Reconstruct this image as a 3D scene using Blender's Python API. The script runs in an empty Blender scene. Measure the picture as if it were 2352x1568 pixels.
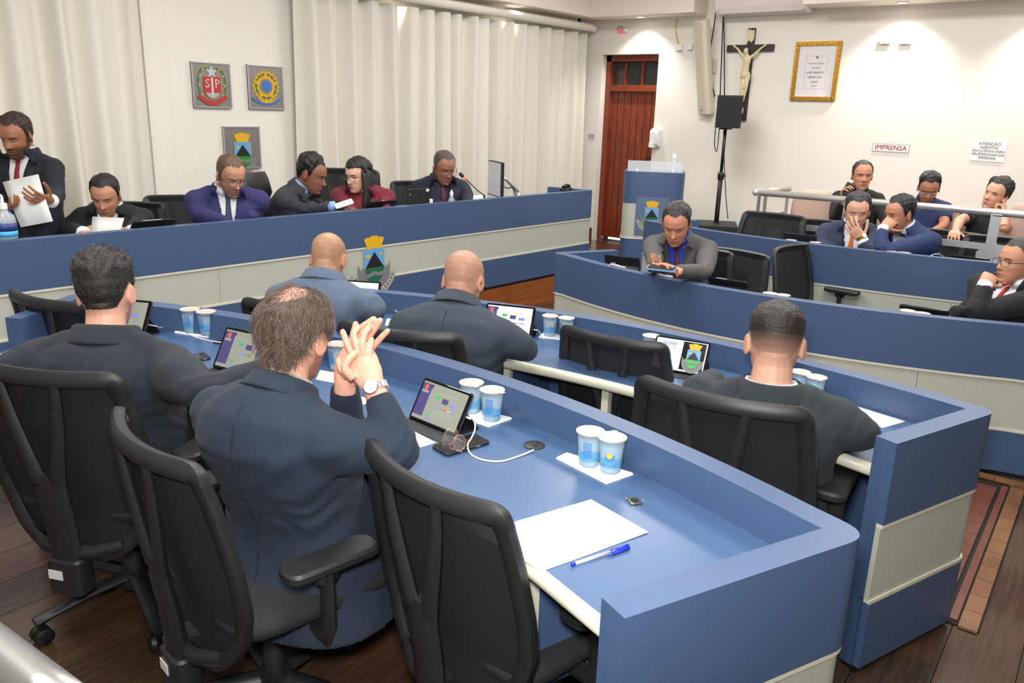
import bpy, bmesh, math, random
import numpy as np
from math import sin, cos, radians, pi, atan2, hypot, sqrt
from mathutils import Vector, Matrix, noise
from mathutils.bvhtree import BVHTree
random.seed(7); rng = np.random.default_rng(7)
S = bpy.context.scene
COL = S.collection

# ------------------------------------------------------------------ camera
FPX, CAM_H = 1850.0, 1.665
PITCH, ROLL, YAW = radians(15.9), radians(-1.74), radians(36.84)
_F = np.array([cos(YAW)*cos(PITCH), sin(YAW)*cos(PITCH), -sin(PITCH)])
_R0 = np.array([sin(YAW), -cos(YAW), 0.0]); _D0 = np.cross(_F, _R0)
_RT = cos(ROLL)*_R0 + sin(ROLL)*_D0; _DN = -sin(ROLL)*_R0 + cos(ROLL)*_D0
CR = np.stack([_RT, _DN, _F]); CO = np.array([0, 0, CAM_H])
cd = bpy.data.cameras.new('camera'); cam = bpy.data.objects.new('camera', cd); COL.objects.link(cam)
cd.sensor_width = 36.0; cd.lens = FPX/2352*36.0; cd.clip_start = 0.05; cd.clip_end = 60
cam.matrix_world = Matrix(((_RT[0], -_DN[0], -_F[0], 0), (_RT[1], -_DN[1], -_F[1], 0), (_RT[2], -_DN[2], -_F[2], CAM_H), (0, 0, 0, 1)))
S.camera = cam

def at(px, py, d):                      # the place in the room seen at a photo pixel, at depth d
    return CR.T @ np.array([(px-1176)/FPX*d, (py-784)/FPX*d, d]) + CO
def on(px, py, val, ax=2):              # ... where that sight line meets a horizontal (or x / y) plane
    dr = CR.T @ np.array([px-1176, py-784, FPX]); t = (val-CO[ax])/dr[ax]
    return CO + t*dr

# ------------------------------------------------------------------ world, lights, exposure
w = bpy.data.worlds.new('world'); S.world = w; w.use_nodes = True
w.node_tree.nodes['Background'].inputs[0].default_value = (0.9, 0.93, 1, 1)
w.node_tree.nodes['Background'].inputs[1].default_value = 0.25
S.view_settings.view_transform = 'Standard'; S.view_settings.look = 'None'
S.view_settings.exposure = 0.25; S.view_settings.gamma = 1.0; S.view_settings.use_curve_mapping = False

def area(name, loc, size, energy, color=(1, 1, 1), rot=(0, 0, 0), sy=None, spread=None):
    l = bpy.data.lights.new(name, 'AREA'); l.energy = energy; l.color = color; l.size = size
    if sy: l.shape = 'RECTANGLE'; l.size_y = sy
    if spread: l.spread = spread
    o = bpy.data.objects.new(name, l); COL.objects.link(o); o.location = loc; o.rotation_euler = rot
    return o
for i, x in enumerate((0.6, 3.4, 6.2)):
    for y in (0.6, 3.3):
        area('ceiling_lamp', (x, y, 3.26), 0.7, 54, (1, .99, .975), sy=1.6)
# the photographer's flash, just above the lens
fl = bpy.data.lights.new('camera_flash', 'SPOT'); fl.energy = 200; fl.spot_size = radians(105); fl.spot_blend = .6; fl.shadow_soft_size = .09; fl.color = (1, .99, .97)
fo = bpy.data.objects.new('camera_flash', fl); COL.objects.link(fo)
fo.matrix_world = cam.matrix_world @ Matrix.Translation((-.03, .16, -.02)) @ Matrix.Rotation(radians(9), 4, 'X')
def downlight(loc, e=30):
    l = bpy.data.lights.new('downlight_lamp', 'SPOT'); l.energy = e; l.spot_size = radians(120); l.spot_blend = .9; l.shadow_soft_size = .04; l.color = (1, .97, .9)
    o = bpy.data.objects.new('downlight_lamp', l); COL.objects.link(o); o.location = loc
    return o

# ------------------------------------------------------------------ materials
def srgb(r, g, b):
    f = lambda c: (c/255/12.92) if c/255 <= .04045 else ((c/255+.055)/1.055)**2.4
    return (f(r), f(g), f(b), 1)
MATS = {}
def mat(name, rgb, rough=.5, metal=0, spec=.5, noise_amt=0, nscale=20, bump=0, bscale=60, sheen=0, trans=0, emit=None, estr=0, alpha=1, coat=0, ior=None, stretch=None, attr=None):
    if name in MATS: return MATS[name]
    m = bpy.data.materials.new(name); m.use_nodes = True; nt = m.node_tree; b = nt.nodes['Principled BSDF']
    c = srgb(*rgb)
    b.inputs['Base Color'].default_value = c; b.inputs['Roughness'].default_value = rough; b.inputs['Metallic'].default_value = metal
    b.inputs['Specular IOR Level'].default_value = spec
    if sheen: b.inputs['Sheen Weight'].default_value = sheen; b.inputs['Sheen Roughness'].default_value = .5
    if trans: b.inputs['Transmission Weight'].default_value = trans
    if ior: b.inputs['IOR'].default_value = ior
    if coat: b.inputs['Coat Weight'].default_value = coat; b.inputs['Coat Roughness'].default_value = .15
    if emit: b.inputs['Emission Color'].default_value = srgb(*emit); b.inputs['Emission Strength'].default_value = estr
    if alpha < 1: b.inputs['Alpha'].default_value = alpha
    tc = mp = None
    def coords():
        nonlocal tc, mp
        if tc is None:
            tc = nt.nodes.new('ShaderNodeTexCoord'); mp = nt.nodes.new('ShaderNodeMapping'); nt.links.new(tc.outputs['Object'], mp.inputs[0])
            if stretch: mp.inputs['Scale'].default_value = stretch
        return mp.outputs[0]
    if attr:
        a = nt.nodes.new('ShaderNodeAttribute'); a.attribute_name = attr; base = a.outputs['Color']
    else: base = None
    if noise_amt or attr:
        n = nt.nodes.new('ShaderNodeTexNoise'); n.inputs['Scale'].default_value = nscale; n.inputs['Detail'].default_value = 4; nt.links.new(coords(), n.inputs['Vector'])
        mr = nt.nodes.new('ShaderNodeMapRange'); mr.inputs[1].default_value = .3; mr.inputs[2].default_value = .7; mr.inputs[3].default_value = 1-noise_amt; mr.inputs[4].default_value = 1+noise_amt
        nt.links.new(n.outputs[0], mr.inputs[0])
        mx = nt.nodes.new('ShaderNodeVectorMath'); mx.operation = 'MULTIPLY'
        if base: nt.links.new(base, mx.inputs[0])
        else: mx.inputs[0].default_value = c[:3]
        nt.links.new(mr.outputs[0], mx.inputs[1]); nt.links.new(mx.outputs[0], b.inputs['Base Color'])
    if bump:
        n2 = nt.nodes.new('ShaderNodeTexNoise'); n2.inputs['Scale'].default_value = bscale; n2.inputs['Detail'].default_value = 3; nt.links.new(coords(), n2.inputs['Vector'])
        bp = nt.nodes.new('ShaderNodeBump'); bp.inputs['Strength'].default_value = bump; bp.inputs['Distance'].default_value = .004
        nt.links.new(n2.outputs[0], bp.inputs['Height']); nt.links.new(bp.outputs[0], b.inputs['Normal'])
    MATS[name] = m
    return m

M_WALL = mat('wall_paint', (230, 225, 215), .85, noise_amt=.012, nscale=2, bump=.05, bscale=90)
M_CEIL = mat('ceiling_paint', (236, 226, 212), .9)
M_BLUE = mat('blue_laminate', (66, 87, 120), .38, noise_amt=.02, nscale=260, spec=.45)
M_BLUETOP = mat('blue_worktop_laminate', (68, 94, 130), .3, noise_amt=.02, nscale=260, spec=.5)
M_BAND = mat('pale_grey_laminate', (178, 180, 168), .45, noise_amt=.02, nscale=200)
M_EDGE = mat('ivory_plastic_edge', (205, 202, 182), .4)
M_PLASTIC = mat('black_plastic', (34, 34, 36), .42, bump=.12, bscale=900)
M_MESH = mat('black_chair_mesh', (22, 22, 24), .75, noise_amt=.25, nscale=700)
M_SEAT = mat('black_seat_fabric', (26, 27, 30), .85, noise_amt=.2, nscale=500, bump=.2, bscale=700)
M_LEATHER = mat('black_leather', (24, 24, 25), .38, bump=.25, bscale=120)
M_STEEL = mat('brushed_steel', (200, 200, 202), .34, metal=.75)
M_CHROME = mat('polished_steel', (228, 224, 220), .26, metal=.72)
M_PAPER = mat('white_paper', (240, 240, 238), .8)
M_PAPERG = mat('grey_paper', (212, 214, 210), .8)
M_NAPKIN = mat('paper_napkin', (236, 240, 240), .9, bump=.3, bscale=160)
M_WHITE = mat('white_plastic', (235, 235, 232), .35)
M_CABLE = mat('white_cable', (238, 238, 236), .4)
M_BLACK = mat('matte_black', (14, 14, 15), .5)
M_SCREEN = mat('tablet_screen_glass', (16, 17, 20), .08)
M_CASE = mat('black_tablet_case', (30, 31, 35), .6, bump=.15, bscale=500)
M_CURTAIN = mat('cream_curtain_cloth', (222, 217, 204), .9, sheen=.2, noise_amt=.02, nscale=60)
M_WOOD = mat('red_brown_wood', (118, 48, 24), .3, noise_amt=.35, nscale=9, stretch=(6, 6, .5), coat=.3)
M_WOODF = mat('fascia_wood', (138, 76, 34), .35, noise_amt=.3, nscale=7, stretch=(.7, .7, 9), coat=.2)
M_CROSS = mat('dark_cross_wood', (44, 30, 26), .5)
M_IVORY = mat('carved_ivory', (214, 200, 160), .55)
M_GOLD = mat('gilt_frame', (176, 128, 36), .35, metal=.7, noise_amt=.4, nscale=120, bump=.6, bscale=110)

# ------------------------------------------------------------------ mesh helpers
class MB:
    def __init__(s): s.v = []; s.f = []; s.m = []; s.mi = 0; s.smooth = []; s.sm = False
    def add(s, vs, fs):
        o = len(s.v); s.v += [tuple(map(float, p)) for p in vs]
        for f in fs: s.f.append(tuple(i+o for i in f)); s.m.append(s.mi); s.smooth.append(s.sm)
        return s
    def box(s, c, d, rz=0, M=None):
        x, y, z = d[0]/2, d[1]/2, d[2]/2
        vs = [(-x, -y, -z), (x, -y, -z), (x, y, -z), (-x, y, -z), (-x, -y, z), (x, -y, z), (x, y, z), (-x, y, z)]
        if rz: vs = [(cos(rz)*a-sin(rz)*b, sin(rz)*a+cos(rz)*b, e) for a, b, e in vs]
        if M is not None: vs = [tuple(M @ Vector(p)) for p in vs]
        vs = [(a+c[0], b+c[1], e+c[2]) for a, b, e in vs]
        return s.add(vs, [(0, 3, 2, 1), (4, 5, 6, 7), (0, 1, 5, 4), (1, 2, 6, 5), (2, 3, 7, 6), (3, 0, 4, 7)])
    def rbox(s, c, d, r=.01, n=3, M=None, rz=0):       # box with rounded vertical edges and a small top/bottom chamfer
        x, y, z = d[0]/2, d[1]/2, d[2]/2; r = min(r, x*.99, y*.99)
        def ring(ins, zz):
            out = []
            for cx, cy, a0 in ((x-r, y-r, 0), (-x+r, y-r, 90), (-x+r, -y+r, 180), (x-r, -y+r, 270)):
                for i in range(n+1):
                    a = radians(a0+90*i/n); out.append((cx+(r-ins)*cos(a), cy+(r-ins)*sin(a), zz))
            return out
        ch = min(r*.35, z*.5)
        rings = [ring(ch, -z), ring(0, -z+ch), ring(0, z-ch), ring(ch, z)]
        vs = [p for q in rings for p in q]; k = len(rings[0]); fs = [tuple(range(k-1, -1, -1)), tuple(range(3*k, 4*k))]
        for j in range(3):
            for i in range(k): fs.append((j*k+i, j*k+(i+1) % k, (j+1)*k+(i+1) % k, (j+1)*k+i))
        if rz: vs = [(cos(rz)*a-sin(rz)*b, sin(rz)*a+cos(rz)*b, e) for a, b, e in vs]
        if M is not None: vs = [tuple(M @ Vector(p)) for p in vs]
        return s.add([(a+c[0], b+c[1], e+c[2]) for a, b, e in vs], fs)
    def prism(s, poly, z0, z1):
        n = len(poly); a = sum(poly[i][0]*poly[(i+1) % n][1]-poly[(i+1) % n][0]*poly[i][1] for i in range(n))
        if a < 0: poly = poly[::-1]
        vs = [(p[0], p[1], z0) for p in poly]+[(p[0], p[1], z1) for p in poly]
        return s.add(vs, [tuple(range(n-1, -1, -1)), tuple(range(n, 2*n))]+[(i, (i+1) % n, n+(i+1) % n, n+i) for i in range(n)])
    def tube(s, path, r, n=8, caps=True, squash=None, up=(0, 0, 1)):
        P = [np.array(p, float) for p in path]; k = len(P); rr = [r]*k if np.isscalar(r) else list(r)
        ref = np.array(up, float); vs = []; fs = []; prev = None
        for i in range(k):
            t = P[min(i+1, k-1)]-P[max(i-1, 0)]; t = t/(np.linalg.norm(t)+1e-12)
            if prev is None:
                a = np.cross(ref, t)
                if np.linalg.norm(a) < 1e-3: a = np.cross(np.array([1, 0, 0.]), t)
            else: a = prev-t*(prev@t)
            a = a/(np.linalg.norm(a)+1e-12); b = np.cross(t, a); prev = a
            ra = rr[i] if np.isscalar(rr[i]) else rr[i][0]; rb = rr[i] if np.isscalar(rr[i]) else rr[i][1]
            for j in range(n):
                th = 2*pi*j/n; vs.append(P[i]+a*ra*cos(th)+b*rb*sin(th))
        for i in range(k-1):
            for j in range(n): fs.append((i*n+j, i*n+(j+1) % n, (i+1)*n+(j+1) % n, (i+1)*n+j))
        if caps: fs += [tuple(range(n-1, -1, -1)), tuple(range((k-1)*n, k*n))]
        return s.add(vs, fs)
    def lathe(s, prof, c=(0, 0, 0), n=20, M=None):
        vs = []; fs = []
        for r, z in prof:
            for j in range(n): vs.append((r*cos(2*pi*j/n), r*sin(2*pi*j/n), z))
        k = len(prof)
        for i in range(k-1):
            for j in range(n): fs.append((i*n+j, i*n+(j+1) % n, (i+1)*n+(j+1) % n, (i+1)*n+j))
        fs += [tuple(range(n-1, -1, -1)), tuple(range((k-1)*n, k*n))]
        if M is not None: vs = [tuple(M @ Vector(p)) for p in vs]
        return s.add([(a+c[0], b+c[1], e+c[2]) for a, b, e in vs], fs)
    def ball(s, c, r, n=12, m=8, M=None):
        rx, ry, rz = (r, r, r) if np.isscalar(r) else r
        prof = [(sin(pi*i/m), -cos(pi*i/m)) for i in range(m+1)]; prof[0] = (.02, -1); prof[-1] = (.02, 1)
        vs = []; fs = []
        for a, z in prof:
            for j in range(n): vs.append((rx*a*cos(2*pi*j/n), ry*a*sin(2*pi*j/n), rz*z))
        for i in range(m):
            for j in range(n): fs.append((i*n+j, i*n+(j+1) % n, (i+1)*n+(j+1) % n, (i+1)*n+j))
        fs += [tuple(range(n-1, -1, -1)), tuple(range(m*n, (m+1)*n))]
        if M is not None: vs = [tuple(M @ Vector(p)) for p in vs]
        return s.add([(a+c[0], b+c[1], e+c[2]) for a, b, e in vs], fs)
    def grid(s, rows):
        k = len(rows[0]); vs = [p for r in rows for p in r]
        return s.add(vs, [(i*k+j, i*k+j+1, (i+1)*k+j+1, (i+1)*k+j) for i in range(len(rows)-1) for j in range(k-1)])
    def mesh(s, name):
        me = bpy.data.meshes.new(name); me.from_pydata(s.v, [], s.f)
        return me
    def build(s, name, mats, parent=None, smooth=False, auto=None):
        me = s.mesh(name); mats = mats if isinstance(mats, (list, tuple)) else [mats]
        for m in mats: me.materials.append(m)
        if len(mats) > 1: me.polygons.foreach_set('material_index', s.m)
        if smooth: me.polygons.foreach_set('use_smooth', [True]*len(s.f))
        elif any(s.smooth): me.polygons.foreach_set('use_smooth', s.smooth)
        if auto:
            me.polygons.foreach_set('use_smooth', [True]*len(s.f)); me.set_sharp_from_angle(angle=radians(auto))
        me.update()
        return link(name, me, parent)
def link(name, me, parent=None):
    o = bpy.data.objects.new(name, me); COL.objects.link(o)
    if parent is not None: o.parent = parent
    return o
def tag(o, label, cat, group=None):
    o['label'] = label; o['category'] = cat
    if group: o['group'] = group
    return o
def struct(o, label=None):
    o['kind'] = 'structure'
    if label: o['label'] = label
    return o
def empty(name, loc=(0, 0, 0), rz=0):
    o = bpy.data.objects.new(name, None); COL.objects.link(o); o.location = tuple(map(float, loc)); o.rotation_euler = (0, 0, rz); o.empty_display_size = .1
    return o
def thing(name, label, cat, loc=(0, 0, 0), rz=0, group=None): return tag(empty(name, loc, rz), label, cat, group)
def dup(root, loc, rz, label, group=None):
    r = root.copy(); COL.objects.link(r); r.location = tuple(map(float, loc)); r.rotation_euler = (0, 0, rz); r['label'] = label
    if group: r['group'] = group
    for ch in list(root.children):
        c = ch.copy(); COL.objects.link(c); c.parent = r
        for g in list(ch.children):
            e = g.copy(); COL.objects.link(e); e.parent = c
    return r
def bez(p0, p1, p2, n):
    return [((1-t)**2*p0[0]+2*t*(1-t)*p1[0]+t*t*p2[0], (1-t)**2*p0[1]+2*t*(1-t)*p1[1]+t*t*p2[1]) for t in [i/n for i in range(n+1)]]
def crom(pts, n=6):
    P = [np.array(p, float) for p in pts]; P = [2*P[0]-P[1]]+P+[2*P[-1]-P[-2]]; out = []
    for i in range(1, len(P)-2):
        for k in range(n):
            t = k/n; a, b, c, d = P[i-1:i+3]
            out.append(.5*((2*b)+(-a+c)*t+(2*a-5*b+4*c-d)*t*t+(-a+3*b-3*c+d)*t**3))
    out.append(P[-2]); return out
def offset(path, d):                      # to the left of travel
    out = []; n = len(path)
    for i in range(n):
        p = np.array(path[i], float)
        a = np.array(path[i])-np.array(path[i-1]) if i else None
        b = np.array(path[i+1])-np.array(path[i]) if i < n-1 else None
        a = b if a is None else a; b = a if b is None else b
        a = a/np.linalg.norm(a); b = b/np.linalg.norm(b)
        na = np.array([-a[1], a[0]]); nb = np.array([-b[1], b[0]]); m = na+nb; m = m/np.linalg.norm(m)
        out.append(tuple(p+m*d/max(.35, m@na)))
    return out
def text(body, size, parent, mtl, M, name='lettering', align='CENTER', ext=.0004, bold=0, space=1):
    c = bpy.data.curves.new(name, 'FONT'); c.body = body; c.size = size; c.align_x = align; c.align_y = 'CENTER'; c.extrude = ext; c.resolution_u = 2; c.space_line = space
    t = bpy.data.objects.new(name, c); COL.objects.link(t)
    me = bpy.data.meshes.new_from_object(t.evaluated_get(bpy.context.evaluated_depsgraph_get()))
    bpy.data.objects.remove(t); bpy.data.curves.remove(c)
    if bold:
        bm = bmesh.new()
        for dx in (-bold, 0, bold):
            k = me.copy(); k.transform(Matrix.Translation((dx, 0, .0003*(dx/bold)))); bm.from_mesh(k); bpy.data.meshes.remove(k)
        bm.to_mesh(me); bm.free()
    me.name = name; me.materials.clear(); me.materials.append(mtl); me.transform(M)
    return link(name, me, parent)
# ================================================================== THE SETTING
WX = 8.4                                   # wall with the door and the cross
SL = radians(3.7); WD = np.array([-cos(SL), sin(SL), 0]); WN = np.array([-sin(SL), -cos(SL), 0]); WC = np.array([WX, 5.396, 0])
def cw(u, v, z): return WC + WD*u + WN*v + np.array([0, 0, z])     # u along the curtain wall from the corner, v out of it
DAIS = .2
# floor planks -----------------------------------------------------
fl_ = MB(); fl_.box((2.7, 1.2, -.06), (12.4, 9.4, .08)); floor = struct(fl_.build('floor', mat('floor_underlay', (40, 24, 16), .8)))
M_PLANK = [mat('floor_plank_%s' % k, c, .16, noise_amt=.3, nscale=5, stretch=(1, 14, 1), spec=.5, coat=.25, bump=.04, bscale=30) for k, c in (('dark', (62, 48, 37)), ('mid', (70, 53, 40)), ('red', (76, 53, 40)))]
pw = .21
for k in range(-14, 32):
    y0 = k*pw; xs = [-2.4] + [-.9+((k*37) % 10)*.13, 2.2+((k*53) % 10)*.13, 5.1+((k*29) % 10)*.14] + [8.6]
    if y0 > 5.6: continue
    for a, b in zip(xs[:-1], xs[1:]):
        m_ = MB(); m_.box(((a+b)/2, y0+pw/2, -.011), (b-a-.003, pw-.003, .022)); m_.build('floor_plank', M_PLANK[random.randrange(3)], floor)
# the sunken walkway strip between the two halves of the horseshoe, with its timber border
WALK = mat('walkway_board', (108, 60, 42), .3, noise_amt=.25, nscale=6, stretch=(2, 20, 1), coat=.2)
BORD = mat('walkway_border', (122, 82, 50), .28, noise_amt=.3, nscale=8, coat=.2)
tr = MB(); tr.box((3.6, 1.65, .002), (1.44, 3.04, .006)); wk = tr.build('walkway_bed', mat('walkway_bed', (26, 16, 12), .8), floor)
for k in range(11):
    for j in range(3):
        b_ = MB(); b_.box((2.99+k*.117, .245+.48+j*.965, .008), (.114, .96, .008)); b_.build('walkway_board', WALK, floor)
for k in range(11):
    b_ = MB(); b_.box((2.93+k*.128, .165, .008), (.125, .058, .009)); b_.build('border_block', BORD, floor)
b_ = MB(); b_.box((3.58, .215, .008), (1.36, .026, .009)); b_.build('border_strip', WALK, floor)
for k in range(20):
    b_ = MB(); b_.box((4.33, .2+k*.14, .008), (.07, .137, .009)); b_.build('border_block', BORD, floor)
br = MB(); br.box((4.283, 1.6, .01), (.008, 2.8, .008)); br.build('brass_strip', mat('brass', (150, 120, 60), .3, metal=1), floor)

# walls -----------------------------------------------------------
ZC = 3.35
wm = MB()
u1 = 6.6*1.7
a, b_ = cw(0, 0, 0), cw(u1, 0, 0); c_, d_ = cw(u1, -.2, 0), cw(-.3, -.2, 0)
wm.prism([tuple(a[:2]), tuple(b_[:2]), tuple(c_[:2]), tuple(d_[:2])], 0, ZC)
wall_c = struct(wm.build('wall_curtain_side', M_WALL), 'white wall behind the curtains and the crest plates')
# wall with door opening y 4.458..5.12, top 2.325
wm = MB(); DY0, DY1, DZ = 4.40, 5.12, 2.325
for y0, y1, z0, z1 in ((-3.4, DY0, 0, ZC), (DY1, 5.42, 0, ZC), (DY0, DY1, DZ, ZC)): wm.box((WX+.125, (y0+y1)/2, (z0+z1)/2), (.25, y1-y0, z1-z0))
wall_r = struct(wm.build('wall_door_side', M_WALL), 'white wall with the wooden door, the cross and the notices')
wm = MB(); wm.box((2.9, -3.45, ZC/2), (11.6, .1, ZC)); struct(wm.build('wall_rear', M_WALL))
wm = MB(); wm.box((-2.95, 1.2, ZC/2), (.1, 9.6, ZC)); struct(wm.build('wall_left', M_WALL))
wm = MB(); wm.box((2.8, 1.4, ZC+.05), (12, 10, .1)); struct(wm.build('ceiling', M_CEIL))
wm = MB()
for x0, x1, y in ((-2.9, 8.4, -3.4),): pass
# soffit along the curtain wall and the door wall
sf = MB(); SZ = 2.69
p = [cw(-.02, 0, 0), cw(u1, 0, 0), cw(u1, .34, 0), np.array([8.06, 5.396-.32, 0]), np.array([8.06, 3.87, 0]), np.array([8.4, 3.87, 0])]
sf.prism([tuple(q[:2]) for q in p], SZ, ZC-.001)
struct(sf.build('trim_1', M_CEIL), 'cream plaster soffit above the curtains and the door')
sf = MB(); sf.box((8.2, .0, (2.70+ZC)/2), (.4, 5.5, ZC-2.70)); struct(sf.build('trim_2', M_CEIL), 'white soffit above the press seats')
# downlights
M_LAMP = mat('lit_lamp_glass', (255, 250, 240), .3, emit=(255, 248, 232), estr=14)
def dl(p, label, e=60):
    t = thing('ceiling_downlight', label, 'lamp', p, 0, 'recessed downlights in the soffit')
    m_ = MB(); m_.lathe([(.055, 0), (.055, -.006), (.042, -.008), (.042, 0)], n=20); m_.build('rim', M_WHITE, t, True)
    m_ = MB(); m_.lathe([(.041, -.001), (.041, -.004)], n=16); m_.build('lamp_glass', M_LAMP, t)
    l = downlight((p[0], p[1], p[2]-.02), e); return t
q1 = cw(2.9, .2, SZ); q2 = cw(1.45, .2, SZ)
dl(tuple(q1), 'lit round downlight above the middle of the long curtain'); dl(tuple(q2), 'lit round downlight above the right end of the long curtain')
dl((8.22, 4.56, SZ), 'lit round downlight above the wooden door'); dl((8.2, 1.93, 2.70), 'lit round downlight above the pair of white wall boxes', 75); dl((8.2, .75, 2.70), 'lit round downlight above the press notice sheet', 60)
# baseboard
bb = MB(); bb.box((WX-.012, 5.26, DAIS+.07), (.024, .26, .14)); struct(bb.build('baseboard_right', M_WOOD))
# dais --------------------------------------------------------------
PY = lambda x: 4.28 - .0647*(x-2.75)         # line of the top table's front
dz = MB()
dp = [(-2.85, PY(-2.85)+.03), (6.62, PY(6.62)+.03), (7.0, 3.62), (8.4, 3.62), (8.4, 5.39), (-2.6, 6.1)]
dz.prism(dp, 0, DAIS-.022); dais = struct(dz.build('trim_3', M_WOODF), 'raised wooden platform under the top table')
for k in range(40):
    x0 = -2.6+k*.275
    y0 = PY(min(x0+.27, 6.62))+.05 if x0 < 6.4 else 3.64
    if x0+.27 > 8.4: break
    m_ = MB(); y1 = 5.39+.0647*(8.4-x0-.27)-.01; m_.box((x0+.136, (y0+y1)/2, DAIS-.011), (.27, y1-y0, .022)); m_.build('platform_plank', M_PLANK[k % 3], dais)
# wooden fascia boards below the top table
for k in range(7):
    x0 = -1.6+k*1.17; x1 = min(x0+1.165, 6.6)
    m_ = MB(); m_.prism([(x0, PY(x0)+.0), (x1, PY(x1)+.0), (x1, PY(x1)+.03), (x0, PY(x0)+.03)], .03, .225); m_.build('fascia_board', M_WOODF, dais)
    m_ = MB(); m_.prism([(x0, PY(x0)-.014), (x1, PY(x1)-.014), (x1, PY(x1)+.03), (x0, PY(x0)+.03)], .0, .035); m_.build('skirting_strip', M_WOODF, dais)
# door ---------------------------------------------------------------
door = struct(empty('door_1', (0, 0, 0)), 'red-brown plank door with a glazed transom')
m_ = MB(); fx = WX+.16
m_.box((fx, DY1-.03, 1.26), (.12, .07, 2.13)); m_.box((fx, DY0+.02, 1.26), (.12, .05, 2.13)); m_.box((fx, (DY0+DY1)/2, DZ-.035), (.12, DY1-DY0, .07)); m_.box((fx, (DY0+DY1)/2, 1.965), (.11, DY1-DY0, .07))
m_.build('door_frame', M_WOOD, door)
n_pl = 7; lw = (DY1-DY0-.1)/n_pl
for k in range(n_pl):
    m_ = MB(); m_.rbox((fx+.02, DY0+.045+(k+.5)*lw, (DAIS+.03+1.93)/2), (.04, lw-.004, 1.93-DAIS-.03), .008); m_.build('door_plank', M_WOOD, door)
m_ = MB(); m_.box((fx, 4.88, 2.12), (.05, .02, .26)); m_.box((fx, 4.66, 2.12), (.05, .02, .26)); m_.build('transom_bar', M_WOOD, door)
M_PANE = mat('dark_glass_pane', (60, 64, 66), .06, spec=.8, alpha=.4)
for y0, y1 in ((4.43, 4.65), (4.67, 4.87), (4.89, 5.06)):
    m_ = MB(); m_.box((fx+.02, (y0+y1)/2, 2.12), (.006, y1-y0, .25)); m_.build('pane', M_PANE, door)
m_ = MB(); m_.box((fx+.07, 5.01, 2.07), (.02, .045, .2)); m_.build('hall_pillar_beyond', mat('orange_hall_wall', (222, 130, 70), .6), door)
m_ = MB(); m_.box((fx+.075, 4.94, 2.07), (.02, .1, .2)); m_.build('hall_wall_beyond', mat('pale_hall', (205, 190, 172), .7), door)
m_ = MB(); m_.tube([(fx-.01, 4.46, 1.2), (fx-.05, 4.46, 1.2), (fx-.05, 4.53, 1.2)], .008); m_.box((fx-.003, 4.46, 1.2), (.01, .03, .12)); m_.build('handle', M_BLACK, door)
m_ = MB(); m_.box((WX+.2, 4.76, DAIS+.012), (.02, .5, .02)); m_.build('daylight_gap', mat('daylight_under_door', (255, 246, 235), .5, emit=(255, 246, 235), estr=2.2), door)
m_ = MB(); m_.box((WX+.27, (DY0+DY1)/2, 1.2), (.02, .8, 2.4)); m_.build('hall_beyond', mat('hall_dark', (96, 96, 94), .8), door)
# curtains --------------------------------------------------------------
def curtain(u0, u1, v, z0, z1, label, seed, lean=0, fq=31):
    r = random.Random(seed); n = int(abs(u1-u0)*75); k = 14; rows = []
    ph = r.random()*9
    for i in range(k+1):
        t = i/k; z = z1+(z0-z1)*t; row = []
        for j in range(n+1):
            u = u0+(u1-u0)*j/n
            w_ = (.062*sin(u*fq+ph+1.8*sin(u*2.3+ph)) + .02*sin(u*fq*1.9+2*ph+sin(u*5)) + .016*sin(u*fq*.52+1.2*t+ph))*(.72+.4*t)
            row.append(tuple(cw(u+lean*t+.01*sin(3*t+u*9), v+w_, z)))
        rows.append(row)
    m_ = MB(); m_.grid(rows); o = m_.build('curtain', M_CURTAIN, None, True)
    sm = o.modifiers.new('thick', 'SOLIDIFY'); sm.thickness = .003
    return tag(o, label, 'curtain', 'cream pleated curtains behind the top table')
curtain(.1, 4.02, .13, DAIS+.02, 2.54, 'long cream pleated curtain right of the crest plates', 3)
curtain(5.35, 9.6, .14, DAIS+.02, 2.66, 'cream pleated curtain left of the crest plates, behind the standing person', 5, fq=22)
m_ = MB()
for q in (0,): m_.tube([tuple(cw(.06, .19, 2.605)), tuple(cw(4.6, .19, 2.605))], (.042), n=16)
cr_ = m_.build('curtain_rail', M_CURTAIN, None, False, auto=40); tag(cr_, 'thick cream curtain rail tube under the soffit', 'curtain rail')
m_ = MB(); m_.box(tuple(cw(.25, .12, 2.655)), (.02, .03, .07)); m_.build('bracket', M_BLACK, cr_)
# recessed niche edge left of the crest wall
m_ = MB(); c0 = cw(5.13, .0, 1.45); m_.box(tuple(c0), (.16, .05, 2.4), rz=-SL); struct(m_.build('trim_4', M_WALL), 'narrow white pilaster beside the left curtain')

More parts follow.
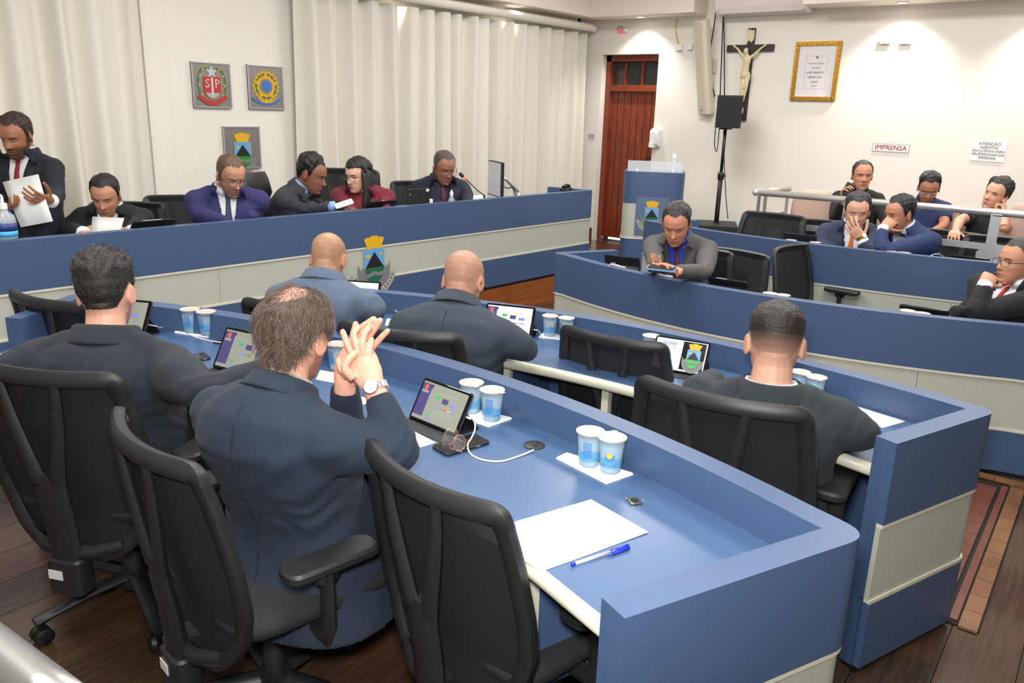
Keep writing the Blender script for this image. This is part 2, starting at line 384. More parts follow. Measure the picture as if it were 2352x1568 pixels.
# ================================================================== DESKS
def upath(tip0, c0, arc, c1, tip1, r=.07):
    pts = [tip0]
    def fil(a, c, b):
        a, c, b = map(np.array, (a, c, b)); p = c+(a-c)/np.linalg.norm(a-c)*r; q = c+(b-c)/np.linalg.norm(b-c)*r
        return bez(tuple(p), tuple(c), tuple(q), 8)
    sharp = [tip0, c0]+list(arc)+[c1, tip1]
    pts = [tip0]+fil(tip0, c0, arc[0])+list(arc)+fil(arc[-1], c1, tip1)+[tip1]
    return [tuple(map(float, q)) for q in pts], [tuple(map(float, q)) for q in sharp]
def arc3(a, b, c, n=26):                   # circle arc through three plan points
    ax, ay = a; bx, by = b; cx, cy = c; d = 2*(ax*(by-cy)+bx*(cy-ay)+cx*(ay-by))
    ux = ((ax*ax+ay*ay)*(by-cy)+(bx*bx+by*by)*(cy-ay)+(cx*cx+cy*cy)*(ay-by))/d; uy = ((ax*ax+ay*ay)*(cx-bx)+(bx*bx+by*by)*(ax-cx)+(cx*cx+cy*cy)*(bx-ax))/d
    r = hypot(ax-ux, ay-uy); t0 = atan2(ay-uy, ax-ux); t1 = atan2(cy-uy, cx-ux); tm = atan2(by-uy, bx-ux)
    f = lambda t, ref: (t-ref+pi) % (2*pi)-pi
    d1 = f(t1, t0)
    return [(ux+r*cos(t0+d1*i/n), uy+r*sin(t0+d1*i/n)) for i in range(n+1)]
def desk(name, label, outer, sharp, side, ztop, ztab, tdepth, z0=0, seams=(), brackets=(), thick=.068, bands=(.262, .53), straight=False):
    """side=+1: the sitters are on the left of travel along the path"""
    t = thing(name, label, 'desk', (0, 0, 0))
    inner = offset(sharp, side*thick)
    poly = outer+inner[::-1]
    zb1, zb2 = ztop-bands[0], ztop-bands[1]
    m_ = MB(); m_.prism(poly, zb1, ztop); m_.build('upper_panel', M_BLUE, t, auto=35)
    if seams:
        # pale band split in panels at the seam indices
        cuts = [0]+list(seams)+[len(outer)-1]
    else: cuts = [0, len(outer)-1]
    rec = offset(outer, side*.006); inn2 = offset(outer, side*.05)
    for a, b in zip(cuts[:-1], cuts[1:]):
        o_ = rec[a:b+1]; i_ = inn2[a:b+1]
        o_ = list(o_); i_ = list(i_)
        if a > 0: e = np.array(o_[1])-np.array(o_[0]); e = e/np.linalg.norm(e)*.002; o_[0] = tuple(np.array(o_[0])+e); i_[0] = tuple(np.array(i_[0])+e)
        m_ = MB(); m_.prism(o_+i_[::-1], zb2+.012, zb1-.012); m_.build('band_panel', M_BAND, t, auto=35)
    for zz in (zb1-.012, zb2):
        m_ = MB(); m_.prism(outer+offset(outer, side*.04)[::-1], zz, zz+.012); m_.build('band_lip', M_EDGE, t, auto=35)
    # core behind the band and the lower panel
    m_ = MB(); m_.prism(offset(outer, side*.022)+inner[::-1], z0+.02, zb1); m_.build('core_board', M_BLUE, t, auto=35)
    m_ = MB(); m_.prism(outer+offset(outer, side*.03)[::-1], z0+.025, zb2); m_.build('lower_panel', M_BLUE, t, auto=35)
    m_ = MB(); m_.prism(offset(outer, side*.012)+offset(outer, side*.03)[::-1], z0, z0+.025); m_.build('plinth', M_BLACK, t)
    # worktop
    if tdepth:
        arcp = sharp[2:-2]; inn = offset(sharp, side*(thick-.004))
        d0 = np.array(sharp[0])-np.array(sharp[1]); d0 /= np.linalg.norm(d0); d1 = np.array(sharp[-1])-np.array(sharp[-2]); d1 /= np.linalg.norm(d1)
        far = offset(arcp, side*(thick+tdepth))
        A0 = np.array(inn[1])+d0*tdepth; A1 = np.array(inn[-2])+d1*tdepth
        if straight:
            far = offset(sharp[:-1], side*(thick+tdepth)); wi = inn[:-1]; wo = far[:-1]+[tuple(A1)]
        else:
            sid = lambda p, q, d: d[0]*(p[1]-q[1])-d[1]*(p[0]-q[0])
            s0 = sid(arcp[len(arcp)//2], inn[1], d0); s1 = sid(arcp[len(arcp)//2], inn[-2], d1)
            far = [p for p in far if sid(p, inn[1], d0)*s0 > .05*abs(s0) and sid(p, inn[-2], d1)*s1 > .05*abs(s1)]
            wi = inn[1:-1]; wo = [tuple(A0)]+far+[tuple(A1)]
        m_ = MB(); m_.prism(wi+wo[::-1], ztab-.03, ztab); m_.build('worktop', M_BLUETOP, t)
        m_ = MB(); m_.tube([(q[0], q[1], ztab-.021) for q in wo], (.021), n=12); m_.build('worktop_edge', M_EDGE, t, True)
        for f in brackets:
            i = max(1, int(f*(len(wo)-1))); q = np.array(wo[i]); tg = np.array(wo[min(i+1, len(wo)-1)])-np.array(wo[i-1]); q2 = q-side*np.array([-tg[1], tg[0]])/np.linalg.norm(tg)*(tdepth-.02); dr = (q2-q)/np.linalg.norm(q2-q); ang = atan2(dr[1], dr[0])
            m_ = MB(); c = q+dr*.04; m_.box((c[0], c[1], ztab-.21), (.028, .03, .36), rz=ang); m_.build('support_post', M_EDGE, t)
            c = q+dr*(.04+.5*(tdepth-.04)); m_ = MB(); m_.box((c[0], c[1], ztab-.21), (tdepth-.06, .02, .36), rz=ang); m_.build('modesty_board', M_BLUE, t)
    return t
# near desk on the camera side
arcF = arc3((1.70, .42), (1.985, 1.95), (1.66, 3.44))
oF, sF = upath((1.073, .547), (1.655, .292), arcF[0:], (1.60, 3.60), (1.225, 3.365))
deskF = desk('curved_council_desk', 'nearest curved blue and grey council desk, with paper, pen and water cups on it', oF, sF, +1, .845, .745, .50, brackets=(.12, .3, .5, .7, .88), seams=(14, 24))
arcM = arc3((2.95, .36), (3.09, 1.62), (2.74, 3.02))
oM, sM = upath((2.387, .398), (2.905, .205), arcM, (2.67, 3.2), (2.25, 3.05))
deskM = desk('curved_council_desk', 'second curved blue council desk, where three men with their backs turned sit', oM, sM, +1, .783, .683, .45, brackets=(.12, .33, .42, .6, .85), seams=(16, 26))
arcR = arc3((4.40, .28), (4.145, 1.6), (4.42, 2.90))
oR, sR = upath((4.9, -1.2), (4.55, -.45), arcR, (4.44, 3.03), (4.885, 2.80), .09)
deskR = desk('curved_council_desk', 'third curved blue council desk, in front of the man in grey with a phone', oR, sR, -1, .765, .665, .45, brackets=(.3, .6), seams=(14, 24))
arcU = arc3((5.79, .5), (5.65, 1.7), (5.84, 2.98))
oU, sU = upath((6.2, -.9), (5.93, -.4), arcU, (5.89, 3.13), (6.28, 2.84), .05)
deskU = desk('curved_council_desk', 'rear curved blue council desk in front of the steel railing', oU, sU, -1, .85, .75, .45, brackets=(.5,), seams=(13, 22, 29))
# top table
ptop = [(-1.7, PY(-1.7)), (6.55, PY(6.55)), (6.60, PY(6.6)+.05), (6.55, 4.50)]
oP = [(-1.7, PY(-1.7)), (6.54, PY(6.54))]+bez((6.54, PY(6.54)), (6.61, PY(6.61)-.003), (6.60, PY(6.6)+.07), 6)[1:]+[(6.545, 4.49)]
sP = [(-1.7, PY(-1.7)), (.6, PY(.6)), (2.75, PY(2.75)), (4.7, PY(4.7)), (6.605, PY(6.605)), (6.545, 4.49)]
o2 = [(-1.7, PY(-1.7)), (.6, PY(.6)), (2.75, PY(2.75)), (4.7, PY(4.7))]+oP[1:]
deskP = desk('top_table', 'long straight blue and grey top table on the wooden platform, bearing a painted crest', o2, sP, +1, .98, .9, .55, z0=.225, brackets=(.3, .55), seams=(1, 2, 3), bands=(.26, .50), straight=True)
# ================================================================== CHAIRS
def face_rz(deg): return radians(deg-90)          # +y of a thing looks along this world bearing
M_STICK = mat('paper_sticker', (215, 215, 215), .6)
M_CHMESH = mat('see_through_chair_mesh', (20, 20, 22), .8, noise_amt=.3, nscale=600, alpha=.985)
def back_pt(x, z, s=0):                              # curved back surface, local (x, y, z); s offsets along its normal
    y = -.215-.10*max(0, (z-.45))/.47 + 1.15*x*x*(.55+.45*min(1, max(0, (z-.42)/.45)))
    return (x, y-s, z)
def hw(z):                                           # half width of the back at height z
    ks = [(.335, .12), (.38, .175), (.45, .217), (.54, .243), (.64, .246), (.80, .233), (.90, .219)]
    for (a, p), (b, q) in zip(ks[:-1], ks[1:]):
        if z <= b: return p+(q-p)*max(0, (z-a))/(b-a)
    return ks[-1][1]
def make_chair(label, arms=True):
    t = thing('office_chair', label, 'chair')
    loop = []
    zs = [.335+.565*i/14 for i in range(15)]
    for z in zs: loop.append((hw(z), z))
    top = [(.213, .915), (.195, .922), (.13, .922), (.05, .922), (-.05, .922), (-.13, .922), (-.195, .922), (-.213, .915)]
    loop += top
    for z in zs[::-1]: loop.append((-hw(z), z))
    loop += [(-.09, .325), (0, .32), (.09, .325)]
    lp_ = crom([loop[-1]]+loop+[loop[0], loop[1]], 3); loop = [tuple(q) for q in lp_[3:-6]]
    P = [np.array(back_pt(x, z)) for x, z in loop]; n = len(P); vs = []; fs = []
    cen = np.array([0, 0, .65])
    for i in range(n):
        tg = P[(i+1) % n]-P[i-1]; tg /= np.linalg.norm(tg); nrm = np.array([0, -1, .2]); nrm = nrm-tg*(nrm@tg); nrm /= np.linalg.norm(nrm); sd = np.cross(tg, nrm)
        topw = 1.0 if P[i][2] < .88 else 1.1
        for a, b in ((-.017, -.013), (.017, -.013), (.021, -.004), (.021, .012), (.012, .018), (-.012, .018), (-.021, .012), (-.021, -.004)): vs.append(P[i]+sd*a*topw+nrm*b)
    k = 8
    for i in range(n):
        for j in range(k): fs.append((i*k+j, i*k+(j+1) % k, ((i+1) % n)*k+(j+1) % k, ((i+1) % n)*k+j))
    m_ = MB(); m_.add(vs, fs); m_.build('back_frame', M_PLASTIC, t, auto=50)
    rows = []
    for i in range(15):
        z = .33+.588*i/14; h = hw(min(z, .9))-.004; rows.append([back_pt(h*(2*j/12-1), z, -.004) for j in range(13)])
    m_ = MB(); m_.grid(rows); m_.build('back_mesh', M_CHMESH, t, True)
    # the forked spine
    for s in (-1, 1):
        m_ = MB(); path = [np.array(back_pt(s*x, z, d)) for x, z, d in ((.085, .905, .012), (.078, .84, .018), (.066, .76, .026), (.05, .68, .034), (.036, .62, .04), (.03, .585, .042))]
        m_.tube(path, [(.014, .012), (.017, .013), (.02, .014), (.022, .015), (.024, .016), (.024, .016)], n=8, up=(0, 1, 0)); m_.build('spine_fork', M_PLASTIC, t, auto=45)
    m_ = MB(); m_.tube([back_pt(0, .61, .036), back_pt(0, .54, .046), back_pt(0, .46, .05), (0, -.26, .38), (0, -.25, .28)], [(.05, .014), (.052, .02), (.05, .022), (.05, .024), (.046, .026)], n=10, up=(0, 1, 0)); sp = m_.build('spine', M_PLASTIC, t, auto=45)
    m_ = MB(); m_.rbox((0, -.25, .265), (.11, .07, .12), .02); m_.box((0, -.12, .345), (.07, .28, .05)); br_ = m_.build('back_bracket', M_PLASTIC, t, auto=40)
    m_ = MB(); m_.box((-.02, -.2865, .275), (.045, .002, .03)); st = m_.build('inventory_sticker', M_STICK, br_)
    m_ = MB(); m_.tube([back_pt(-.15, .365, .012), back_pt(-.08, .345, .03), back_pt(0, .34, .036), back_pt(.08, .345, .03), back_pt(.15, .365, .012)], [(.01, .02), (.02, .024), (.022, .026), (.02, .024), (.01, .02)], n=8); m_.build('lower_lip', M_PLASTIC, t, auto=45)
    # seat
    m_ = MB(); rows = []
    n1 = 16
    for zz, ins in ((.43, .02), (.44, .0), (.462, .0), (.478, .012), (.485, .05), (.486, .14)):
        ring = []
        for i in range(32):
            a = 2*pi*i/32; c, s = cos(a), sin(a); e = .36
            ring.append(((.245-ins)*math.copysign(abs(c)**e, c), .03+(.235-ins)*math.copysign(abs(s)**e, s), zz-.012*(s > .6)*max(0, s)))
        rows.append(ring+[ring[0]])
    m_.grid(rows); m_.add(rows[-1][:-1], [tuple(range(32))]); m_.add(rows[0][:-1], [tuple(range(31, -1, -1))]); m_.build('seat', M_SEAT, t, True)
    m_ = MB(); m_.rbox((0, .02, .415), (.34, .32, .03), .05); m_.rbox((0, .0, .375), (.12, .22, .06), .02); m_.build('seat_pan', M_PLASTIC, t, auto=40)
    if arms:
        for s in (-1, 1):
            m_ = MB(); m_.tube([(s*.16, .0, .40), (s*.27, .0, .405), (s*.285, .0, .45), (s*.285, .0, .60)], [(.03, .012), (.03, .014), (.028, .014), (.026, .013)], n=10, up=(0, 1, 0)); ap = m_.build('armrest', M_PLASTIC, t, auto=45)
            m_ = MB(); m_.rbox((s*.28, .015, .622), (.085, .25, .03), .03); m_.tube([(s*.285, .0, .57), (s*.283, .0, .61)], [(.028, .016), (.05, .028)], n=10); m_.build('arm_pad', M_PLASTIC, ap, auto=40)
    m_ = MB(); m_.lathe([(.028, .09), (.03, .2), (.026, .21), (.026, .27), (.018, .272), (.018, .37)], n=16); m_.build('gas_column', M_PLASTIC, t, auto=40)
    hub = MB(); hub.lathe([(.045, .07), (.05, .09), (.045, .125), (.03, .13)], n=16); hub.build('hub', M_PLASTIC, t, auto=40)
    for k_ in range(5):
        a = radians(90+72*k_+12); d = np.array([cos(a), sin(a), 0]); m_ = MB()
        m_.tube([d*.03+np.array([0, 0, .11]), d*.15+np.array([0, 0, .105]), d*.26+np.array([0, 0, .088]), d*.305+np.array([0, 0, .078])], [(.026, .018), (.023, .016), (.02, .014), (.017, .02)], n=8, up=(0, 0, 1)); lg = m_.build('base_leg', M_PLASTIC, t, auto=45)
        c = d*.29; m_ = MB(); pr = np.array([-d[1], d[0], 0])
        for s in (-1, 1):
            q = c+pr*.015*s+np.array([0, 0, .0275]); Mx = Matrix.Rotation(atan2(pr[1], pr[0]), 4, 'Z') @ Matrix.Rotation(radians(90), 4, 'Y')
            m_.lathe([(.02, -.011), (.027, -.007), (.0275, .007), (.02, .011)], c=tuple(q), n=16, M=Mx)
        m_.tube([tuple(c+np.array([0, 0, .03])), tuple(c+np.array([0, 0, .085]))], .009, n=8); m_.build('caster', M_BLACK, lg, auto=40)
    return t
proto_chair = make_chair('proto')
used_proto = [False]
CH_G = 'black mesh-back office chairs'
def chair(top, deg, label, s=1.0, z0=0.0):
    """top: plan position of the middle of the back's top edge; deg: bearing the chair faces"""
    f = np.array([cos(radians(deg)), sin(radians(deg))]); o = np.array(top[:2])+f*.31*s
    if not used_proto[0]:
        used_proto[0] = True; r = proto_chair; r.location = (o[0], o[1], z0); r.rotation_euler = (0, 0, face_rz(deg)); r['label'] = label; r['group'] = CH_G
    else: r = dup(proto_chair, (o[0], o[1], z0), face_rz(deg), label, CH_G)
    r.scale = (s*1.06, s, s*.957)
    return r
chair((1.157, 1.127), -9, 'empty black mesh-back office chair nearest the camera, pulled up to the sheet and pen')
chair((.858, 1.732), -9, 'black mesh-back office chair under the balding man with clasped hands', 1.015)
chair((.885, 2.345), 23, 'black mesh-back office chair of the dark-suited man at the left of the near desk', 1.045)
chair((1.35, 3.38), 9, 'empty black mesh-back office chair at the far left end of the near desk')
chair((2.12, 2.83), 22, 'black mesh-back office chair behind the bald man in the light blue-grey jacket', .93)
chair((2.0, 2.04), 20, 'black mesh-back office chair behind the bald man in the dark blue-grey jacket', .99)
chair((2.645, 1.515), 4, 'empty black mesh-back office chair between the two dark-jacketed men at the second desk', .93)
chair((2.05, .82), 5, 'black mesh-back office chair behind the man with the shaved nape', 1.02)
# ================================================================== PEOPLE
V3 = lambda *a: np.array(a, float)
def nrm(v): v = np.array(v, float); return v/(np.linalg.norm(v)+1e-12)
def remesh(mb, vox, iters=3, lam=.5):
    me = mb.mesh('tmp'); o = bpy.data.objects.new('tmp', me); COL.objects.link(o)
    md = o.modifiers.new('r', 'REMESH'); md.mode = 'VOXEL'; md.voxel_size = vox
    dg = bpy.context.evaluated_depsgraph_get(); e = o.evaluated_get(dg).to_mesh()
    n = len(e.vertices); v = np.empty(n*3); e.vertices.foreach_get('co', v); v = v.reshape(-1, 3)
    nl = len(e.loops); li = np.empty(nl, np.int32); e.loops.foreach_get('vertex_index', li); q = li.reshape(-1, 4)
    bpy.data.objects.remove(o); bpy.data.meshes.remove(me)
    return smoothv(v, q, iters, lam), q
def smoothv(v, q, iters, lam=.5):
    a = np.concatenate([q[:, 0], q[:, 1], q[:, 2], q[:, 3]]); b = np.concatenate([q[:, 1], q[:, 2], q[:, 3], q[:, 0]])
    n = len(v); deg = np.bincount(a, minlength=n)+np.bincount(b, minlength=n)
    for _ in range(iters):
        for l in (lam, -lam*.9) if iters > 3 else (lam,):
            s = np.stack([np.bincount(a, v[b, k], n)+np.bincount(b, v[a, k], n) for k in range(3)], 1)/np.maximum(deg, 1)[:, None]
            v = v+l*(s-v)
    return v
def vnormals(v, q):
    fn = np.cross(v[q[:, 2]]-v[q[:, 0]], v[q[:, 3]]-v[q[:, 1]]); n = np.zeros_like(v)
    for k in range(3):
        for j in range(4): n[:, k] += np.bincount(q[:, j], fn[:, k], len(v))
    return n/(np.linalg.norm(n, axis=1)[:, None]+1e-12)
def qmesh(name, v, q, mtl, parent, col=None):
    me = bpy.data.meshes.new(name); me.vertices.add(len(v)); me.vertices.foreach_set('co', np.ascontiguousarray(v, np.float32).ravel())
    q = np.asarray(q); k = q.shape[1]
    me.loops.add(len(q)*k); me.loops.foreach_set('vertex_index', q.astype(np.int32).ravel()); me.polygons.add(len(q))
    me.polygons.foreach_set('loop_start', np.arange(0, len(q)*k, k, dtype=np.int32)); me.polygons.foreach_set('use_smooth', np.ones(len(q), bool))
    me.update(calc_edges=True); me.materials.append(mtl)
    if col is not None:
        at_ = me.color_attributes.new('tone', 'FLOAT_COLOR', 'POINT'); at_.data.foreach_set('color', np.concatenate([col, np.ones((len(v), 1))], 1).astype(np.float32).ravel())
    return link(name, me, parent)
def loft(mb, C, Rr, Fw, A, Bf, Bb=None, n=24, e=2.3):
    vs = []; fs = []; k = len(C); Bb = Bb or Bf
    for i in range(k):
        for j in range(n):
            t = 2*pi*j/n; c, s = cos(t), sin(t); x = A[i]*math.copysign(abs(c)**(2/e), c); b = Bf[i] if s > 0 else Bb[i]; y = b*math.copysign(abs(s)**(2/e), s)
            vs.append(C[i]+Rr[i]*x+Fw[i]*y)
    for i in range(k-1):
        for j in range(n): fs.append((i*n+j, i*n+(j+1) % n, (i+1)*n+(j+1) % n, (i+1)*n+j))
    fs += [tuple(range(n-1, -1, -1)), tuple(range((k-1)*n, k*n))]
    return mb.add(vs, fs)
def sleeve(mb, p, r, n=16):
    E = (p[3]+p[4])/2; mb.tube([p[0], p[1], p[2], p[3], E], [r[0], r[1], r[2], r[3], r[3]*.96], n=n); mb.tube([E, p[4], p[5], p[6]], [r[3]*.96, r[4], r[5], r[6]], n=n); mb.ball(tuple(E), r[3]*1.0, n, 10)
SK_ROWS = [(-.118, .068, -.038, .020), (-.108, .081, .0, .035), (-.088, .088, -.03, .048), (-.062, .090, -.056, .058), (-.03, .090, -.078, .066), (0, .088, -.092, .0715), (.03, .092, -.1, .075), (.055, .086, -.1, .074), (.078, .072, -.092, .066), (.096, .050, -.076, .052), (.109, .026, -.054, .034), (.117, .002, -.032, .015)]
def head_raw(mb, hc, r, f, u, s):
    C = []; A = []; B = []
    for z, yf, yb, w_ in SK_ROWS:
        C.append(hc+(u*z+f*(yf+yb)/2)*s); A.append(w_*s); B.append((yf-yb)/2*s)
    k = len(C); loft(mb, C, [r]*k, [f]*k, A, B, n=28, e=2.1)
    for sd in (-1, 1):
        Mx = Matrix(np.stack([nrm(r*sd*.9-f*.45), nrm(f*.9+r*sd*.45), u], 1).tolist())
        mb.ball(tuple(hc+(r*sd*.077-f*.012-u*.008)*s), (.009*s, .019*s, .031*s), 12, 10, Mx)
def smst(x, a, b): t = np.clip((x-a)/(b-a), 0, 1); return t*t*(3-2*t)
HL = np.array([(-180, -.062), (-90, -.062), (-60, -.055), (-35, -.03), (-15, .018), (-4, .03), (8, .012), (16, -.012), (22, .0), (29, .046), (42, .074), (58, .086), (75, .083), (90, .08), (180, .08)])
def hair_mask(l, recede=0, low=0, hmin=-1):
    ang = np.degrees(np.arctan2(l[:, 1]+.012, np.abs(l[:, 0])+1e-6)); h = np.interp(ang, HL[:, 0], HL[:, 1])
    h = h+.0045*np.sin(l[:, 0]*310+l[:, 1]*170)*np.sin(l[:, 1]*260-l[:, 2]*90)+recede*smst(ang, 20, 60)-low*smst(-ang, 20, 60)
    return np.minimum(l[:, 2]-h, l[:, 2]-hmin)
def finger(mb, p, d, n, th, lens, curl, r0, r1, nseg=8):
    pts = [p-d*.018, p]; a = 0; q = p
    for L, c in zip(lens, curl):
        a += radians(c); dr = nrm(d*cos(a)+n*sin(a)); q = q+dr*L*.5; pts.append(q); q = q+dr*L*.5; pts.append(q)
    k = len(pts); mb.tube(pts, [r0+(r1-r0)*i/(k-1) for i in range(k)], n=nseg); mb.ball(tuple(pts[-1]), r1*1.0, 8, 6)
    return pts[-1]
def hand(mb, W, d, n, side, curls=((20, 25, 15),)*4, thumb=(10, 20), spread=4, s=1.0, tdir=None):
    d = nrm(d); n = nrm(n-d*(np.dot(n, d))); th = np.cross(d, n) if side == 'R' else np.cross(n, d)
    mb.tube([W-d*.03, W, W+d*.03*s, W+d*.06*s, W+d*.09*s], [(.023*s, .017*s), (.025*s, .018*s), (.036*s, .016*s), (.041*s, .014*s), (.040*s, .011*s)], n=12, up=tuple(np.cross(th, d)) if False else tuple(n))
    off = (.0305, .0105, -.0105, -.030); base = (.086, .091, .087, .078); ln = ((.040, .024, .02), (.044, .027, .021), (.040, .025, .02), (.031, .019, .018))
    for i in range(4):
        sp = radians(spread*(1.5-i)); dd = nrm(d*cos(sp)+th*sin(sp)); c = curls[min(i, len(curls)-1)]
        finger(mb, W+(d*base[i]+th*off[i])*s, dd, n, th, [x*s for x in ln[i]], c, .0088*s, .0072*s)
    td = nrm(d*.62+th*.7+n*.28) if tdir is None else nrm(tdir)
    finger(mb, W+(d*.028+th*.03+n*.006)*s, td, nrm(d*.7-th*.4+n*.3), th, [.038*s, .03*s, .026*s], (0, thumb[0], thumb[1]), .0115*s, .0085*s)
def cloth_mat(name, rgb, weave=.12, rough=.85, seam=True):
    m = mat(name, rgb, rough, noise_amt=weave, nscale=420, bump=.25, bscale=900, sheen=.03)
    if seam and not m.get('seamed'):
        m['seamed'] = 1; nt = m.node_tree; b = nt.nodes['Principled BSDF']
        tc = nt.nodes.new('ShaderNodeTexCoord'); mp = nt.nodes.new('ShaderNodeMapping'); mp.inputs['Scale'].default_value = (1, 1, .45); nt.links.new(tc.outputs['Object'], mp.inputs[0])
        n = nt.nodes.new('ShaderNodeTexNoise'); n.inputs['Scale'].default_value = 11; n.inputs['Detail'].default_value = 5; n.inputs['Distortion'].default_value = .6; nt.links.new(mp.outputs[0], n.inputs['Vector'])
        old = b.inputs['Normal'].links[0].from_socket
        bp = nt.nodes.new('ShaderNodeBump'); bp.inputs['Strength'].default_value = .28; bp.inputs['Distance'].default_value = .03; nt.links.new(n.outputs[0], bp.inputs['Height']); nt.links.new(old, bp.inputs['Normal']); nt.links.new(bp.outputs[0], b.inputs['Normal'])
    return m
M_SKIN = mat('skin', (200, 150, 120), .5, noise_amt=.05, nscale=90, attr='tone', bump=.1, bscale=500)
for n_ in M_SKIN.node_tree.nodes:
    if n_.type == 'BSDF_PRINCIPLED': n_.inputs['Subsurface Weight'].default_value = .08; n_.inputs['Subsurface Radius'].default_value = (.01, .004, .002); n_.inputs['Subsurface Scale'].default_value = .5
def hair_mat(name, rgb): return mat(name, rgb, .5, noise_amt=.45, nscale=160, bump=.7, bscale=240, stretch=(1, .35, 1))
M_EYEW = mat('eye_white', (172, 160, 150), .3); M_IRIS = mat('dark_iris', (30, 20, 15), .2)
M_LENS = mat('spectacle_lens', (235, 240, 240), .05, alpha=.07)
M_SHOE = mat('black_shoe_leather', (22, 20, 20), .35)

def person(label, skin, head, hb, body, pelvis, jacket, arms, hp=0, hr=0, z0=0, hs=1.0, wd=1.0, voxb=.0042, voxj=.011, shirt=(232, 232, 232), tie=None, hair=None, hairc=(28, 22, 20), hthick=.012, hside=.006, recede=0, bald=None,
           stubble=None, beard=0, beardc=(30, 22, 18), glasses=None, brow=True, eyes=.6, kind='jacket', front=True, seated=True, hem=.10, belly=0, trousers=(24, 25, 30), sbear=None, lean_back=.02, extra=None, strands=0, lift=.4, strand_len=.02, cuff=True, open_v=.34, scalp=None, collar_up=.0, pose='seated', hunch=0, mouth=(150, 80, 70), knee=None, hairlow=0, hmin=-1, nup=None, fold=1.0, hemw=1.0, thigh=.40, comb=None, shoulder_drop=0, trouser_voxel=.016):
    """world-space figure: head = centre of the head, hb its bearing, hp nod down, body = bearing of the hips, arms = {'R':(elbow, wrist, hand kwargs)}"""
    sk = np.array(srgb(*skin)[:3]); root = thing('person', label, 'person', (pelvis[0], pelvis[1], z0), face_rz(body))
    Lm = np.array([[sin(radians(body)), -cos(radians(body)), 0], [cos(radians(body)), sin(radians(body)), 0], [0, 0, 1]]); Lo = V3(pelvis[0], pelvis[1], z0)
    loc = lambda v: (np.asarray(v)-Lo) @ Lm.T
    def lobj(name, mb, mtl, parent=root, smooth=True):
        mb.v = [tuple(p) for p in loc(np.array(mb.v))]; return mb.build(name, mtl, parent, smooth)
    f0 = V3(cos(radians(body)), sin(radians(body)), 0); r0 = V3(f0[1], -f0[0], 0); up = V3(0, 0, 1)
    hf = V3(cos(radians(hb)), sin(radians(hb)), 0); hr_ = V3(hf[1], -hf[0], 0); p_ = radians(hp); hf2 = hf*cos(p_)-up*sin(p_); hu = np.cross(hr_, hf2)
    ro = radians(hr); hrr = hr_*cos(ro)-hu*sin(ro); huu = hu*cos(ro)+hr_*sin(ro); hf_ = hf2
    hc = np.array(head, float); P = np.array(pelvis, float)
    T = nrm(hc-P); nup = nup if nup is not None else (.022 if front else 0); N = hc-huu*(.092-nup)*hs-T*.036*hs-hf_*.036*hs
    sb = radians(sbear if sbear is not None else body); sr = V3(sin(sb), -cos(sb), 0)
    L = np.linalg.norm(N-P); tu = nrm(N-P)
    mid = P+(N-P)*.5-f0*(lean_back+hunch*.5); chest = P+(N-P)*.78-f0*(lean_back*.6+hunch)
    key = [P-up*hem+(V3(0, 0, 0)), P, mid, chest, N]; ts = [-hem/L, 0, .5, .78, 1.0]
    def spine(t):
        for i in range(len(ts)-1):
            if t <= ts[i+1] or i == len(ts)-2:
                x = (t-ts[i])/(ts[i+1]-ts[i]); a = key[max(i-1, 0)]; b = key[i]; c = key[i+1]; d = key[min(i+2, len(key)-1)]
                if i == 0: a = 2*b-c
                if i == len(ts)-2: d = 2*c-b
                return .5*(2*b+(c-a)*x+(2*a-5*b+4*c-d)*x*x+(3*b-a-3*c+d)*x**3)
    prof = [(-hem/L, .205*hemw, .15*hemw, .15*hemw), (0, .19, .145, .14), (.2, .176, .136, .122), (.4, .175, .132, .12), (.58, .187, .132, .126), (.72, .19, .125, .126), (.81, .176, .108, .114), (.885, .138, .085, .096), (.945, .098, .07, .08), (1.0, .07, .060, .064)]
    def torso(mb, k=1.0, top=1.0, low=-9):
        C = []; Rr = []; Fw = []; A = []; Bf = []; Bb = []
        for t, a, bf, bb in prof:
            if t > top or t < low: continue
            c = spine(t); x = min(1, max(0, t)); rv = nrm(r0*(1-x)+sr*x); tg = nrm(spine(min(t+.03, 1.0))-spine(max(t-.03, -hem/L))); fv = nrm(np.cross(tg, rv)); fv = nrm(np.cross(up, rv)) if fv @ f0 < 0 else fv
            rv = nrm(np.cross(fv, tg))
            C.append(c); Rr.append(rv); Fw.append(fv); A.append(a*wd*k); Bf.append((bf+belly*math.exp(-((t-.2)/.25)**2))*wd*k); Bb.append(bb*wd*k)
        loft(mb, C, Rr, Fw, A, Bf, Bb, n=28, e=2.35); return C, Rr, Fw
    sc = spine(.815 if front else .775)
    SJ = {'R': sc+sr*.160*wd-tu*(.0+shoulder_drop), 'L': sc-sr*.160*wd-tu*(.0+shoulder_drop)}
    def armpath(k):
        E, W = arms[k][0], arms[k][1]; s = SJ[k]
        return [s-(sr if k == 'R' else -sr)*.05, s, s+(E-s)*.5, E-(E-s)*.12, E+(W-E)*.12, E+(W-E)*.55, W]
    # ---- body (skin)
    mb = MB(); head_raw(mb, hc, hrr, hf_, huu, hs)
    nb = hc-huu*.062*hs-hf_*.022*hs
    mb.tube([hc-huu*.02*hs-hf_*.03*hs, nb, (nb+N)/2-hf_*.004, N, N-tu*.05], [(.05*hs, .058*hs), (.054*hs, .058*hs), (.056*hs, .057*hs), (.062*hs, .062*hs), (.08*hs, .06*hs)], n=18, up=tuple(hf_))
    mb.tube([N, spine(.7), spine(.35), spine(0.02)], [.055, .06, .055, .06], n=12)
    bare = kind in ('polo', 'tshirt')
